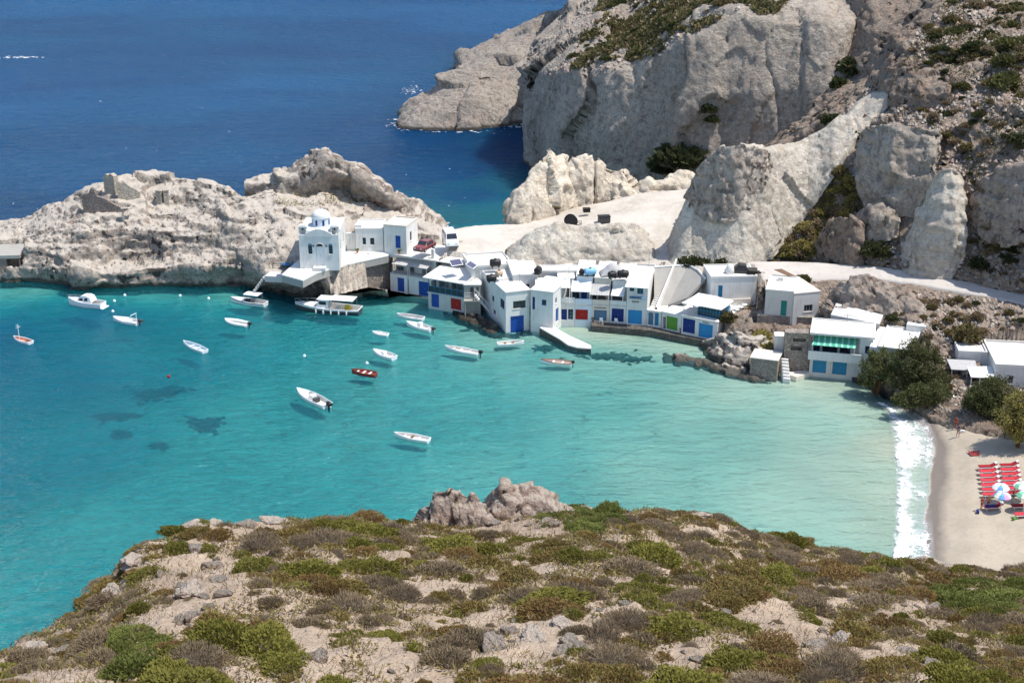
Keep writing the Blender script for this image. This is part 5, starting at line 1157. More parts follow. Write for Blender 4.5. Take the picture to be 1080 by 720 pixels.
canopy(e, -2.0, .35, 1.6, 1.75, PT['white'], .5); thwarts(e, S, 1.8, (.2, .42), PT['grey']); MB().box(-.1, .5, -.4, .4, .2, .8).build('console', PT['greydark'], e, bevel=.04)
# excursion boat
e, L, S = boat('largest boat, a dark hulled excursion boat with white cabin, long awning and fenders', (311.6, 324), (380, 329), 2.9, .85, 'greydark', (.62, .6, .55), strake='white', deck=.5, group=None, name='excursion_boat', band='white', fine=2.2)
cb = MB(); cb.hull([[(x, -.95, .7), (x - s_, -.9, z), (x - s_, .9, z), (x, .95, .7)] for x, z, s_ in ((1.5, .9, 0), (1.15, 2.0, .15), (-.35, 2.05, 0), (-.4, .7, 0))]); cab = cb.build('cabin', PT['white'], e)
MB().box(-.6, 1.3, -1.05, 1.05, 2.06, 2.16).build('cabin_roof', PT['white'], cab, bevel=.03)
for sg in (-1, 1): MB().box(-.1, .95, sg * .945 - .02, sg * .945 + .02, 1.35, 1.85).build('cabin_window', GLASS, cab)
MB().add([(1.30, -.7, 1.35), (1.30, .7, 1.35), (1.12, .68, 1.9), (1.12, -.68, 1.9)], [(0, 1, 2, 3)]).build('windscreen', GLASS, cab)
canopy(e, -4.2, -.65, 2.3, 2.25, PT['white'], .8, 'awning')
for k in range(5):
    x = 1.3 - k * 1.15
    for sg in (-1,):
        s = min(S, key=lambda q: abs(q[0] - x)); MB().lathe([(.02, .05), (.1, .1), (.12, .3), (.1, .55), (.02, .62)], (x, s[1] * 1.0 + .14, .12), 8).build('fender', PT['white'], e); MB().lathe([(.02, .05), (.1, .1), (.12, .3), (.1, .55), (.02, .62)], (x, -s[1] - .14, .12), 8).build('fender', PT['white'], e)
MB().box(-3.2, -2.4, -1.0, -.4, .3, .95).build('storage_box', paint('yellow_cover', (.55, .42, .05), .7), e, bevel=.06); MB().box(-1.9, -1.2, -.5, .5, .3, .85).build('bench', PT['lightcloth'], e, bevel=.04)
rl = MB(); pts = [(x, b - .06, z + .55) for x, b, z, t in S if t > .55]; rl.tube(pts, .025, 5); pts2 = [(p[0], -p[1], p[2]) for p in pts]; rl.tube(pts2, .025, 5)
for p in (pts + pts2)[::2]: rl.tube([p, (p[0], p[1], p[2] - .55)], .02, 5)
rl.build('bow_rail', PT['grey'], e)
# bigger speedboat in the middle
e, L, S = boat('large white speedboat with a black outboard floating in the middle of the bay', (313.4, 412.6), (345.4, 428.4), 1.9, .6, deck=.68, group=None, name='speedboat', liner=(.72, .70, .66), fine=2.2)
outboard(e, L, .55, 1.25); MB().box(-.5, .15, -.38, .38, .2, .95).build('console', PT['white'], e, bevel=.06); MB().hull([[(.15, -.36, .95), (0, -.34, 1.3), (0, .34, 1.3), (.15, .36, .95)], [(.19, -.36, .95), (.04, -.34, 1.3), (.04, .34, 1.3), (.19, .36, .95)]]).build('windscreen', GLASS, e)
MB().box(-1.1, -.7, -.45, .45, .2, .75).build('seat', PT['greydark'], e, bevel=.06); MB().box(.5, 1.0, -.5, .5, .2, .5).build('seat', PT['lightcloth'], e, bevel=.06); MB().box(-L / 2 + .1, -L / 2 + .5, -.7, .7, .2, .6).build('stern_bench', PT['white'], e, bevel=.06)
# row boats
e, L, S = boat('small red rowing boat with white benches, the only red one', (371, 390.6), (396.4, 394.4), 1.4, .42, 'red', (.30, .05, .04), strake='brown', group=BOATG); thwarts(e, S, 1.4, (.25, .5, .75), PT['white'])
e, L, S = boat('tiny plain white dinghy beside the mooring, smallest of all', (392.8, 350.4), (409, 352.6), 1.1, .36, liner=(.74, .74, .72), group=BOATG); thwarts(e, S, 1., (.5,), PT['white'])
e, L, S = boat('short white motorboat with a small console above the red rowing boat', (393.8, 370.4), (416, 377.6), 1.5, .5, deck=.62, group=BOATG, liner=(.72, .7, .68)); MB().box(-.3, .2, -.3, .3, .15, .85).build('console', PT['white'], e, bevel=.05); thwarts(e, S, 1.4, (.2,), PT['white'])
e, L, S = boat('grey white rowing boat moored in the shade before the blue doors', (418.8, 332), (446.4, 336), 1.4, .42, liner=(.5, .48, .45), group=BOATG); thwarts(e, S, 1.4, (.3, .6), PT['grey'])
e, L, S = boat('white motorboat with a console and motor just below the shaded rowing boat', (428.8, 341), (455.6, 348), 1.6, .5, deck=.6, group=BOATG); MB().box(-.45, .1, -.32, .32, .15, 1.0).build('console', PT['white'], e, bevel=.05); outboard(e, L, .45, .9, 'greydark'); thwarts(e, S, 1.4, (.2,), PT['white'])
e, L, S = boat('long white rowing boat nearest the foreground slope, one dark bench', (416, 457.6), (452.4, 464), 1.35, .42, liner=(.66, .64, .60), strake='white', group=BOATG); thwarts(e, S, 1.3, (.3, .7)); thwarts(e, S, 1.3, (.5,), PT['brown'])
e, L, S = boat('long white open boat with a dark tilted motor left of the big blue door', (469.6, 366), (505, 372.6), 1.5, .42, liner=(.62, .6, .56), group=BOATG); thwarts(e, S, 1.4, (.3, .55, .75)); outboard(e, L, .42, .9)
e, L, S = boat('white rowing boat floating right before the big blue door', (552.6, 361), (524.8, 362.6), 1.35, .42, liner=(.60, .58, .52), group=BOATG); thwarts(e, S, 1.3, (.3, .6), PT['brown'])
e, L, S = boat('white rowing boat with a reddish rim near the end of the jetty', (570.6, 380.4), (603, 383), 1.4, .42, liner=(.55, .42, .36), strake='brown', group=BOATG); thwarts(e, S, 1.3, (.3, .6)); outboard(e, L, .4, .6)
for px, py, col, lab in ((120.6, 318, 'white', 'white mooring buoy at the stern of the motor yacht'), (119, 329, 'white', 'white mooring buoy between the motor yacht and the arch speedboat'), (131.6, 312, 'white', 'white buoy hard against the flat ledge of the peninsula'), (190, 312.4, 'white', 'white buoy at the middle of the peninsula shore'), (220, 315.4, 'white', 'white buoy off the right of the peninsula shore'), (321, 376, 'white', 'lone white buoy below the excursion boat'), (387, 383.6, 'white', 'white buoy just above the red rowing boat'), (178, 397.6, 'red', 'small orange red buoy above the dark seagrass')):
    o = MB().lathe([(.02, -.15), (.16, -.1), (.22, .05), (.2, .2), (.1, .3), (.03, .36)], n=12).build('buoy', PT[col], smooth=True); p = P(px, py, 0); o.location = (p[0], p[1], 0); tag(o, lab, 'buoy', 'mooring buoys')

# ---------------------------------------------------------------- vehicles
def car(name, label, cat, px, py, z, rz, L, Wd, H, col, van=False, pickup=False):
    p = P(px, py, z); CARVE2.append((p, 3.0)); e = empty(name, (p[0], p[1], p[2]), rz, label, cat); hw = Wd / 2
    if van: pr = [(-.5, .25, .95), (-.5, 1.0, .95), (-.46, 1.0, .95), (-.1, 1.0, .97), (.22, 1.0, .97), (.36, .58, .96), (.47, .52, .92), (.5, .3, .9)]
    elif pickup: pr = [(-.5, .3, .92), (-.5, .55, .95), (-.2, .55, .95), (-.14, .98, .9), (.08, 1.0, .9), (.24, .6, .95), (.46, .54, .93), (.5, .3, .9)]
    else: pr = [(-.5, .3, .9), (-.48, .62, .93), (-.38, .66, .95), (-.26, .98, .84), (.06, 1.0, .84), (.24, .66, .95), (.46, .56, .92), (.5, .3, .88)]
    m = MB(); secs = [[(x * L, -hw * k, .22), (x * L, -hw, max(.3, min(z_ * H, .55 * H))), (x * L, -hw * k * (.86 if z_ > .6 else 1), z_ * H), (x * L, hw * k * (.86 if z_ > .6 else 1), z_ * H), (x * L, hw, max(.3, min(z_ * H, .55 * H))), (x * L, hw * k, .22)] for x, z_, k in pr]
    m.hull(secs); m.add(secs[0], [tuple(range(6))]); m.add(secs[-1], [tuple(range(6))]); m.build('body', col, e)
    f0, f1 = ((.22, 1.0), (.36, .58)) if van else (((.08, 1.0), (.24, .6)) if pickup else ((.06, 1.0), (.24, .66)))
    q = lambda f, a: (f0[0] + (f1[0] - f0[0]) * f, f0[1] + (f1[1] - f0[1]) * f)
    a, b = q(.1, 0), q(.88, 0)
    MB().add([(a[0] * L + .02, -hw * .74, a[1] * H + .02), (a[0] * L + .02, hw * .74, a[1] * H + .02), (b[0] * L + .02, hw * .84, b[1] * H + .02), (b[0] * L + .02, -hw * .84, b[1] * H + .02)], [(0, 1, 2, 3)]).build('windscreen', GLASS, e)
    for sg in (-1, 1):
        w0 = (-.44 if van else (-.12 if pickup else -.3)); w1 = (.24 if van else (.12 if pickup else .12))
        MB().add([(w0 * L, sg * hw * .965, .62 * H), (w1 * L + .1 * L * .6, sg * hw * .965, .62 * H), (w1 * L, sg * hw * .885, .92 * H), (w0 * L, sg * hw * .885, .92 * H)], [(0, 1, 2, 3)]).build('side_window', GLASS, e)
        for x in (-.31 * L, .31 * L):
            wh = MB(); y0 = sg * (hw + .01); n = 16; r = .31
            wh.tube([(x, y0 - sg * .2, r), (x, y0, r)], r, 16); wl = wh.build('wheel', PT['black'], e); MB().tube([(x, y0, r), (x, y0 + sg * .012, r)], r * .6, 12).build('rim', PT['grey'], wl)
        MB().box(.495 * L, .507 * L, sg * hw * .62 - .14, sg * hw * .62 + .14, .42 * H if not van else .4 * H, .50 * H if not van else .47 * H).build('headlight', PT['white'], e)
    MB().box(.495 * L, .52 * L, -hw * .9, hw * .9, .25, .42).build('bumper', PT['greydark'], e, bevel=.03)
    return e
CARVE2 = []
def zs(surf, p):                 # ground height of a lofted surface under a point
    h = surf.H.reshape(-1, 3); return h[np.argmin((h[:, 0] - p[0]) ** 2 + (h[:, 1] - p[1]) ** 2), 2]
CARP = lambda n, c: paint(n, c, .25, .03, spec=.5)
car('van', 'white van parked on the bare pale ground behind the boathouses', 'van', 475, 258, 7.05, R(-78), 4.6, 1.9, 2.1, CARP('van_white', (.78, .78, .77)), van=True)
car('parked_car', 'dusty red hatchback parked between the blue door cube and the van', 'car', 448, 263.4, 7.0, R(-118), 3.9, 1.7, 1.45, CARP('car_red', (.22, .06, .06)))
car('pickup_truck', 'black pickup truck parked on the road above the house with the rounded chimney', 'truck', 781.5, 289.6, 7.35, R(172), 4.4, 1.75, 1.55, CARP('truck_black', (.02, .02, .022)), pickup=True)
p = P(795, 291, 7.4); e = empty('trailer', p, R(10), 'small black flatbed trailer right of the black pickup', 'trailer')
MB().box(-.9, .9, -.5, .5, .45, .6).box(-.9, -.82, -.5, .5, .6, .95).build('bed', PT['black'], e); MB().tube([(.9, 0, .5), (1.6, 0, .4)], .05, 6).build('drawbar', PT['greydark'], e)
for sg in (-1, 1): MB().tube([(0, sg * .5, .3), (0, sg * .66, .3)], .3, 14).build('wheel', PT['black'], e)
# machinery on the spit
p = P(602, 239.4, 7.6); e = empty('cable_reel', p, R(12), 'big dark round reel on a small frame on the pale ground', 'reel')
for y in (-.45, .45): MB().tube([(0, y - .05, 1.0), (0, y + .05, 1.0)], .98, 24).build('flange', PT['black'], e)
MB().tube([(0, -.4, 1.0), (0, .4, 1.0)], .6, 18).build('drum', PT['greydark'], e)
fr = MB(); fr.tube([(-2.3, 0, .15), (-.4, -.6, .3), (1.5, -.6, .5)], .06, 6).tube([(-2.3, 0, .15), (-.4, .6, .3), (1.5, .6, .5)], .06, 6).tube([(1.5, -.6, .5), (1.5, .6, .5)], .06, 6).tube([(1.5, -.6, .5), (1.5, -.6, 1.1), (1.0, -.6, 1.1)], .05, 6); fr.build('frame', PT['greydark'], e)
for px, py, sz, lab, mt in ((637, 234, (.9, .6, .75), 'grey and black crate on the pale ground right of the dark reel', 'greydark'), (618.6, 223.6, (.55, .4, .45), 'small dark crate near the foot of the white rocks', 'black')):
    p = P(px, py, 8.2 if py > 230 else 8.5); e = empty('crate', p, R(8), lab, 'crate', 'crates on the spit'); a, b, h = sz
    MB().box(-a, a, -b, b, .0, h * 1.2).build('body', PT[mt], e, bevel=.05); MB().box(-a - .04, a + .04, -b - .04, b + .04, h * 1.2 + .003, h * 1.2 + .12).build('lid', PT['black'], e, bevel=.03)

# ---------------------------------------------------------------- roof things
def tank(px, py, z, rz, L, r, col, label):
    p = P(px, py, z); e = empty('water_tank', p, rz, label, 'water tank', 'water tanks on the roofs')
    m = MB(); n = 20; prof = [(.03, -L / 2), (r * .7, -L / 2 + .02), (r * .95, -L / 2 + .14), (r, -L / 2 + .2), (r * .96, -L * .17), (r, -L * .13), (r, L * .13), (r * .96, L * .17), (r, L / 2 - .2), (r * .95, L / 2 - .14), (r * .7, L / 2 - .02), (.03, L / 2)]
    vs = [(zz, q * math.cos(2 * math.pi * k / n), r + .1 + q * math.sin(2 * math.pi * k / n)) for q, zz in prof for k in range(n)]
    m.add(vs, [(i * n + k, i * n + (k + 1) % n, (i + 1) * n + (k + 1) % n, (i + 1) * n + k) for i in range(len(prof) - 1) for k in range(n)]).build('barrel', col, e, smooth=True)
    MB().lathe([(.17, 0), (.17, .1), (.03, .12)], (0, 0, 2 * r + .08), 12).build('lid', PT['greydark'], e)
    MB().box(-L * .35, -L * .22, -r * .8, r * .8, 0, .3).box(L * .22, L * .35, -r * .8, r * .8, 0, .3).build('cradle', PT['greydark'], e)
tank(522.4, 281.4, 6.75, R(10), 1.6, .55, PT['black'], 'black barrel tank standing furthest back, beside the bare ground')
tank(518.4, 297.4, 6.7, R(15), 1.4, .5, PT['black'], 'black barrel tank on the white roof behind the narrow concrete boathouse')
tank(567.4, 289, 6.9, R(70), 1.2, .5, PT['black'], 'black tank above the small upper house with the tiny window')
tank(526.4, 291.6, 6.7, R(30), 1.0, .42, paint('clay_tank', (.50, .36, .26), .6), 'small clay coloured tank between two black tanks')
tank(613.4, 290, 6.8, R(80), .9, .38, PT['black'], 'small black tank left of the sky blue tank')
tank(622.4, 290.6, 6.8, R(12), 1.7, .52, paint('blue_tank', srgb(130, 180, 215), .5), 'sky blue barrel tank, the only blue one')
tank(645.6, 293.4, 6.9, R(20), 1.2, .46, PT['black'], 'black tank above the navy door, left of a matching pair')
tank(657, 292.6, 6.9, R(5), 1.6, .48, PT['black'], 'black tank above the navy door, right of a matching pair')
p = P(647, 287.6, 6.9); e = empty('covered_heap', p, R(5), 'grey tarpaulin draped over a heap behind the roof tanks', 'heap')
n = 14; H_ = np.zeros((n, n * 2, 3))
for j in range(n):
    for i in range(2 * n):
        u, v = i / (2 * n - 1) * 2 - 1, j / (n - 1) * 2 - 1; H_[j, i] = (u * 1.9, v * 1.2, 1.25 * max(0, 1 - abs(u) ** 3) * max(0, 1 - v * v) ** .6 * (1 + .2 * math.sin(5 * u + 2)) - .05)
grid_obj('tarpaulin', H_, PT['greycloth'], e)
def solar(px, py, z, rz, label):
    p = P(px, py, z); e = empty('solar_panel', p, rz, label, 'solar panel', 'solar panels on the flat roof')
    MB().add([(-.9, -.6, .25), (.9, -.6, .25), (.9, .6, .85), (-.9, .6, .85), (-.9, -.58, .2), (.9, -.58, .2), (.9, .62, .8), (-.9, .62, .8)], [(0, 1, 2, 3), (4, 7, 6, 5), (0, 4, 5, 1), (1, 5, 6, 2), (2, 6, 7, 3), (3, 7, 4, 0)]).build('frame', PT['white'], e)
    MB().add([(-.82, -.52, .30), (.82, -.52, .30), (.82, .52, .82), (-.82, .52, .82)], [(0, 1, 2, 3)]).build('panel', paint('solar_cell', (.10, .10, .16), .2), e)
    st = MB()
    for x in (-.8, .8): st.tube([(x, .55, 0), (x, .55, .8)], .03, 5).tube([(x, -.55, 0), (x, -.55, .25)], .03, 5)
    st.build('stand', PT['grey'], e)
solar(481, 280.4, 6.6, R(25), 'pale solar panel with a tank, left one of two on the roof'); solar(497.4, 283, 6.6, R(70), 'solar panel turned sideways, right one of two on the roof')

# ---------------------------------------------------------------- beach
def bz(px, py, dz=0.0):
    p = P(px, py, 1.4)
    for _ in range(5): p = P(px, py, zs(BEACH, p) + dz)
    return p
def lounger(px, py, rz, label, col):
    e = empty('sun_lounger', bz(px, py), rz, label, 'sun lounger', 'red sun loungers in rows on the sand')
    fr = MB().box(-.95, .95, -.32, -.27, .26, .32).box(-.95, .95, .27, .32, .26, .32)
    for x in (-.75, .6):
        for y in (-.29, .29): fr.tube([(x, y, 0), (x, y, .28)], .03, 5)
    fr.build('frame', PT['white'], e); MB().slab([(-.95, -.29, .42), (.35, -.29, .42), (.35, .29, .42), (-.95, .29, .42)], .09).build('mattress', col, e, bevel=.02)
    MB().slab([(.36, -.29, .42), (.98, -.29, .72), (.98, .29, .72), (.36, .29, .42)], .08).build('backrest', col, e); MB().slab([(.78, -.2, .73), (1.0, -.2, .84), (1.0, .2, .84), (.78, .2, .73)], .09).build('pillow', PT['white'], e)
    return e
REDC = paint('red_cushion', srgb(200, 55, 65), .8, .1); DRED = paint('dark_red_cushion', srgb(150, 28, 38), .8, .1)
ordn = ['first', 'second', 'third', 'fourth', 'fifth', 'sixth', 'seventh', 'eighth']
for k in range(7): lounger(1041 + k * .75, 494.5 + k * 4.9, R(4), f'{ordn[k]} red lounger from the back in the left row on the sand', DRED if k == 0 else REDC)
for k in range(7): lounger(1063.6 + k * .75, 493 + k * 4.9, R(4), f'{ordn[k]} red lounger from the back in the right row on the sand', DRED if k in (0, 6) else REDC)
lounger(1047, 537, R(6), 'lone dark red lounger spread with a blue towel under the near parasol', DRED); lounger(1076, 536, R(4), 'dark red lounger at the right edge, front row', DRED); lounger(1079.5, 545, R(4), 'red lounger nearest the foreground at the right edge', REDC)
tw = MB().slab([(-.8, -.27, .0), (.3, -.27, .0), (.3, .27, .0), (-.8, .27, .0)], .03).build('towel', PT['navy']); q = bz(1047, 537); tw.location = (q[0], q[1], q[2] + .455); tw.rotation_euler = (0, 0, R(6)); tag(tw, 'dark blue towel on the red lounger under the near parasol', 'towel')
def parasol(px, py, label, cols, h=2.1):
    e = empty('parasol', bz(px, py), 0, label, 'parasol', 'beach parasols'); MB().tube([(0, 0, -.2), (0, 0, h + .1)], .03, 6).build('pole', PT['white'], e)
    m = MB(); n = 16; rad = .86
    for k in range(n):
        a0, a1 = 2 * math.pi * k / n, 2 * math.pi * (k + 1) / n
        for (r0, z0), (r1, z1) in (((.02, h), (.6, h - .14)), ((.6, h - .14), (rad, h - .42)), ((rad, h - .42), (rad - .01, h - .54))):
            m.add([(r0 * math.cos(a0), r0 * math.sin(a0), z0), (r1 * math.cos(a0), r1 * math.sin(a0), z1), (r1 * math.cos(a1), r1 * math.sin(a1), z1), (r0 * math.cos(a1), r0 * math.sin(a1), z0)], [(0, 1, 2, 3)], (k // 2) % len(cols))
    m.build('canopy', [paint(f'parasol_{c}', srgb(*v), .8, .05) for c, v in cols], e)
pk = ('pink', (225, 150, 195)); lb = ('lightblue', (110, 165, 220)); wt = ('white', (240, 240, 240)); cr = ('cream', (235, 232, 205)); gr = ('green', (130, 195, 160))
parasol(1055, 538.5, 'near parasol with pink, white and blue panels over the towel lounger', [lb, pk, wt, lb, cr]); parasol(1053.5, 529.5, 'pale white and light blue parasol just behind the pink panelled one', [wt, lb, wt, wt]); parasol(1076, 528, 'pale green and white parasol in the back at the right edge', [gr, wt]); parasol(1079, 538, 'pale green parasol in front at the right edge', [gr, gr, wt])
# towels on the sand
q = bz(1029, 478.5); o = MB()
for k in range(5): o.slab([(-.7 + k * .28, -.6, .1 + .08 * math.sin(k * 3)), (-.45 + k * .28, -.62, .08), (-.43 + k * .28, .6, .07), (-.68 + k * .28, .62, .11 + .05 * math.cos(k * 5))], .06)
o = o.build('beach_mat', paint('dull_red_mat', srgb(150, 60, 60), .9, .3, 5)); o.location = tuple(q); tag(o, 'crumpled dull red mat lying alone on the sand', 'mat')

for px, py, c, lab in ((1031, 541, 'navy', 'dark blue beach bag left of the towel lounger'), (1066, 505, 'greydark', 'dark beach bag between the two rows of loungers'), (1015, 456, 'white', 'white beach bag near the pair of people at the top of the beach'), (1070, 548, 'green', 'green beach bag on the sand before the front loungers')):
    e = empty('beach_bag', bz(px, py), px * .3, lab, 'bag', 'bags on the beach'); MB().hull([[(-.22, -.1, 0), (-.26, -.12, .3), (-.22, 0, .36), (-.26, .12, .3), (-.22, .1, 0)], [(.22, -.1, 0), (.26, -.12, .3), (.22, 0, .36), (.26, .12, .3), (.22, .1, 0)]]).add([(-.22, -.1, 0), (-.26, -.12, .3), (-.22, 0, .36), (-.26, .12, .3), (-.22, .1, 0)], [(0, 1, 2, 3, 4)]).add([(.22, -.1, 0), (.26, -.12, .3), (.22, 0, .36), (.26, .12, .3), (.22, .1, 0)], [(0, 1, 2, 3, 4)]).build('body', PT[c], e)
    MB().tube([(-.12, 0, .33), (-.08, 0, .55), (.08, 0, .55), (.12, 0, .33)], .015, 5).build('strap', PT['brown'], e)
# ---------------------------------------------------------------- people
def person(label, px, py, z, rz, skin, top, bottom, hair, h=1.68, arm=((-.30, .05, .95), (.30, .05, .95)), leg=.12, step=.0, sitting=False):
    loc = bz(px, py) if z is None else P(px, py, z); e_name = 'person'
    J = [(0, 0, .95), (0, .01, 1.12), (0, 0, 1.36), (0, -.0, 1.48), (0, -.015, 1.54), (0, -.02, 1.63), (0, -.015, 1.71),
         (-.09, 0, .90), (-.10, -.02 + step, .50), (-.10, .03 + step * 1.6, .08), (-.10, -.12 + step * 1.6, .03), (.09, 0, .90), (.10, -.02 - step, .50), (.10, .03 - step * 1.2, .08), (.10, -.12 - step * 1.2, .03),
         (-.17, 0, 1.40), (-.24, .02, 1.15), arm[0], (arm[0][0], arm[0][1] - .03, arm[0][2] - .12), (.17, 0, 1.40), (.24, .02, 1.15), arm[1], (arm[1][0], arm[1][1] - .03, arm[1][2] - .12)]
    E = [(0, 1), (1, 2), (2, 3), (3, 4), (4, 5), (5, 6), (0, 7), (7, 8), (8, 9), (9, 10), (0, 11), (11, 12), (12, 13), (13, 14), (2, 15), (15, 16), (16, 17), (17, 18), (2, 19), (19, 20), (20, 21), (21, 22)]
    rad = [.14, .125, .14, .065, .058, .095, .075, .085, .058, .04, .035, .085, .058, .04, .035, .058, .045, .034, .026, .058, .045, .034, .026]
    s = h / 1.8
    me = bpy.data.meshes.new('person'); me.from_pydata([tuple(c * s for c in j) for j in J], E, []); o = bpy.data.objects.new('tmp', me); C.objects.link(o)
    sk = o.modifiers.new('s', 'SKIN'); o.modifiers.new('d', 'SUBSURF').levels = 2
    for v, r in zip(me.skin_vertices[0].data, rad): v.radius = (r * s, r * s * .85)
    me.skin_vertices[0].data[0].use_root = True
    dg = bpy.context.evaluated_depsgraph_get(); dg.update(); bm_ = bpy.data.meshes.new_from_object(o.evaluated_get(dg)); bpy.data.objects.remove(o)
    bm_.name = 'person'; mats = [skin, top, bottom, hair]
    bm_.materials.clear()
    for m in mats: bm_.materials.append(m)
    for pl in bm_.polygons:
        c = pl.center / s; pl.use_smooth = True; k = 0
        if c.z > 1.665 or (c.z > 1.54 and c.y > .02): k = 3
        elif abs(c.x) < .2 and 1.12 < c.z < 1.42: k = 1
        elif c.z < .99 and c.z > .72 and abs(c.x) < .21: k = 2
        pl.material_index = k
    ob = bpy.data.objects.new('person', bm_); C.objects.link(ob); ob.location = tuple(loc); ob.rotation_euler = (0, 0, rz); tag(ob, label, 'person', 'people on the beach')
    return ob
SK = paint('tanned_skin', (.36, .18, .11), .6, .08); SK2 = paint('fair_skin', (.52, .32, .23), .6, .08); HR = paint('dark_hair', (.03, .02, .015), .6)
person('standing person in a dark red swimsuit left of the parasols', 1034.6, 538, None, R(30), SK, DRED, DRED, HR, arm=((-.2, -.1, 1.12), (.27, .05, .93)))
person('person in red shorts standing between the loungers and the towel', 1041.6, 536.6, None, R(-40), SK, SK, DRED, HR, step=.06)
person('person in a red shirt walking near the trees at the top of the beach', 1007.4, 452.4, None, R(-20), SK, PT['red'], PT['red'], HR, step=.1)
person('person in a dark blue top near the top of the beach, lower of a pair', 1010, 460.6, None, R(20), SK, PT['navy'], PT['greydark'], HR, step=.08)
person('person half hidden in shade among the right row of loungers', 1068, 530, None, R(100), SK2, DRED, PT['navy'], HR)
# ---------------------------------------------------------------- foliage
def leaf_mat(name, col, var=.35, trans=.35, rough=.7):
    t = NT(name); co = t.coord(); oi = t.n('ShaderNodeObjectInfo').outputs['Random']; n = t.noise(co, 5, 3, .6)
    a = tuple(v * (1 - var) for v in col); b = tuple(v * (1 + var) for v in col)
    c = t.mix(t.math('ADD', t.math('MULTIPLY', oi, .6), t.math('MULTIPLY', n, .4)), a, b)
    d = t.bsdf(c, rough, None, .2); tr = t.n('ShaderNodeBsdfTranslucent', {'Color': c}).outputs[0]
    return t.done(t.n('ShaderNodeMixShader', {0: trans, 1: d, 2: tr}).outputs[0])
def quads(P0, D, Sd, ln, wd):
    """leaf quads: base points, direction, side, length, width"""
    n = len(P0); a = P0 - Sd * wd[:, None] * .5; b = P0 + Sd * wd[:, None] * .5; c = P0 + D * ln[:, None] + Sd * wd[:, None] * .35; d = P0 + D * ln[:, None] - Sd * wd[:, None] * .35
    V = np.stack([a, b, c, d], 1).reshape(-1, 3); F = np.arange(4 * n).reshape(n, 4); return V, F
def np_mesh(name, V, F, mats, mi=None):
    me = bpy.data.meshes.new(name); me.vertices.add(len(V)); me.vertices.foreach_set('co', V.astype(np.float32).reshape(-1))
    me.loops.add(F.size); me.loops.foreach_set('vertex_index', F.reshape(-1).astype(np.int32)); me.polygons.add(len(F)); me.polygons.foreach_set('loop_start', np.arange(len(F)) * F.shape[1])
    for m in mats: me.materials.append(m)
    if mi is not None: me.polygons.foreach_set('material_index', mi.astype(np.int32))
    me.update(calc_edges=True); me.validate(); return me
def unit(v): return v / (np.linalg.norm(v, axis=1)[:, None] + 1e-9)
def cushion(name, n, mats, ln, wd, flat=.55, upb=.5, rough=.25, seed=0, core=.8, twig=.0):
    """low rounded shrub: leaf blades over a lumpy dome, with a woody core"""
    g = np.random.default_rng(seed); d = unit(g.normal(size=(n, 3))); d[:, 2] = np.abs(d[:, 2])
    lump = 1 + rough * fbm(d * 1.9 + seed * 7, 3); r = lump * (1 - .38 * g.random(n) ** 2.2)
    p = d * r[:, None] * (1, 1, flat); D = unit(d * (1, 1, .8) + (0, 0, upb) + .55 * g.normal(size=(n, 3))); S = unit(np.cross(D, g.normal(size=(n, 3))))
    V, F = quads(p, D, S, ln * (.6 + .8 * g.random(n)), wd * (.6 + .8 * g.random(n))); mi = (g.random(n) < twig).astype(int)
    nu, nv = 14, 6; cv = []
    for j in range(nv):
        th = math.pi / 2 * j / (nv - 1)
        for i in range(nu):
            a = 2 * math.pi * i / nu; cv.append((math.cos(a) * math.cos(th), math.sin(a) * math.cos(th), math.sin(th)))
    cv = np.array(cv); cl = 1 + rough * fbm(cv * 1.9 + seed * 7, 3); cv = cv * (cl * core)[:, None] * (1, 1, flat) - (0, 0, .06)
    cf = np.array([(j * nu + i, j * nu + (i + 1) % nu, (j + 1) * nu + (i + 1) % nu, (j + 1) * nu + i) for j in range(nv - 1) for i in range(nu)])
    me = np_mesh(name, np.r_[V, cv], np.r_[F, cf + len(V)], mats, np.r_[mi, np.full(len(cf), len(mats) - 1)]); return me
CORE = paint('woody_core', (.09, .072, .05), .95, .3, 6)
LM = {'green': leaf_mat('green_shrub_leaf', (.19, .175, .036), .3), 'bright': leaf_mat('bright_green_leaf', (.15, .165, .04), .25), 'olive': leaf_mat('olive_shrub_leaf', (.23, .18, .055)), 'dry': leaf_mat('dry_grey_twigs', (.25, .19, .115), .3, .25), 'rust': leaf_mat('rust_shrub_leaf', (.20, .115, .045)), 'twig': leaf_mat('dark_twigs', (.19, .14, .09), .3, .2), 'dark': leaf_mat('dark_evergreen_leaf', (.045, .058, .02), .3), 'tam': leaf_mat('tamarisk_leaf', (.135, .145, .058), .35), 'yel': leaf_mat('yellow_green_scrub_leaf', (.30, .26, .085), .3)}
kinds = {
 'green_cushion_shrub': (('green',), .095, .06, .5, 3600, 0, 'rounded green cushion shrub on the near stony slope'),
 'bright_green_shrub': (('bright',), .12, .055, .45, 3400, 0, 'bright green leafy low shrub on the near stony slope'),
 'olive_shrub': (('olive', 'rust'), .10, .055, .46, 3200, .25, 'olive and ochre low shrub on the near stony slope'),
 'dry_grey_shrub': (('dry', 'twig'), .14, .032, .46, 3400, .3, 'dry grey brown twiggy shrub on the near stony slope'),
 'rust_brown_shrub': (('rust', 'olive'), .10, .05, .4, 3000, .25, 'rust brown low shrub on the near stony slope'),
 'bare_twig_shrub': (('twig', 'dry'), .2, .02, .55, 2200, .3, 'dark leafless twiggy shrub on the near stony slope')}
tmpl = {k: [cushion(k, v[4], [LM[q] for q in v[0]] + [CORE], v[1], v[2], v[3], .5, .3, 10 * i + j, .78, v[5]) for j in range(3)] for i, (k, v) in enumerate(kinds.items())}

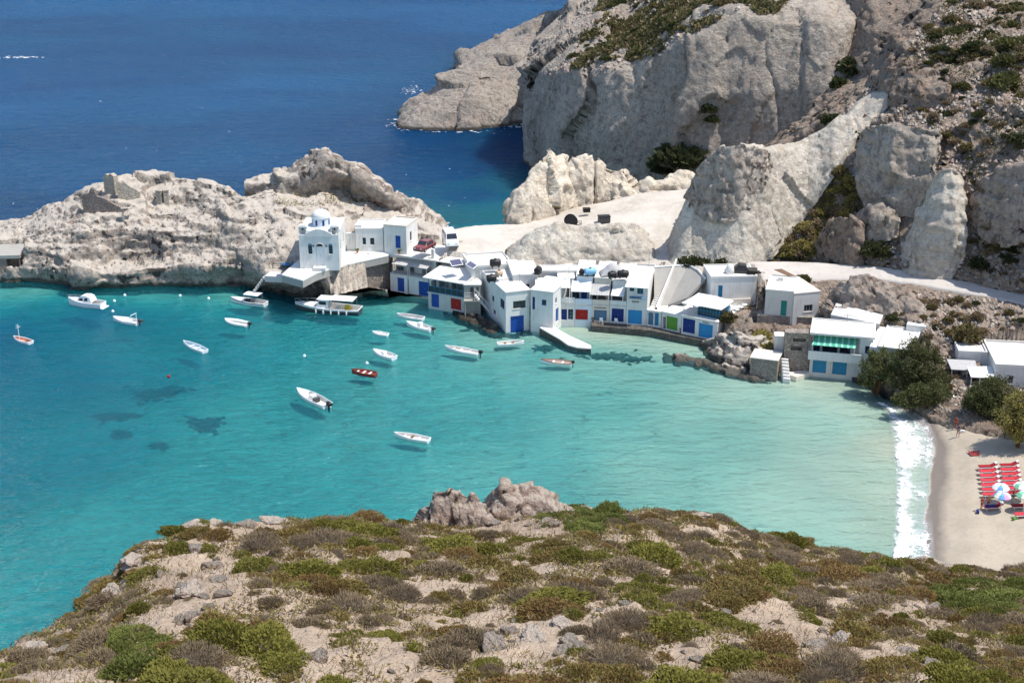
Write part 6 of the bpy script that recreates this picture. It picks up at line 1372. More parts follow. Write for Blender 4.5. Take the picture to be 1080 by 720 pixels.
def proj(p):
    q = p - (0, 0, CAMH); zc = q[:, 1] * CP - q[:, 2] * SP; yc = q[:, 1] * SP + q[:, 2] * CP
    return np.stack([540 + FOC * q[:, 0] / zc, 360 - FOC * yc / zc, zc], 1)
class Sampler:
    def __init__(s, surf, ok=None, nzmin=-1):
        H = surf.H; a = (H[:-1, :-1] + H[1:, 1:] + H[1:, :-1] + H[:-1, 1:]) / 4; n = np.cross(H[1:, :-1] - H[:-1, :-1], H[:-1, 1:] - H[:-1, :-1]); ar = np.linalg.norm(n, axis=2) + 1e-9
        nz = np.abs(n[:, :, 2]) / ar; s.c = a.reshape(-1, 3); s.a = ar.reshape(-1); s.nz = nz.reshape(-1); s.px = proj(s.c); m = s.nz > nzmin
        for poly, _z in CARVE: m &= ~inside(s.c[:, :2], poly)
        s.free = m.copy()
        if ok is not None: m &= ok(s.px[:, 0], s.px[:, 1], s.c)
        s.i = np.where(m)[0]; s.H = H
    def pick(s, n, g):
        w = s.a[s.i]; k = g.choice(s.i, size=n, p=w / w.sum()); e = np.sqrt(s.a[k])[:, None] * (g.random((n, 3)) - .5) * (1, 1, 0); return s.c[k] + e, s.px[k], s.nz[k]
def polyok(poly): return lambda x, y, c: inside(np.stack([x, y], 1), poly)

# --- foreground shrubs
BARE = [(212, 612, 52, 30), (185, 655, 42, 15), (325, 672, 26, 12), (340, 700, 22, 22), (415, 700, 32, 16), (500, 660, 55, 9), (540, 690, 60, 14), (600, 668, 65, 16), (465, 620, 45, 7), (560, 556, 60, 8), (520, 525, 75, 24), (420, 590, 22, 8), (255, 556, 45, 10), (800, 650, 42, 20), (850, 672, 55, 14), (765, 560, 45, 5), (925, 690, 50, 8), (970, 640, 30, 9), (880, 635, 20, 6), (730, 690, 22, 20), (985, 712, 22, 12), (640, 640, 40, 6), (80, 716, 80, 9), (45, 690, 30, 8), (560, 600, 22, 10), (700, 600, 20, 6)]
ZONES = [(610, 548, 42, 13, 'bright_green_shrub', 1.0), (1035, 632, 55, 18, 'bright_green_shrub', 1.0), (150, 690, 28, 26, 'bright_green_shrub', .8), (650, 520, 45, 10, 'green_cushion_shrub', .9), (625, 592, 34, 9, 'green_cushion_shrub', 1.), (305, 690, 30, 16, 'green_cushion_shrub', 1.), (385, 608, 30, 14, 'green_cushion_shrub', .9), (672, 630, 34, 13, 'green_cushion_shrub', 1.), (760, 672, 26, 18, 'green_cushion_shrub', 1.), (600, 690, 40, 8, 'green_cushion_shrub', .9), (385, 678, 26, 12, 'green_cushion_shrub', 1.), (1010, 695, 40, 12, 'green_cushion_shrub', .9), (260, 630, 40, 16, 'dry_grey_shrub', .9), (430, 690, 55, 30, 'dry_grey_shrub', .7), (340, 655, 35, 12, 'dry_grey_shrub', .8), (890, 615, 30, 8, 'rust_brown_shrub', .7), (60, 660, 80, 40, 'dry_grey_shrub', .65), (930, 668, 70, 14, 'dry_grey_shrub', .7), (940, 700, 40, 18, 'olive_shrub', .8)]
smp = Sampler(NEAR, lambda x, y, c: (x > -60) & (x < 1140) & (y > 480) & (y < 775) & (c[:, 1] > 22) & (c[:, 1] < 66))
g = np.random.default_rng(5); pts, pxs, _ = smp.pick(30000, g); kn = list(kinds); nz_ = fbm(pts * S3(5, 5, 5) + 3, 3); nz2 = fbm(pts * S3(2.2) + 40, 2); cnt = {k: 0 for k in kn}; grid = {}; placed = []
for p, q, a, b in zip(pts, pxs, nz_, nz2):
    x, y = q[0], q[1]
    bare = any(((x - c[0]) / c[2]) ** 2 + ((y - c[1]) / c[3]) ** 2 < 1 + .5 * b for c in BARE)
    if bare and g.random() < .965: continue
    kd = None
    for zx, zy, rx, ry, k, pr in ZONES:
        if ((x - zx) / rx) ** 2 + ((y - zy) / ry) ** 2 < 1 and g.random() < pr: kd = k; break
    if kd is None:
        u = g.random() + .45 * a
        kd = 'dry_grey_shrub' if u < .30 else ('olive_shrub' if u < .56 else ('green_cushion_shrub' if u < .78 else ('rust_brown_shrub' if u < .93 else 'bare_twig_shrub')))
    r = (.27 + .55 * g.random() ** 2.2) * (.55 if bare else 1) * (1.15 if kd in ('green_cushion_shrub', 'bright_green_shrub') else 1)
    if cnt[kd] >= 298: continue
    cell = (int(p[0] // 1.2), int(p[1] // 1.2)); bad = False
    for i in (-1, 0, 1):
        for j in (-1, 0, 1):
            for (p2, r2) in grid.get((cell[0] + i, cell[1] + j), ()):
                if (p[0] - p2[0]) ** 2 + (p[1] - p2[1]) ** 2 < (.55 * (r + r2)) ** 2: bad = True
    if bad: continue
    grid.setdefault(cell, []).append((p, r)); cnt[kd] += 1
    o = bpy.data.objects.new(kd, tmpl[kd][int(g.integers(3))]); C.objects.link(o); o.location = (p[0], p[1], p[2] - .04)
    o.scale = (r * (.75 + .7 * g.random()), r * (.7 + .5 * g.random()), r * (.58 + .45 * g.random())); o.rotation_euler = (R(14), 0, g.random() * 6.28); o.rotation_euler = (g.normal() * .06 - .0, g.normal() * .06, g.random() * 6.28)
    tag(o, kinds[kd][6], 'shrub', kinds[kd][6].split(' on the')[0] + 's of the near slope')
print('shrubs', cnt)
# --- dry grass, litter and pebbles on the near slope
n = 60000; p, q, _ = smp.pick(n, g); D = unit(np.c_[g.normal(size=(n, 2)) * .55, np.ones(n)]); S = unit(np.cross(D, g.normal(size=(n, 3)))); keep = fbm(p * S3(1.6) + 9, 2) > -.12; V, F = quads(p[keep], D[keep], S[keep], .10 + .16 * g.random(keep.sum()), .012 + .012 * g.random(keep.sum()))
tag(link('dry_grass', np_mesh('dry_grass', V, F, [LM['dry'], LM['olive']], (g.random(len(F)) < .35).astype(int))), kind='stuff')
n = 6500; p, q, _ = smp.pick(n, g); base = unit(np.array([(1, 1, 1), (-1, -1, 1), (-1, 1, -1), (1, -1, -1), (0, 0, 1.4), (1.2, 0, 0), (-1.2, .2, 0), (0, 1.3, 0.1), (0, -1.2, 0)], float))
hull = [(4, 5, 7), (4, 7, 6), (4, 6, 8), (4, 8, 5), (5, 3, 7), (7, 2, 6), (6, 2, 8), (8, 3, 5)]
sz = .025 + .09 * g.random(n) ** 4; V = (p[:, None, :] + base[None] * sz[:, None, None] * (.6 + .8 * g.random((n, 9, 1))) * np.array((1, 1, .65)) + (0, 0, .01)).reshape(-1, 3); F = (np.array(hull)[None] + 9 * np.arange(n)[:, None, None]).reshape(-1, 3)
peb = rock_mat('pebble_rock', (.50, .42, .35), (.38, .31, .25), (.44, .30, .22), (.15, .12, .1), .2, .8)
tag(link('pebbles', np_mesh('pebbles', V, F, [peb])), kind='stuff')
# --- low undergrowth that fills the gaps between the shrubs
n = 210000; p, q, _ = smp.pick(n, g); br = np.zeros(n, bool)
for c in BARE: br |= ((q[:, 0] - c[0]) / c[2]) ** 2 + ((q[:, 1] - c[1]) / c[3]) ** 2 < 1
keep = (fbm(p * S3(1.1) + 21, 3) > -.24) & (~br | (g.random(n) < .02)); p = p[keep]; n = len(p); D = unit(np.c_[g.normal(size=(n, 2)) * .9, .35 + g.random(n)]); S = unit(np.cross(D, g.normal(size=(n, 3))))
V, F = quads(p + np.c_[np.zeros((n, 2)), .12 * g.random(n)], D, S, .05 + .12 * g.random(n), .025 + .035 * g.random(n)); u_ = g.random(n) + .5 * fbm(p * S3(2.5) + 60, 2)
tag(link('undergrowth', np_mesh('undergrowth', V, F, [LM['dry'], LM['olive'], LM['green'], LM['twig']], np.where(u_ < .28, 0, np.where(u_ < .66, 1, np.where(u_ < .86, 2, 3))))), kind='stuff')
# --- boulders on the near slope
nrock = rock_mat('near_rock', (.52, .43, .36), (.40, .315, .26), (.44, .29, .22), (.10, .075, .06), .5, .25, bump=1.0, flat=(.52, .44, .36))
def boulder_mesh(seed, fl=.6, n=42):
    u = np.linspace(0, 2 * np.pi, n * 2); v = np.linspace(-np.pi / 2, np.pi / 2, n); U, Vv = np.meshgrid(u, v); d = np.stack([np.cos(U) * np.cos(Vv), np.sin(U) * np.cos(Vv), np.sin(Vv)], -1).reshape(-1, 3)
    dd = d.copy(); f1, f2, idv, rel = cells(d * 1.1 + seed * 3.3); q = np.sign(d) * np.abs(d) ** .75; r = 1 + .35 * fbm(d * 1.2 + seed * 5, 2) + .3 * (idv - .5) + .06 * fbm(d * 5 + seed, 3)
    return (q * r[:, None] * (1, 1, fl)).reshape(n, n * 2, 3)
bms = []
for k in range(4): bms.append(boulder_mesh(k + 1, .62))
def ngz(px, py):                 # point of the near slope seen at a pixel
    i = np.argmin((smp.px[smp.i, 0] - px) ** 2 + (smp.px[smp.i, 1] - py) ** 2); return smp.c[smp.i][i]
for k, (px, py, sx, sy, sz_, lab) in enumerate([(200, 627, .42, .34, .36, 'rounded tan boulder on the bare patch at the left of the near slope'), (118, 630, .45, .35, .3, 'reddish rock at the left rim above the sea'), (143, 597, .55, .4, .4, 'pale rock with a reddish face at the upper left rim of the slope'), (186, 612, .28, .22, .2, 'small brown stone left of the rounded tan boulder'), (207, 552, .5, .34, .22, 'dark rimmed stone on the crest at the top left'), (228, 552, .34, .26, .2, 'small dark stone on the crest right of the dark rimmed one'), (290, 540, .5, .4, .2, 'pale flat stone on the left crest near the shrubs'), (30, 690, .5, .4, .25, 'pale rock among grey shrubs at the lower left'), (562, 672, .5, .3, .18, 'low orange tinted slab stone in the middle bare patch'), (592, 660, .36, .26, .16, 'orange brown stone in the middle bare patch, upper right'), (886, 678, .4, .3, .16, 'flat orange stone in the right bare patch'), (968, 590, .45, .3, .24, 'dark stone on the right crest beside the beach'), (990, 594, .4, .3, .2, 'brown stone on the right crest below the wet sand'), (1000, 598, .35, .26, .18, 'last stone on the right crest before the green shrubs'), (735, 545, .5, .3, .2, 'dark stone on the crest right of the middle')]):
    H_ = bms[k % 4].copy() * (sx, sy, sz_); ob = grid_obj('boulder', H_, nrock); p = ngz(px, py); ob.location = (p[0], p[1], p[2] + sz_ * .25); ob.rotation_euler = (g.normal() * .2, g.normal() * .2, g.random() * 6.28); tag(ob, lab, 'rock', 'rocks on the near slope')
bm_small = [grid_obj('stone', boulder_mesh(k + 11, .55, 16), nrock) for k in range(4)]
for o in bm_small: bpy.data.objects.remove(o)
bm_small = [m for m in bpy.data.meshes if m.name.startswith('stone') and len(m.polygons) > 100][:4]; nst = 0
ps, qs, _ = smp.pick(2500, g)
for a, q in zip(ps, qs):
    if nst >= 150: break
    if not any(((q[0] - c[0]) / c[2]) ** 2 + ((q[1] - c[1]) / c[3]) ** 2 < 1.2 for c in BARE): continue
    nst += 1; r = .06 + .22 * g.random() ** 3; o = bpy.data.objects.new('stone', bm_small[nst % 4]); C.objects.link(o); o.location = (a[0], a[1], a[2] + r * .15); o.scale = (r * (.8 + .7 * g.random()), r * (.8 + .5 * g.random()), r * (.6 + .5 * g.random())); o.rotation_euler = (g.normal() * .25, g.normal() * .25, g.random() * 6.28); tag(o, 'small pale tan stone lying on bare soil of the near slope', 'stone', 'small stones of the near slope')
def crest(name, cols, Y, thick, label):
    cols = [(a, b, c, PY(a, c, Y)[2]) for a, b, c in cols]
    ridge_rock(name, cols, thick, nrock, 110, 60, [craggy(.06, 2.2, .12, 1.0, .05, .35), blocky(.9, .3, .15), blocky(.35, .07, .2)], .12, label, 'rock', 'rocks on the near slope')
crest('outcrop', [(440, 549, 553), (446, 536, 553), (453, 524, 553), (462, 514, 553), (473, 512, 553), (486, 517, 553), (497, 522, 552), (507, 531, 551), (513, 543, 550)], 53.5, 1.6, 'jagged dark fronted rock at the crest, left of the pale one')
crest('outcrop', [(506, 543, 549), (513, 528, 549), (520, 518, 549), (530, 513, 549), (545, 515, 549), (560, 515, 548), (575, 520, 548), (588, 528, 547), (606, 535, 546), (625, 540, 545)], 54.6, 2.4, 'broad pale rock at the middle of the crest')
crest('flat_slab', [(143, 658, 668), (150, 654, 673), (165, 650, 676), (185, 647, 674), (205, 642, 668), (225, 636, 658)], 36.5, 1.4, 'flat pale ledge with a dark underside on the left slope')

# ---------------------------------------------------------------- trees
def tree(name, label, px, py, z, h, lobes, leafn=5200, mat='tam', group=None, ls=.22, trunks=3, seed=1):
    p0 = P(px, py, z); e = empty(name, p0, 0, label, 'tree', group); gg = np.random.default_rng(seed); tm = MB()
    for (lx, ly, lz, lr) in lobes:
        mx = gg.normal(size=2) * .25; tm.tube([(gg.normal() * .15, gg.normal() * .15, -.8), (lx * .3 + mx[0], ly * .3 + mx[1], lz * .4), (lx * .75, ly * .75, lz * .8), (lx, ly, lz + lr * .4)], .17, 7, r2=.03)
        for _ in range(5):
            d = gg.normal(size=3); d[2] = abs(d[2]); d /= np.linalg.norm(d); tm.tube([(lx * .75, ly * .75, lz * .8), tuple(np.array((lx, ly, lz)) + d * lr * .85)], .05, 5, r2=.012)
    tm.build('trunk', PT['brown'], e, smooth=True)
    PV = []; DD = []
    tot = sum(l[3] ** 2 for l in lobes)
    for (lx, ly, lz, lr) in lobes:
        n = int(leafn * lr ** 2 / tot); nc = max(8, int(n / 55)); cd = unit(gg.normal(size=(nc, 3))); cr_ = lr * (.45 + .6 * gg.random(nc) ** .6); cc = cd * cr_[:, None] * (1, 1, .78); k = gg.integers(nc, size=n)
        q = cc[k] + gg.normal(size=(n, 3)) * lr * .15; PV.append(q + (lx, ly, lz)); DD.append(unit(q) * .6 + gg.normal(size=(n, 3)) * .6 + (0, 0, .15))
    Pv = np.concatenate(PV); D = unit(np.concatenate(DD)); S = unit(np.cross(D, gg.normal(size=Pv.shape))); n = len(Pv)
    V, F = quads(Pv, D, S, ls * (.6 + .8 * gg.random(n)), ls * .4 * (.6 + .8 * gg.random(n)))
    link('crown', np_mesh('crown', V, F, [LM[mat], LM['dark']], (gg.random(n) < .18).astype(int)), None, e); return e
TG = 'tamarisk trees by the beach'
tree('tamarisk_tree', 'dark tamarisk in front of the half hidden white house, leftmost', 924, 410, .8, 4, [(-.8, 0, 2.6, 1.5), (.9, -.2, 2.6, 1.5), (.2, .3, 4.0, 1.3), (-1.3, -.4, 1.5, 1.2), (1.7, 0, 1.5, 1.2)], 8000, 'tam', TG, seed=3)
tree('tamarisk_tree', 'tall dense tamarisk right of the half hidden white house', 962, 414, 1.3, 6, [(-.8, .2, 3.8, 2.0), (1.1, 0, 3.4, 2.0), (.0, .4, 5.6, 1.6), (2.2, -.5, 2.2, 1.7), (-1.9, -.4, 2.2, 1.5), (.4, -.8, 1.6, 1.6), (1.6, .3, 4.6, 1.3)], 15000, 'tam', TG, seed=4)
tree('tamarisk_tree', 'low dark tamarisk at the rocky water edge below the tall one', 980, 428, 1.4, 3, [(-1.0, 0, 1.5, 1.4), (.7, -.2, 1.7, 1.5), (-2.4, -.2, 1.1, 1.2), (-3.6, 0, .9, 1.0)], 8500, 'tam', TG, seed=5)
tree('tamarisk_tree', 'rounded olive tree at the top of the beach before the large white house', 1042, 437, 2.2, 4.5, [(-.9, 0, 2.4, 1.7), (1.0, .2, 2.9, 1.8), (0, -.5, 1.7, 1.7), (-1.9, .1, 1.5, 1.2)], 13000, 'tam', TG, seed=6)
tree('tamarisk_tree', 'big bright olive tree at the right edge above the loungers', 1074, 466, 2.4, 6, [(-1.0, 0, 2.9, 1.8), (.9, .3, 4.0, 2.0), (0, -.5, 1.9, 1.8), (1.8, -.4, 2.6, 1.8), (-.3, .4, 4.6, 1.4)], 17000, 'yel', TG, seed=7)

# ---------------------------------------------------------------- hillside vegetation
LMF = {'dark': leaf_mat('far_dark_leaf', (.06, .07, .028), .3), 'green': leaf_mat('far_green_leaf', (.11, .11, .04), .3), 'olive': leaf_mat('far_olive_leaf', (.165, .135, .06), .3), 'yel': LM['yel'], 'dry': LM['dry']}
far_t = {k: [cushion('bush', 420, [LMF[k], CORE], .34, .24, .75, .4, .35, 200 + 10 * i + j, .82) for j in range(3)] for i, k in enumerate(('dark', 'green', 'olive', 'yel', 'dry'))}
def bush(p, r, kind, name='bush', label=None, group=None, fl=1.0):
    o = bpy.data.objects.new(name, far_t[kind][int(g.integers(3))]); C.objects.link(o); o.location = (float(p[0]), float(p[1]), float(p[2]) - .1 * r); o.scale = (r * (.85 + .4 * g.random()), r * (.85 + .3 * g.random()), r * fl * (.8 + .4 * g.random())); o.rotation_euler = (0, 0, g.random() * 6.28); return tag(o, label, 'bush', group)
def surf_at(smps, px, py):
    best = None
    for s in smps:
        if not len(s.i): continue
        d = (s.px[s.i, 0] - px) ** 2 + (s.px[s.i, 1] - py) ** 2; near = np.where(d < max(9, d.min() + 2))[0]; k = near[np.argmin(s.px[s.i][near, 2])]
        c = (d[k] > 30, s.px[s.i][k, 2]); 
        if best is None or c < best[0]: best = (c, s.c[s.i][k])
    return best[1]
sHILL, sCLIFF, sLOW, sSPIT, sPEN = Sampler(HILL), Sampler(CLIFF), Sampler(LOW), Sampler(SPIT), Sampler(PEN)
for px, py, rp, kind, lab in [(921, 263, 15, 'dark', 'dense dark green bush in the gully just above the road'), (712, 172, 20, 'dark', 'large dark bush in the hollow at the foot of the pale cliff'), (697, 180, 13, 'dark', 'dark bush left of the large one in the cliff hollow'), (745, 118, 8, 'dark', 'dark bush hanging in a crack of the pale cliff'), (752, 130, 6, 'dark', 'small dark bush below the one in the cliff crack'), (1060, 48, 13, 'green', 'upper of three green bushes high on the right hillside'), (1058, 66, 11, 'green', 'middle of three green bushes high on the right hillside'), (1060, 88, 15, 'green', 'lowest and widest of three green bushes high on the right hillside'), (1025, 52, 11, 'dark', 'dark bush left of the three high green ones'), (905, 142, 10, 'dark', 'round dark bush beside the white ridge of the block cliff'), (898, 76, 14, 'dark', 'dark bush in the notch between pale cliff and hillside'), (885, 88, 9, 'dark', 'smaller dark bush below the notch of the pale cliff'), (875, 128, 10, 'dark', 'dark bush low in the gully above the block cliff'), (1033, 278, 10, 'dark', 'dark green bush just above the road at the right'), (1075, 150, 12, 'dark', 'dark bush at the right edge halfway up the hill'), (726, 276, 9, 'dark', 'low bush at the foot of the block cliff, left end'), (740, 277, 7, 'dark', 'low bush at the foot of the block cliff, second from left'), (775, 277, 11, 'olive', 'wide olive bush at the foot of the block cliff by the road'), (760, 277, 8, 'dark', 'dark low bush at the foot of the block cliff, third from left'), (845, 298, 7, 'green', 'round bush below the road right of the beige houses'), (702, 312, 8, 'olive', 'olive bush at the foot of the grey sloping wall, left'), (713, 318, 8, 'dark', 'dark bush at the foot of the grey sloping wall, right'), (745, 291, 7, 'olive', 'bush at the upper end of the grey sloping wall'), (808, 366, 10, 'yel', 'round yellow green bush left of the small white hut'), (827, 377, 8, 'green', 'green bush at the top of the terrace steps'), (803, 352, 9, 'yel', 'yellow green bush on the rubble above the rocky point'), (539, 266, 7, 'olive', 'olive bush at the left end of the grey mound'), (1018, 352, 13, 'olive', 'olive bush on the slope behind the large white house')]:
    p = surf_at([sHILL, sCLIFF, sLOW, sSPIT], px, py); zc = proj(np.array([p]))[0, 2]; bush(p, rp * zc / FOC, kind, 'bush', lab, 'bushes one can tell apart on the far slopes')
LOWL = {'dark': 'small dark green bush on the rocky hillside', 'green': 'small green bush on the rocky hillside', 'olive': 'small olive bush on the rocky hillside', 'yel': 'yellow green bush in the gully beside the block cliff', 'dry': 'small dry grey bush on the rocky hillside'}
def scatter(s, poly, n, kinds_, r0, r1, fl=.8):
    sm = Sampler.__new__(Sampler); sm.__dict__ = dict(s.__dict__); m = inside(s.px[:, :2], poly) & (s.nz > .25) & s.free; sm.i = np.where(m)[0]
    if not len(sm.i): return
    p, q, nz = sm.pick(n, g)
    for a in p:
        k = kinds_[int(g.integers(len(kinds_)))]; r = r0 + (r1 - r0) * g.random() ** 2
        bush(a, r, k, {'dark': 'dark_bush', 'green': 'green_bush', 'olive': 'olive_bush', 'yel': 'yellow_green_bush', 'dry': 'dry_bush'}[k], LOWL[k], LOWL[k].split(' bush')[0] + ' bushes of the far hillside', fl)
scatter(sHILL, [(940, 75), (1005, 0), (1080, 0), (1085, 125), (1010, 112), (960, 100)], 110, ['olive', 'green', 'dark', 'dry', 'olive'], .4, 1.3)
scatter(sHILL, [(960, 110), (1085, 125), (1085, 300), (1025, 280), (1020, 170)], 70, ['olive', 'dark', 'dry', 'dry'], .35, 1.0)
scatter(sHILL, [(790, 281), (812, 262), (838, 236), (852, 216), (868, 194), (884, 174), (900, 190), (908, 215), (882, 238), (865, 262), (848, 281)], 150, ['yel', 'yel', 'yel', 'olive', 'dry'], .5, 1.1, .9)
scatter(sLOW, [(870, 300), (1085, 325), (1085, 372), (1000, 360), (960, 352), (925, 340)], 60, ['olive', 'dry', 'dry', 'dark'], .3, .9)
scatter(sLOW, [(960, 350), (1000, 360), (1005, 420), (985, 400), (965, 372)], 16, ['olive', 'dry'], .3, .7)
scatter(sCLIFF, [(600, 70), (625, 20), (650, 0), (830, 0), (815, 16), (765, 18), (715, 44), (690, 58), (650, 68)], 90, ['green', 'olive', 'olive', 'dark'], .5, 1.2)
# dense low scrub on the plateau above the pale cliff
def scrub(name, s, poly, n, sz, mats, clump=6):
    sm = Sampler.__new__(Sampler); sm.__dict__ = dict(s.__dict__); sm.i = np.where(inside(s.px[:, :2], poly) & (s.nz > .3))[0]; p, q, _ = sm.pick(n, g); m = fbm(p * S3(clump) + 5, 3) > -.1; p = p[m]; n = len(p)
    D = unit(np.c_[g.normal(size=(n, 2)), .5 + g.random(n)]); S = unit(np.cross(D, g.normal(size=(n, 3)))); V, F = quads(p + np.c_[np.zeros((n, 2)), g.random(n) * .5], D, S, sz * (.6 + .8 * g.random(n)), sz * .6 * (.6 + .8 * g.random(n)))
    tag(link(name, np_mesh(name, V, F, [LMF.get(k, LM[k]) for k in mats], g.integers(len(mats), size=n))), kind='stuff')
scrub('plateau_scrub', sCLIFF, [(600, 74), (618, 30), (640, -10), (840, -10), (818, 16), (765, 18), (715, 46), (690, 60), (650, 72)], 30000, .6, ['dark', 'green', 'olive', 'olive', 'dry'], 9)
scrub('hillside_scrub', sHILL, [(940, 85), (1000, -5), (1090, -10), (1090, 300), (1030, 280), (1015, 170), (960, 112)], 9000, .28, ['olive', 'dry', 'dark'], 4)
scrub('gully_scrub', sHILL, [(790, 281), (812, 262), (838, 236), (852, 216), (868, 194), (884, 174), (900, 190), (908, 218), (882, 240), (870, 280)], 9000, .35, ['yel', 'yel', 'olive'], 4)
scrub('ledge_grass', sPEN, [(268, 206), (385, 204), (400, 212), (330, 219), (270, 216)], 3000, .22, ['yel', 'dry'], 5)
# fallen stones on the slopes
def scree(name, surf, poly, n, s0, s1, mats, nzm=.3):
    sm = Sampler.__new__(Sampler); sm.__dict__ = dict(surf.__dict__); sm.i = np.where(inside(surf.px[:, :2], poly) & (surf.nz > nzm) & surf.free)[0]; p, q, _ = sm.pick(n, g); m = fbm(p * S3(9) + 77, 3) > -.25; p = p[m]; n = len(p)
    sz = s0 + (s1 - s0) * g.random(n) ** 3; V = (p[:, None, :] + base[None] * sz[:, None, None] * (.6 + .8 * g.random((n, 9, 1))) * np.array((1, 1, .8))).reshape(-1, 3); F = (np.array(hull)[None] + 9 * np.arange(n)[:, None, None]).reshape(-1, 3)
    tag(link(name, np_mesh(name, V, F, mats, np.repeat(g.integers(len(mats), size=n), 8))), kind='stuff')
SM = [paint('pale_stone', (.40, .345, .29), .95, .25, 1.5), paint('pink_stone', (.33, .245, .20), .95, .25, 1.5), paint('grey_stone', (.25, .225, .20), .95, .25, 1.5)]
scree('scree', sHILL, [(870, 140), (1000, 0), (1090, -5), (1090, 318), (960, 290), (840, 280), (800, 278), (860, 200)], 11000, .08, .5, SM)
scree('scree', sLOW, [(700, 290), (1085, 318), (1085, 440), (980, 435), (900, 395), (860, 330), (760, 345)], 3500, .06, .4, SM)
scree('scree', sPEN, [(0, 235), (90, 200), (260, 205), (310, 250), (280, 280), (0, 290)], 3500, .06, .35, SM[2:])
scree('scree', sCLIFF, [(575, 80), (600, 20), (640, -8), (820, -8), (760, 20), (690, 60), (640, 78)], 2500, .15, .6, SM)
# seagrass on the seabed and surf at the beach
V_ = []; F_ = []; k0 = 0
for px, py, rx, ry in ((160, 413, 22, 6), (184, 409, 14, 5), (217, 446, 17, 7), (122, 437, 20, 4.5), (127, 458, 10, 4.5), (168, 468, 8, 3), (530, 552, 10, 4), (640, 376, 30, 4), (668, 379, 16, 3), (575, 368, 12, 3)):
    n = int((1.9 if rx < 25 else 1.0) * rx * ry) + 50; a = g.random(n) * 6.283; rr2 = np.abs(g.normal(size=n)) * .52 * (1 + .3 * np.sin(a * 3 + px)); 
    for aa, rq in zip(a, rr2):
        c = P(px + rx * rq * math.cos(aa), py + ry * rq * math.sin(aa), 0.); dpt = .36 * depth_at(c[:2])[0]; c = np.array((c[0], c[1], -dpt))
        # apparent position through flat water: slide along the view ray to the bed
        r_ = ray(px + rx * rq * math.cos(aa), py + ry * rq * math.sin(aa)); tt = dpt / -r_[2]; c = np.array((c[0] + r_[0] * tt * .9, c[1] + r_[1] * tt * .9, -max(.2, .36 * depth_at(c[:2] + r_[:2] * tt * .9)[0]) + .05))
        th = g.random() * 6.28; u = np.array((math.cos(th), math.sin(th), .1)) * .38; v = np.array((-math.sin(th), math.cos(th), .25)) * .26; V_ += [c - u - v, c + u - v, c + u + v, c - u + v]; F_.append((k0, k0 + 1, k0 + 2, k0 + 3)); k0 += 4
tag(link('seagrass', np_mesh('seagrass', np.array(V_), np.array(F_), [paint('seagrass_blade', (.07, .095, .08), .9)])), kind='stuff')
def foam_mat():
    t = NT('surf_foam'); co = t.coord(); at = t.n('ShaderNodeAttribute', attribute_name='dens').outputs['Fac']
    n1 = t.noise(co, .9, 5, .7, .8); n2 = t.noise(co, 4.5, 4, .65, .4); n = t.math('ADD', t.math('MULTIPLY', n1, .6), t.math('MULTIPLY', n2, .4))
    f = t.n('ShaderNodeMapRange', {0: t.math('ADD', n, t.math('SUBTRACT', at, .5)), 1: .47, 2: .60}).outputs[0]
    veil = t.n('ShaderNodeMapRange', {0: at, 1: .28, 2: .5, 3: 0., 4: .24}).outputs[0]; f = t.math('MAXIMUM', f, t.math('MULTIPLY', veil, t.ramp(n1, [(.35, .5), (.6, 1.)])))
    w = t.bsdf((.82, .84, .85), .7, t.bump(n, .5, .1), .2); tr = t.n('ShaderNodeBsdfTransparent').outputs[0]
    return t.done(t.n('ShaderNodeMixShader', {0: f, 1: tr, 2: w}).outputs[0])
fy = [424, 432, 440, 450, 462, 475, 490, 505, 520, 540, 560, 580, 600, 625]
L0 = [925, 938, 940, 943, 945, 947, 948, 948, 948, 947, 946, 945, 944, 944]; L1 = [932, 950, 966, 972, 976, 972, 968, 966, 964, 966, 968, 970, 970, 972]; L2 = [938, 962, 977, 982, 988, 989, 985, 980, 980, 983, 984, 986, 990, 994]
rows_ = []; dens = []
mid_ = lambda A_, B_, f: [a + (b - a) * f for a, b in zip(A_, B_)]
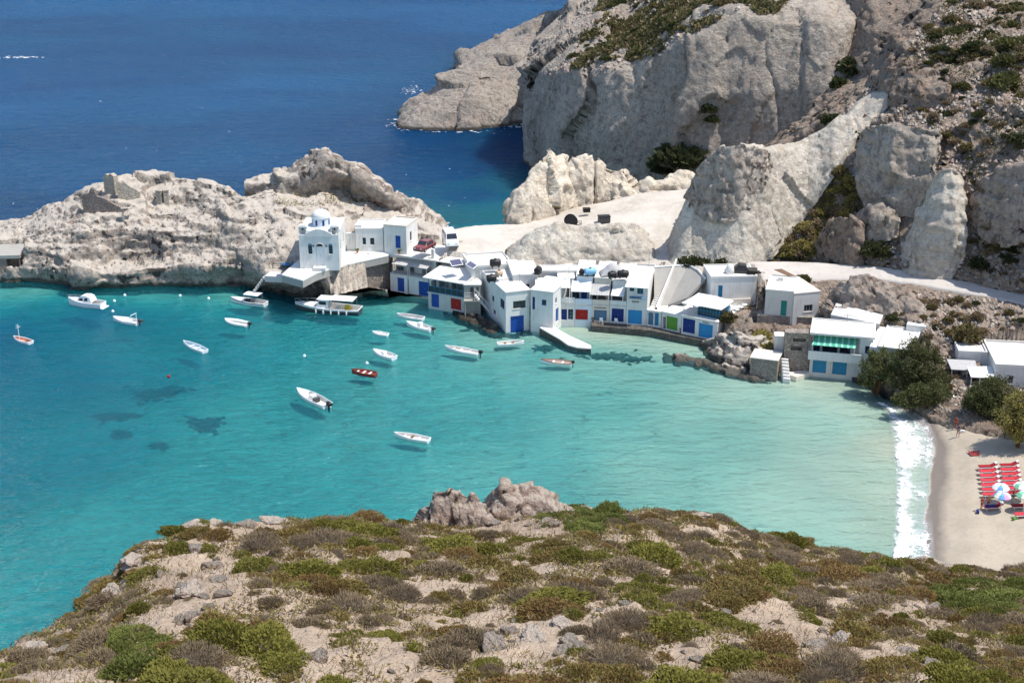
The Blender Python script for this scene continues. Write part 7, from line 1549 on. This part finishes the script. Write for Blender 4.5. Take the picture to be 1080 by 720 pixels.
for xs, dz, dv in (([a - 8 for a in L0], .02, .12), (L0, .03, .50), (mid_(L0, L1, .35), .10, .64), (mid_(L0, L1, .75), .08, .58), (L1, .06, .49), (mid_(L1, L2, .5), .05, .43), (mid_(L1, L2, .85), .05, .49), (L2, .04, .32)):
    r_ = []
    for x, y in zip(xs, fy):
        p = P(x, y, .05); p = P(x, y, max(.012, zs(BEACH, p) + .02) + dz * .6); r_.append(p)
    rows_.append(r_); dens.append(dv)
fs_ = loft(rows_, 160, 60, 1, [], 'surf_foam', foam_mat(), 'stuff'); kv = np.interp(np.linspace(0, 1, 60), np.linspace(0, 1, 8), dens)[:, None] * np.ones((60, 160)) + .09 * perlin(fs_.H.reshape(-1, 3) * S3(2.2)).reshape(60, 160) + .13 * perlin(fs_.H.reshape(-1, 3) * S3(5.5) + 3).reshape(60, 160)
at = fs_.ob.data.attributes.new('dens', 'FLOAT', 'POINT'); at.data.foreach_set('value', kv.reshape(-1).astype(np.float32))

# flecks of foam: a few whitecaps and painted sun glints on the open sea and wash around the rocks
V_ = []; F_ = []; k0 = 0
spots = [(g.uniform(-20, 560), g.uniform(5, 225), .18, .42) for _ in range(60)] + [(g.normal(20, 12), g.normal(60.5, .5), .4, 1.0) for _ in range(40)]
for cx, cy, sx_, sy_, n in ((422, 131, 7, 3, 60), (436, 94, 6, 3, 40), (545, 133, 14, 1.5, 70), (468, 241, 5, 3, 60), (480, 139, 40, 1.2, 24)): spots += [(g.normal(cx, sx_), g.normal(cy, sy_), .2, .7) for _ in range(n)]
for x, y, a, b in spots:
    c = P(x, y, .02); a *= .6; b *= .6; w_ = g.uniform(a, b) * (1 if g.random() < .8 else 1.8); h_ = w_ * g.uniform(.35, .8); n = 7
    V_ += [(c[0] + w_ * math.cos(6.283 * k / n) * g.uniform(.6, 1), c[1] + h_ * math.sin(6.283 * k / n) * g.uniform(.6, 1), .03) for k in range(n)]; F_.append([k0 + k for k in range(n)]); k0 += n
me = bpy.data.meshes.new('whitecaps'); me.from_pydata(V_, [], F_); tag(link('whitecaps', me, paint('foam_glint_white', (.75, .78, .8), .8)), kind='stuff')
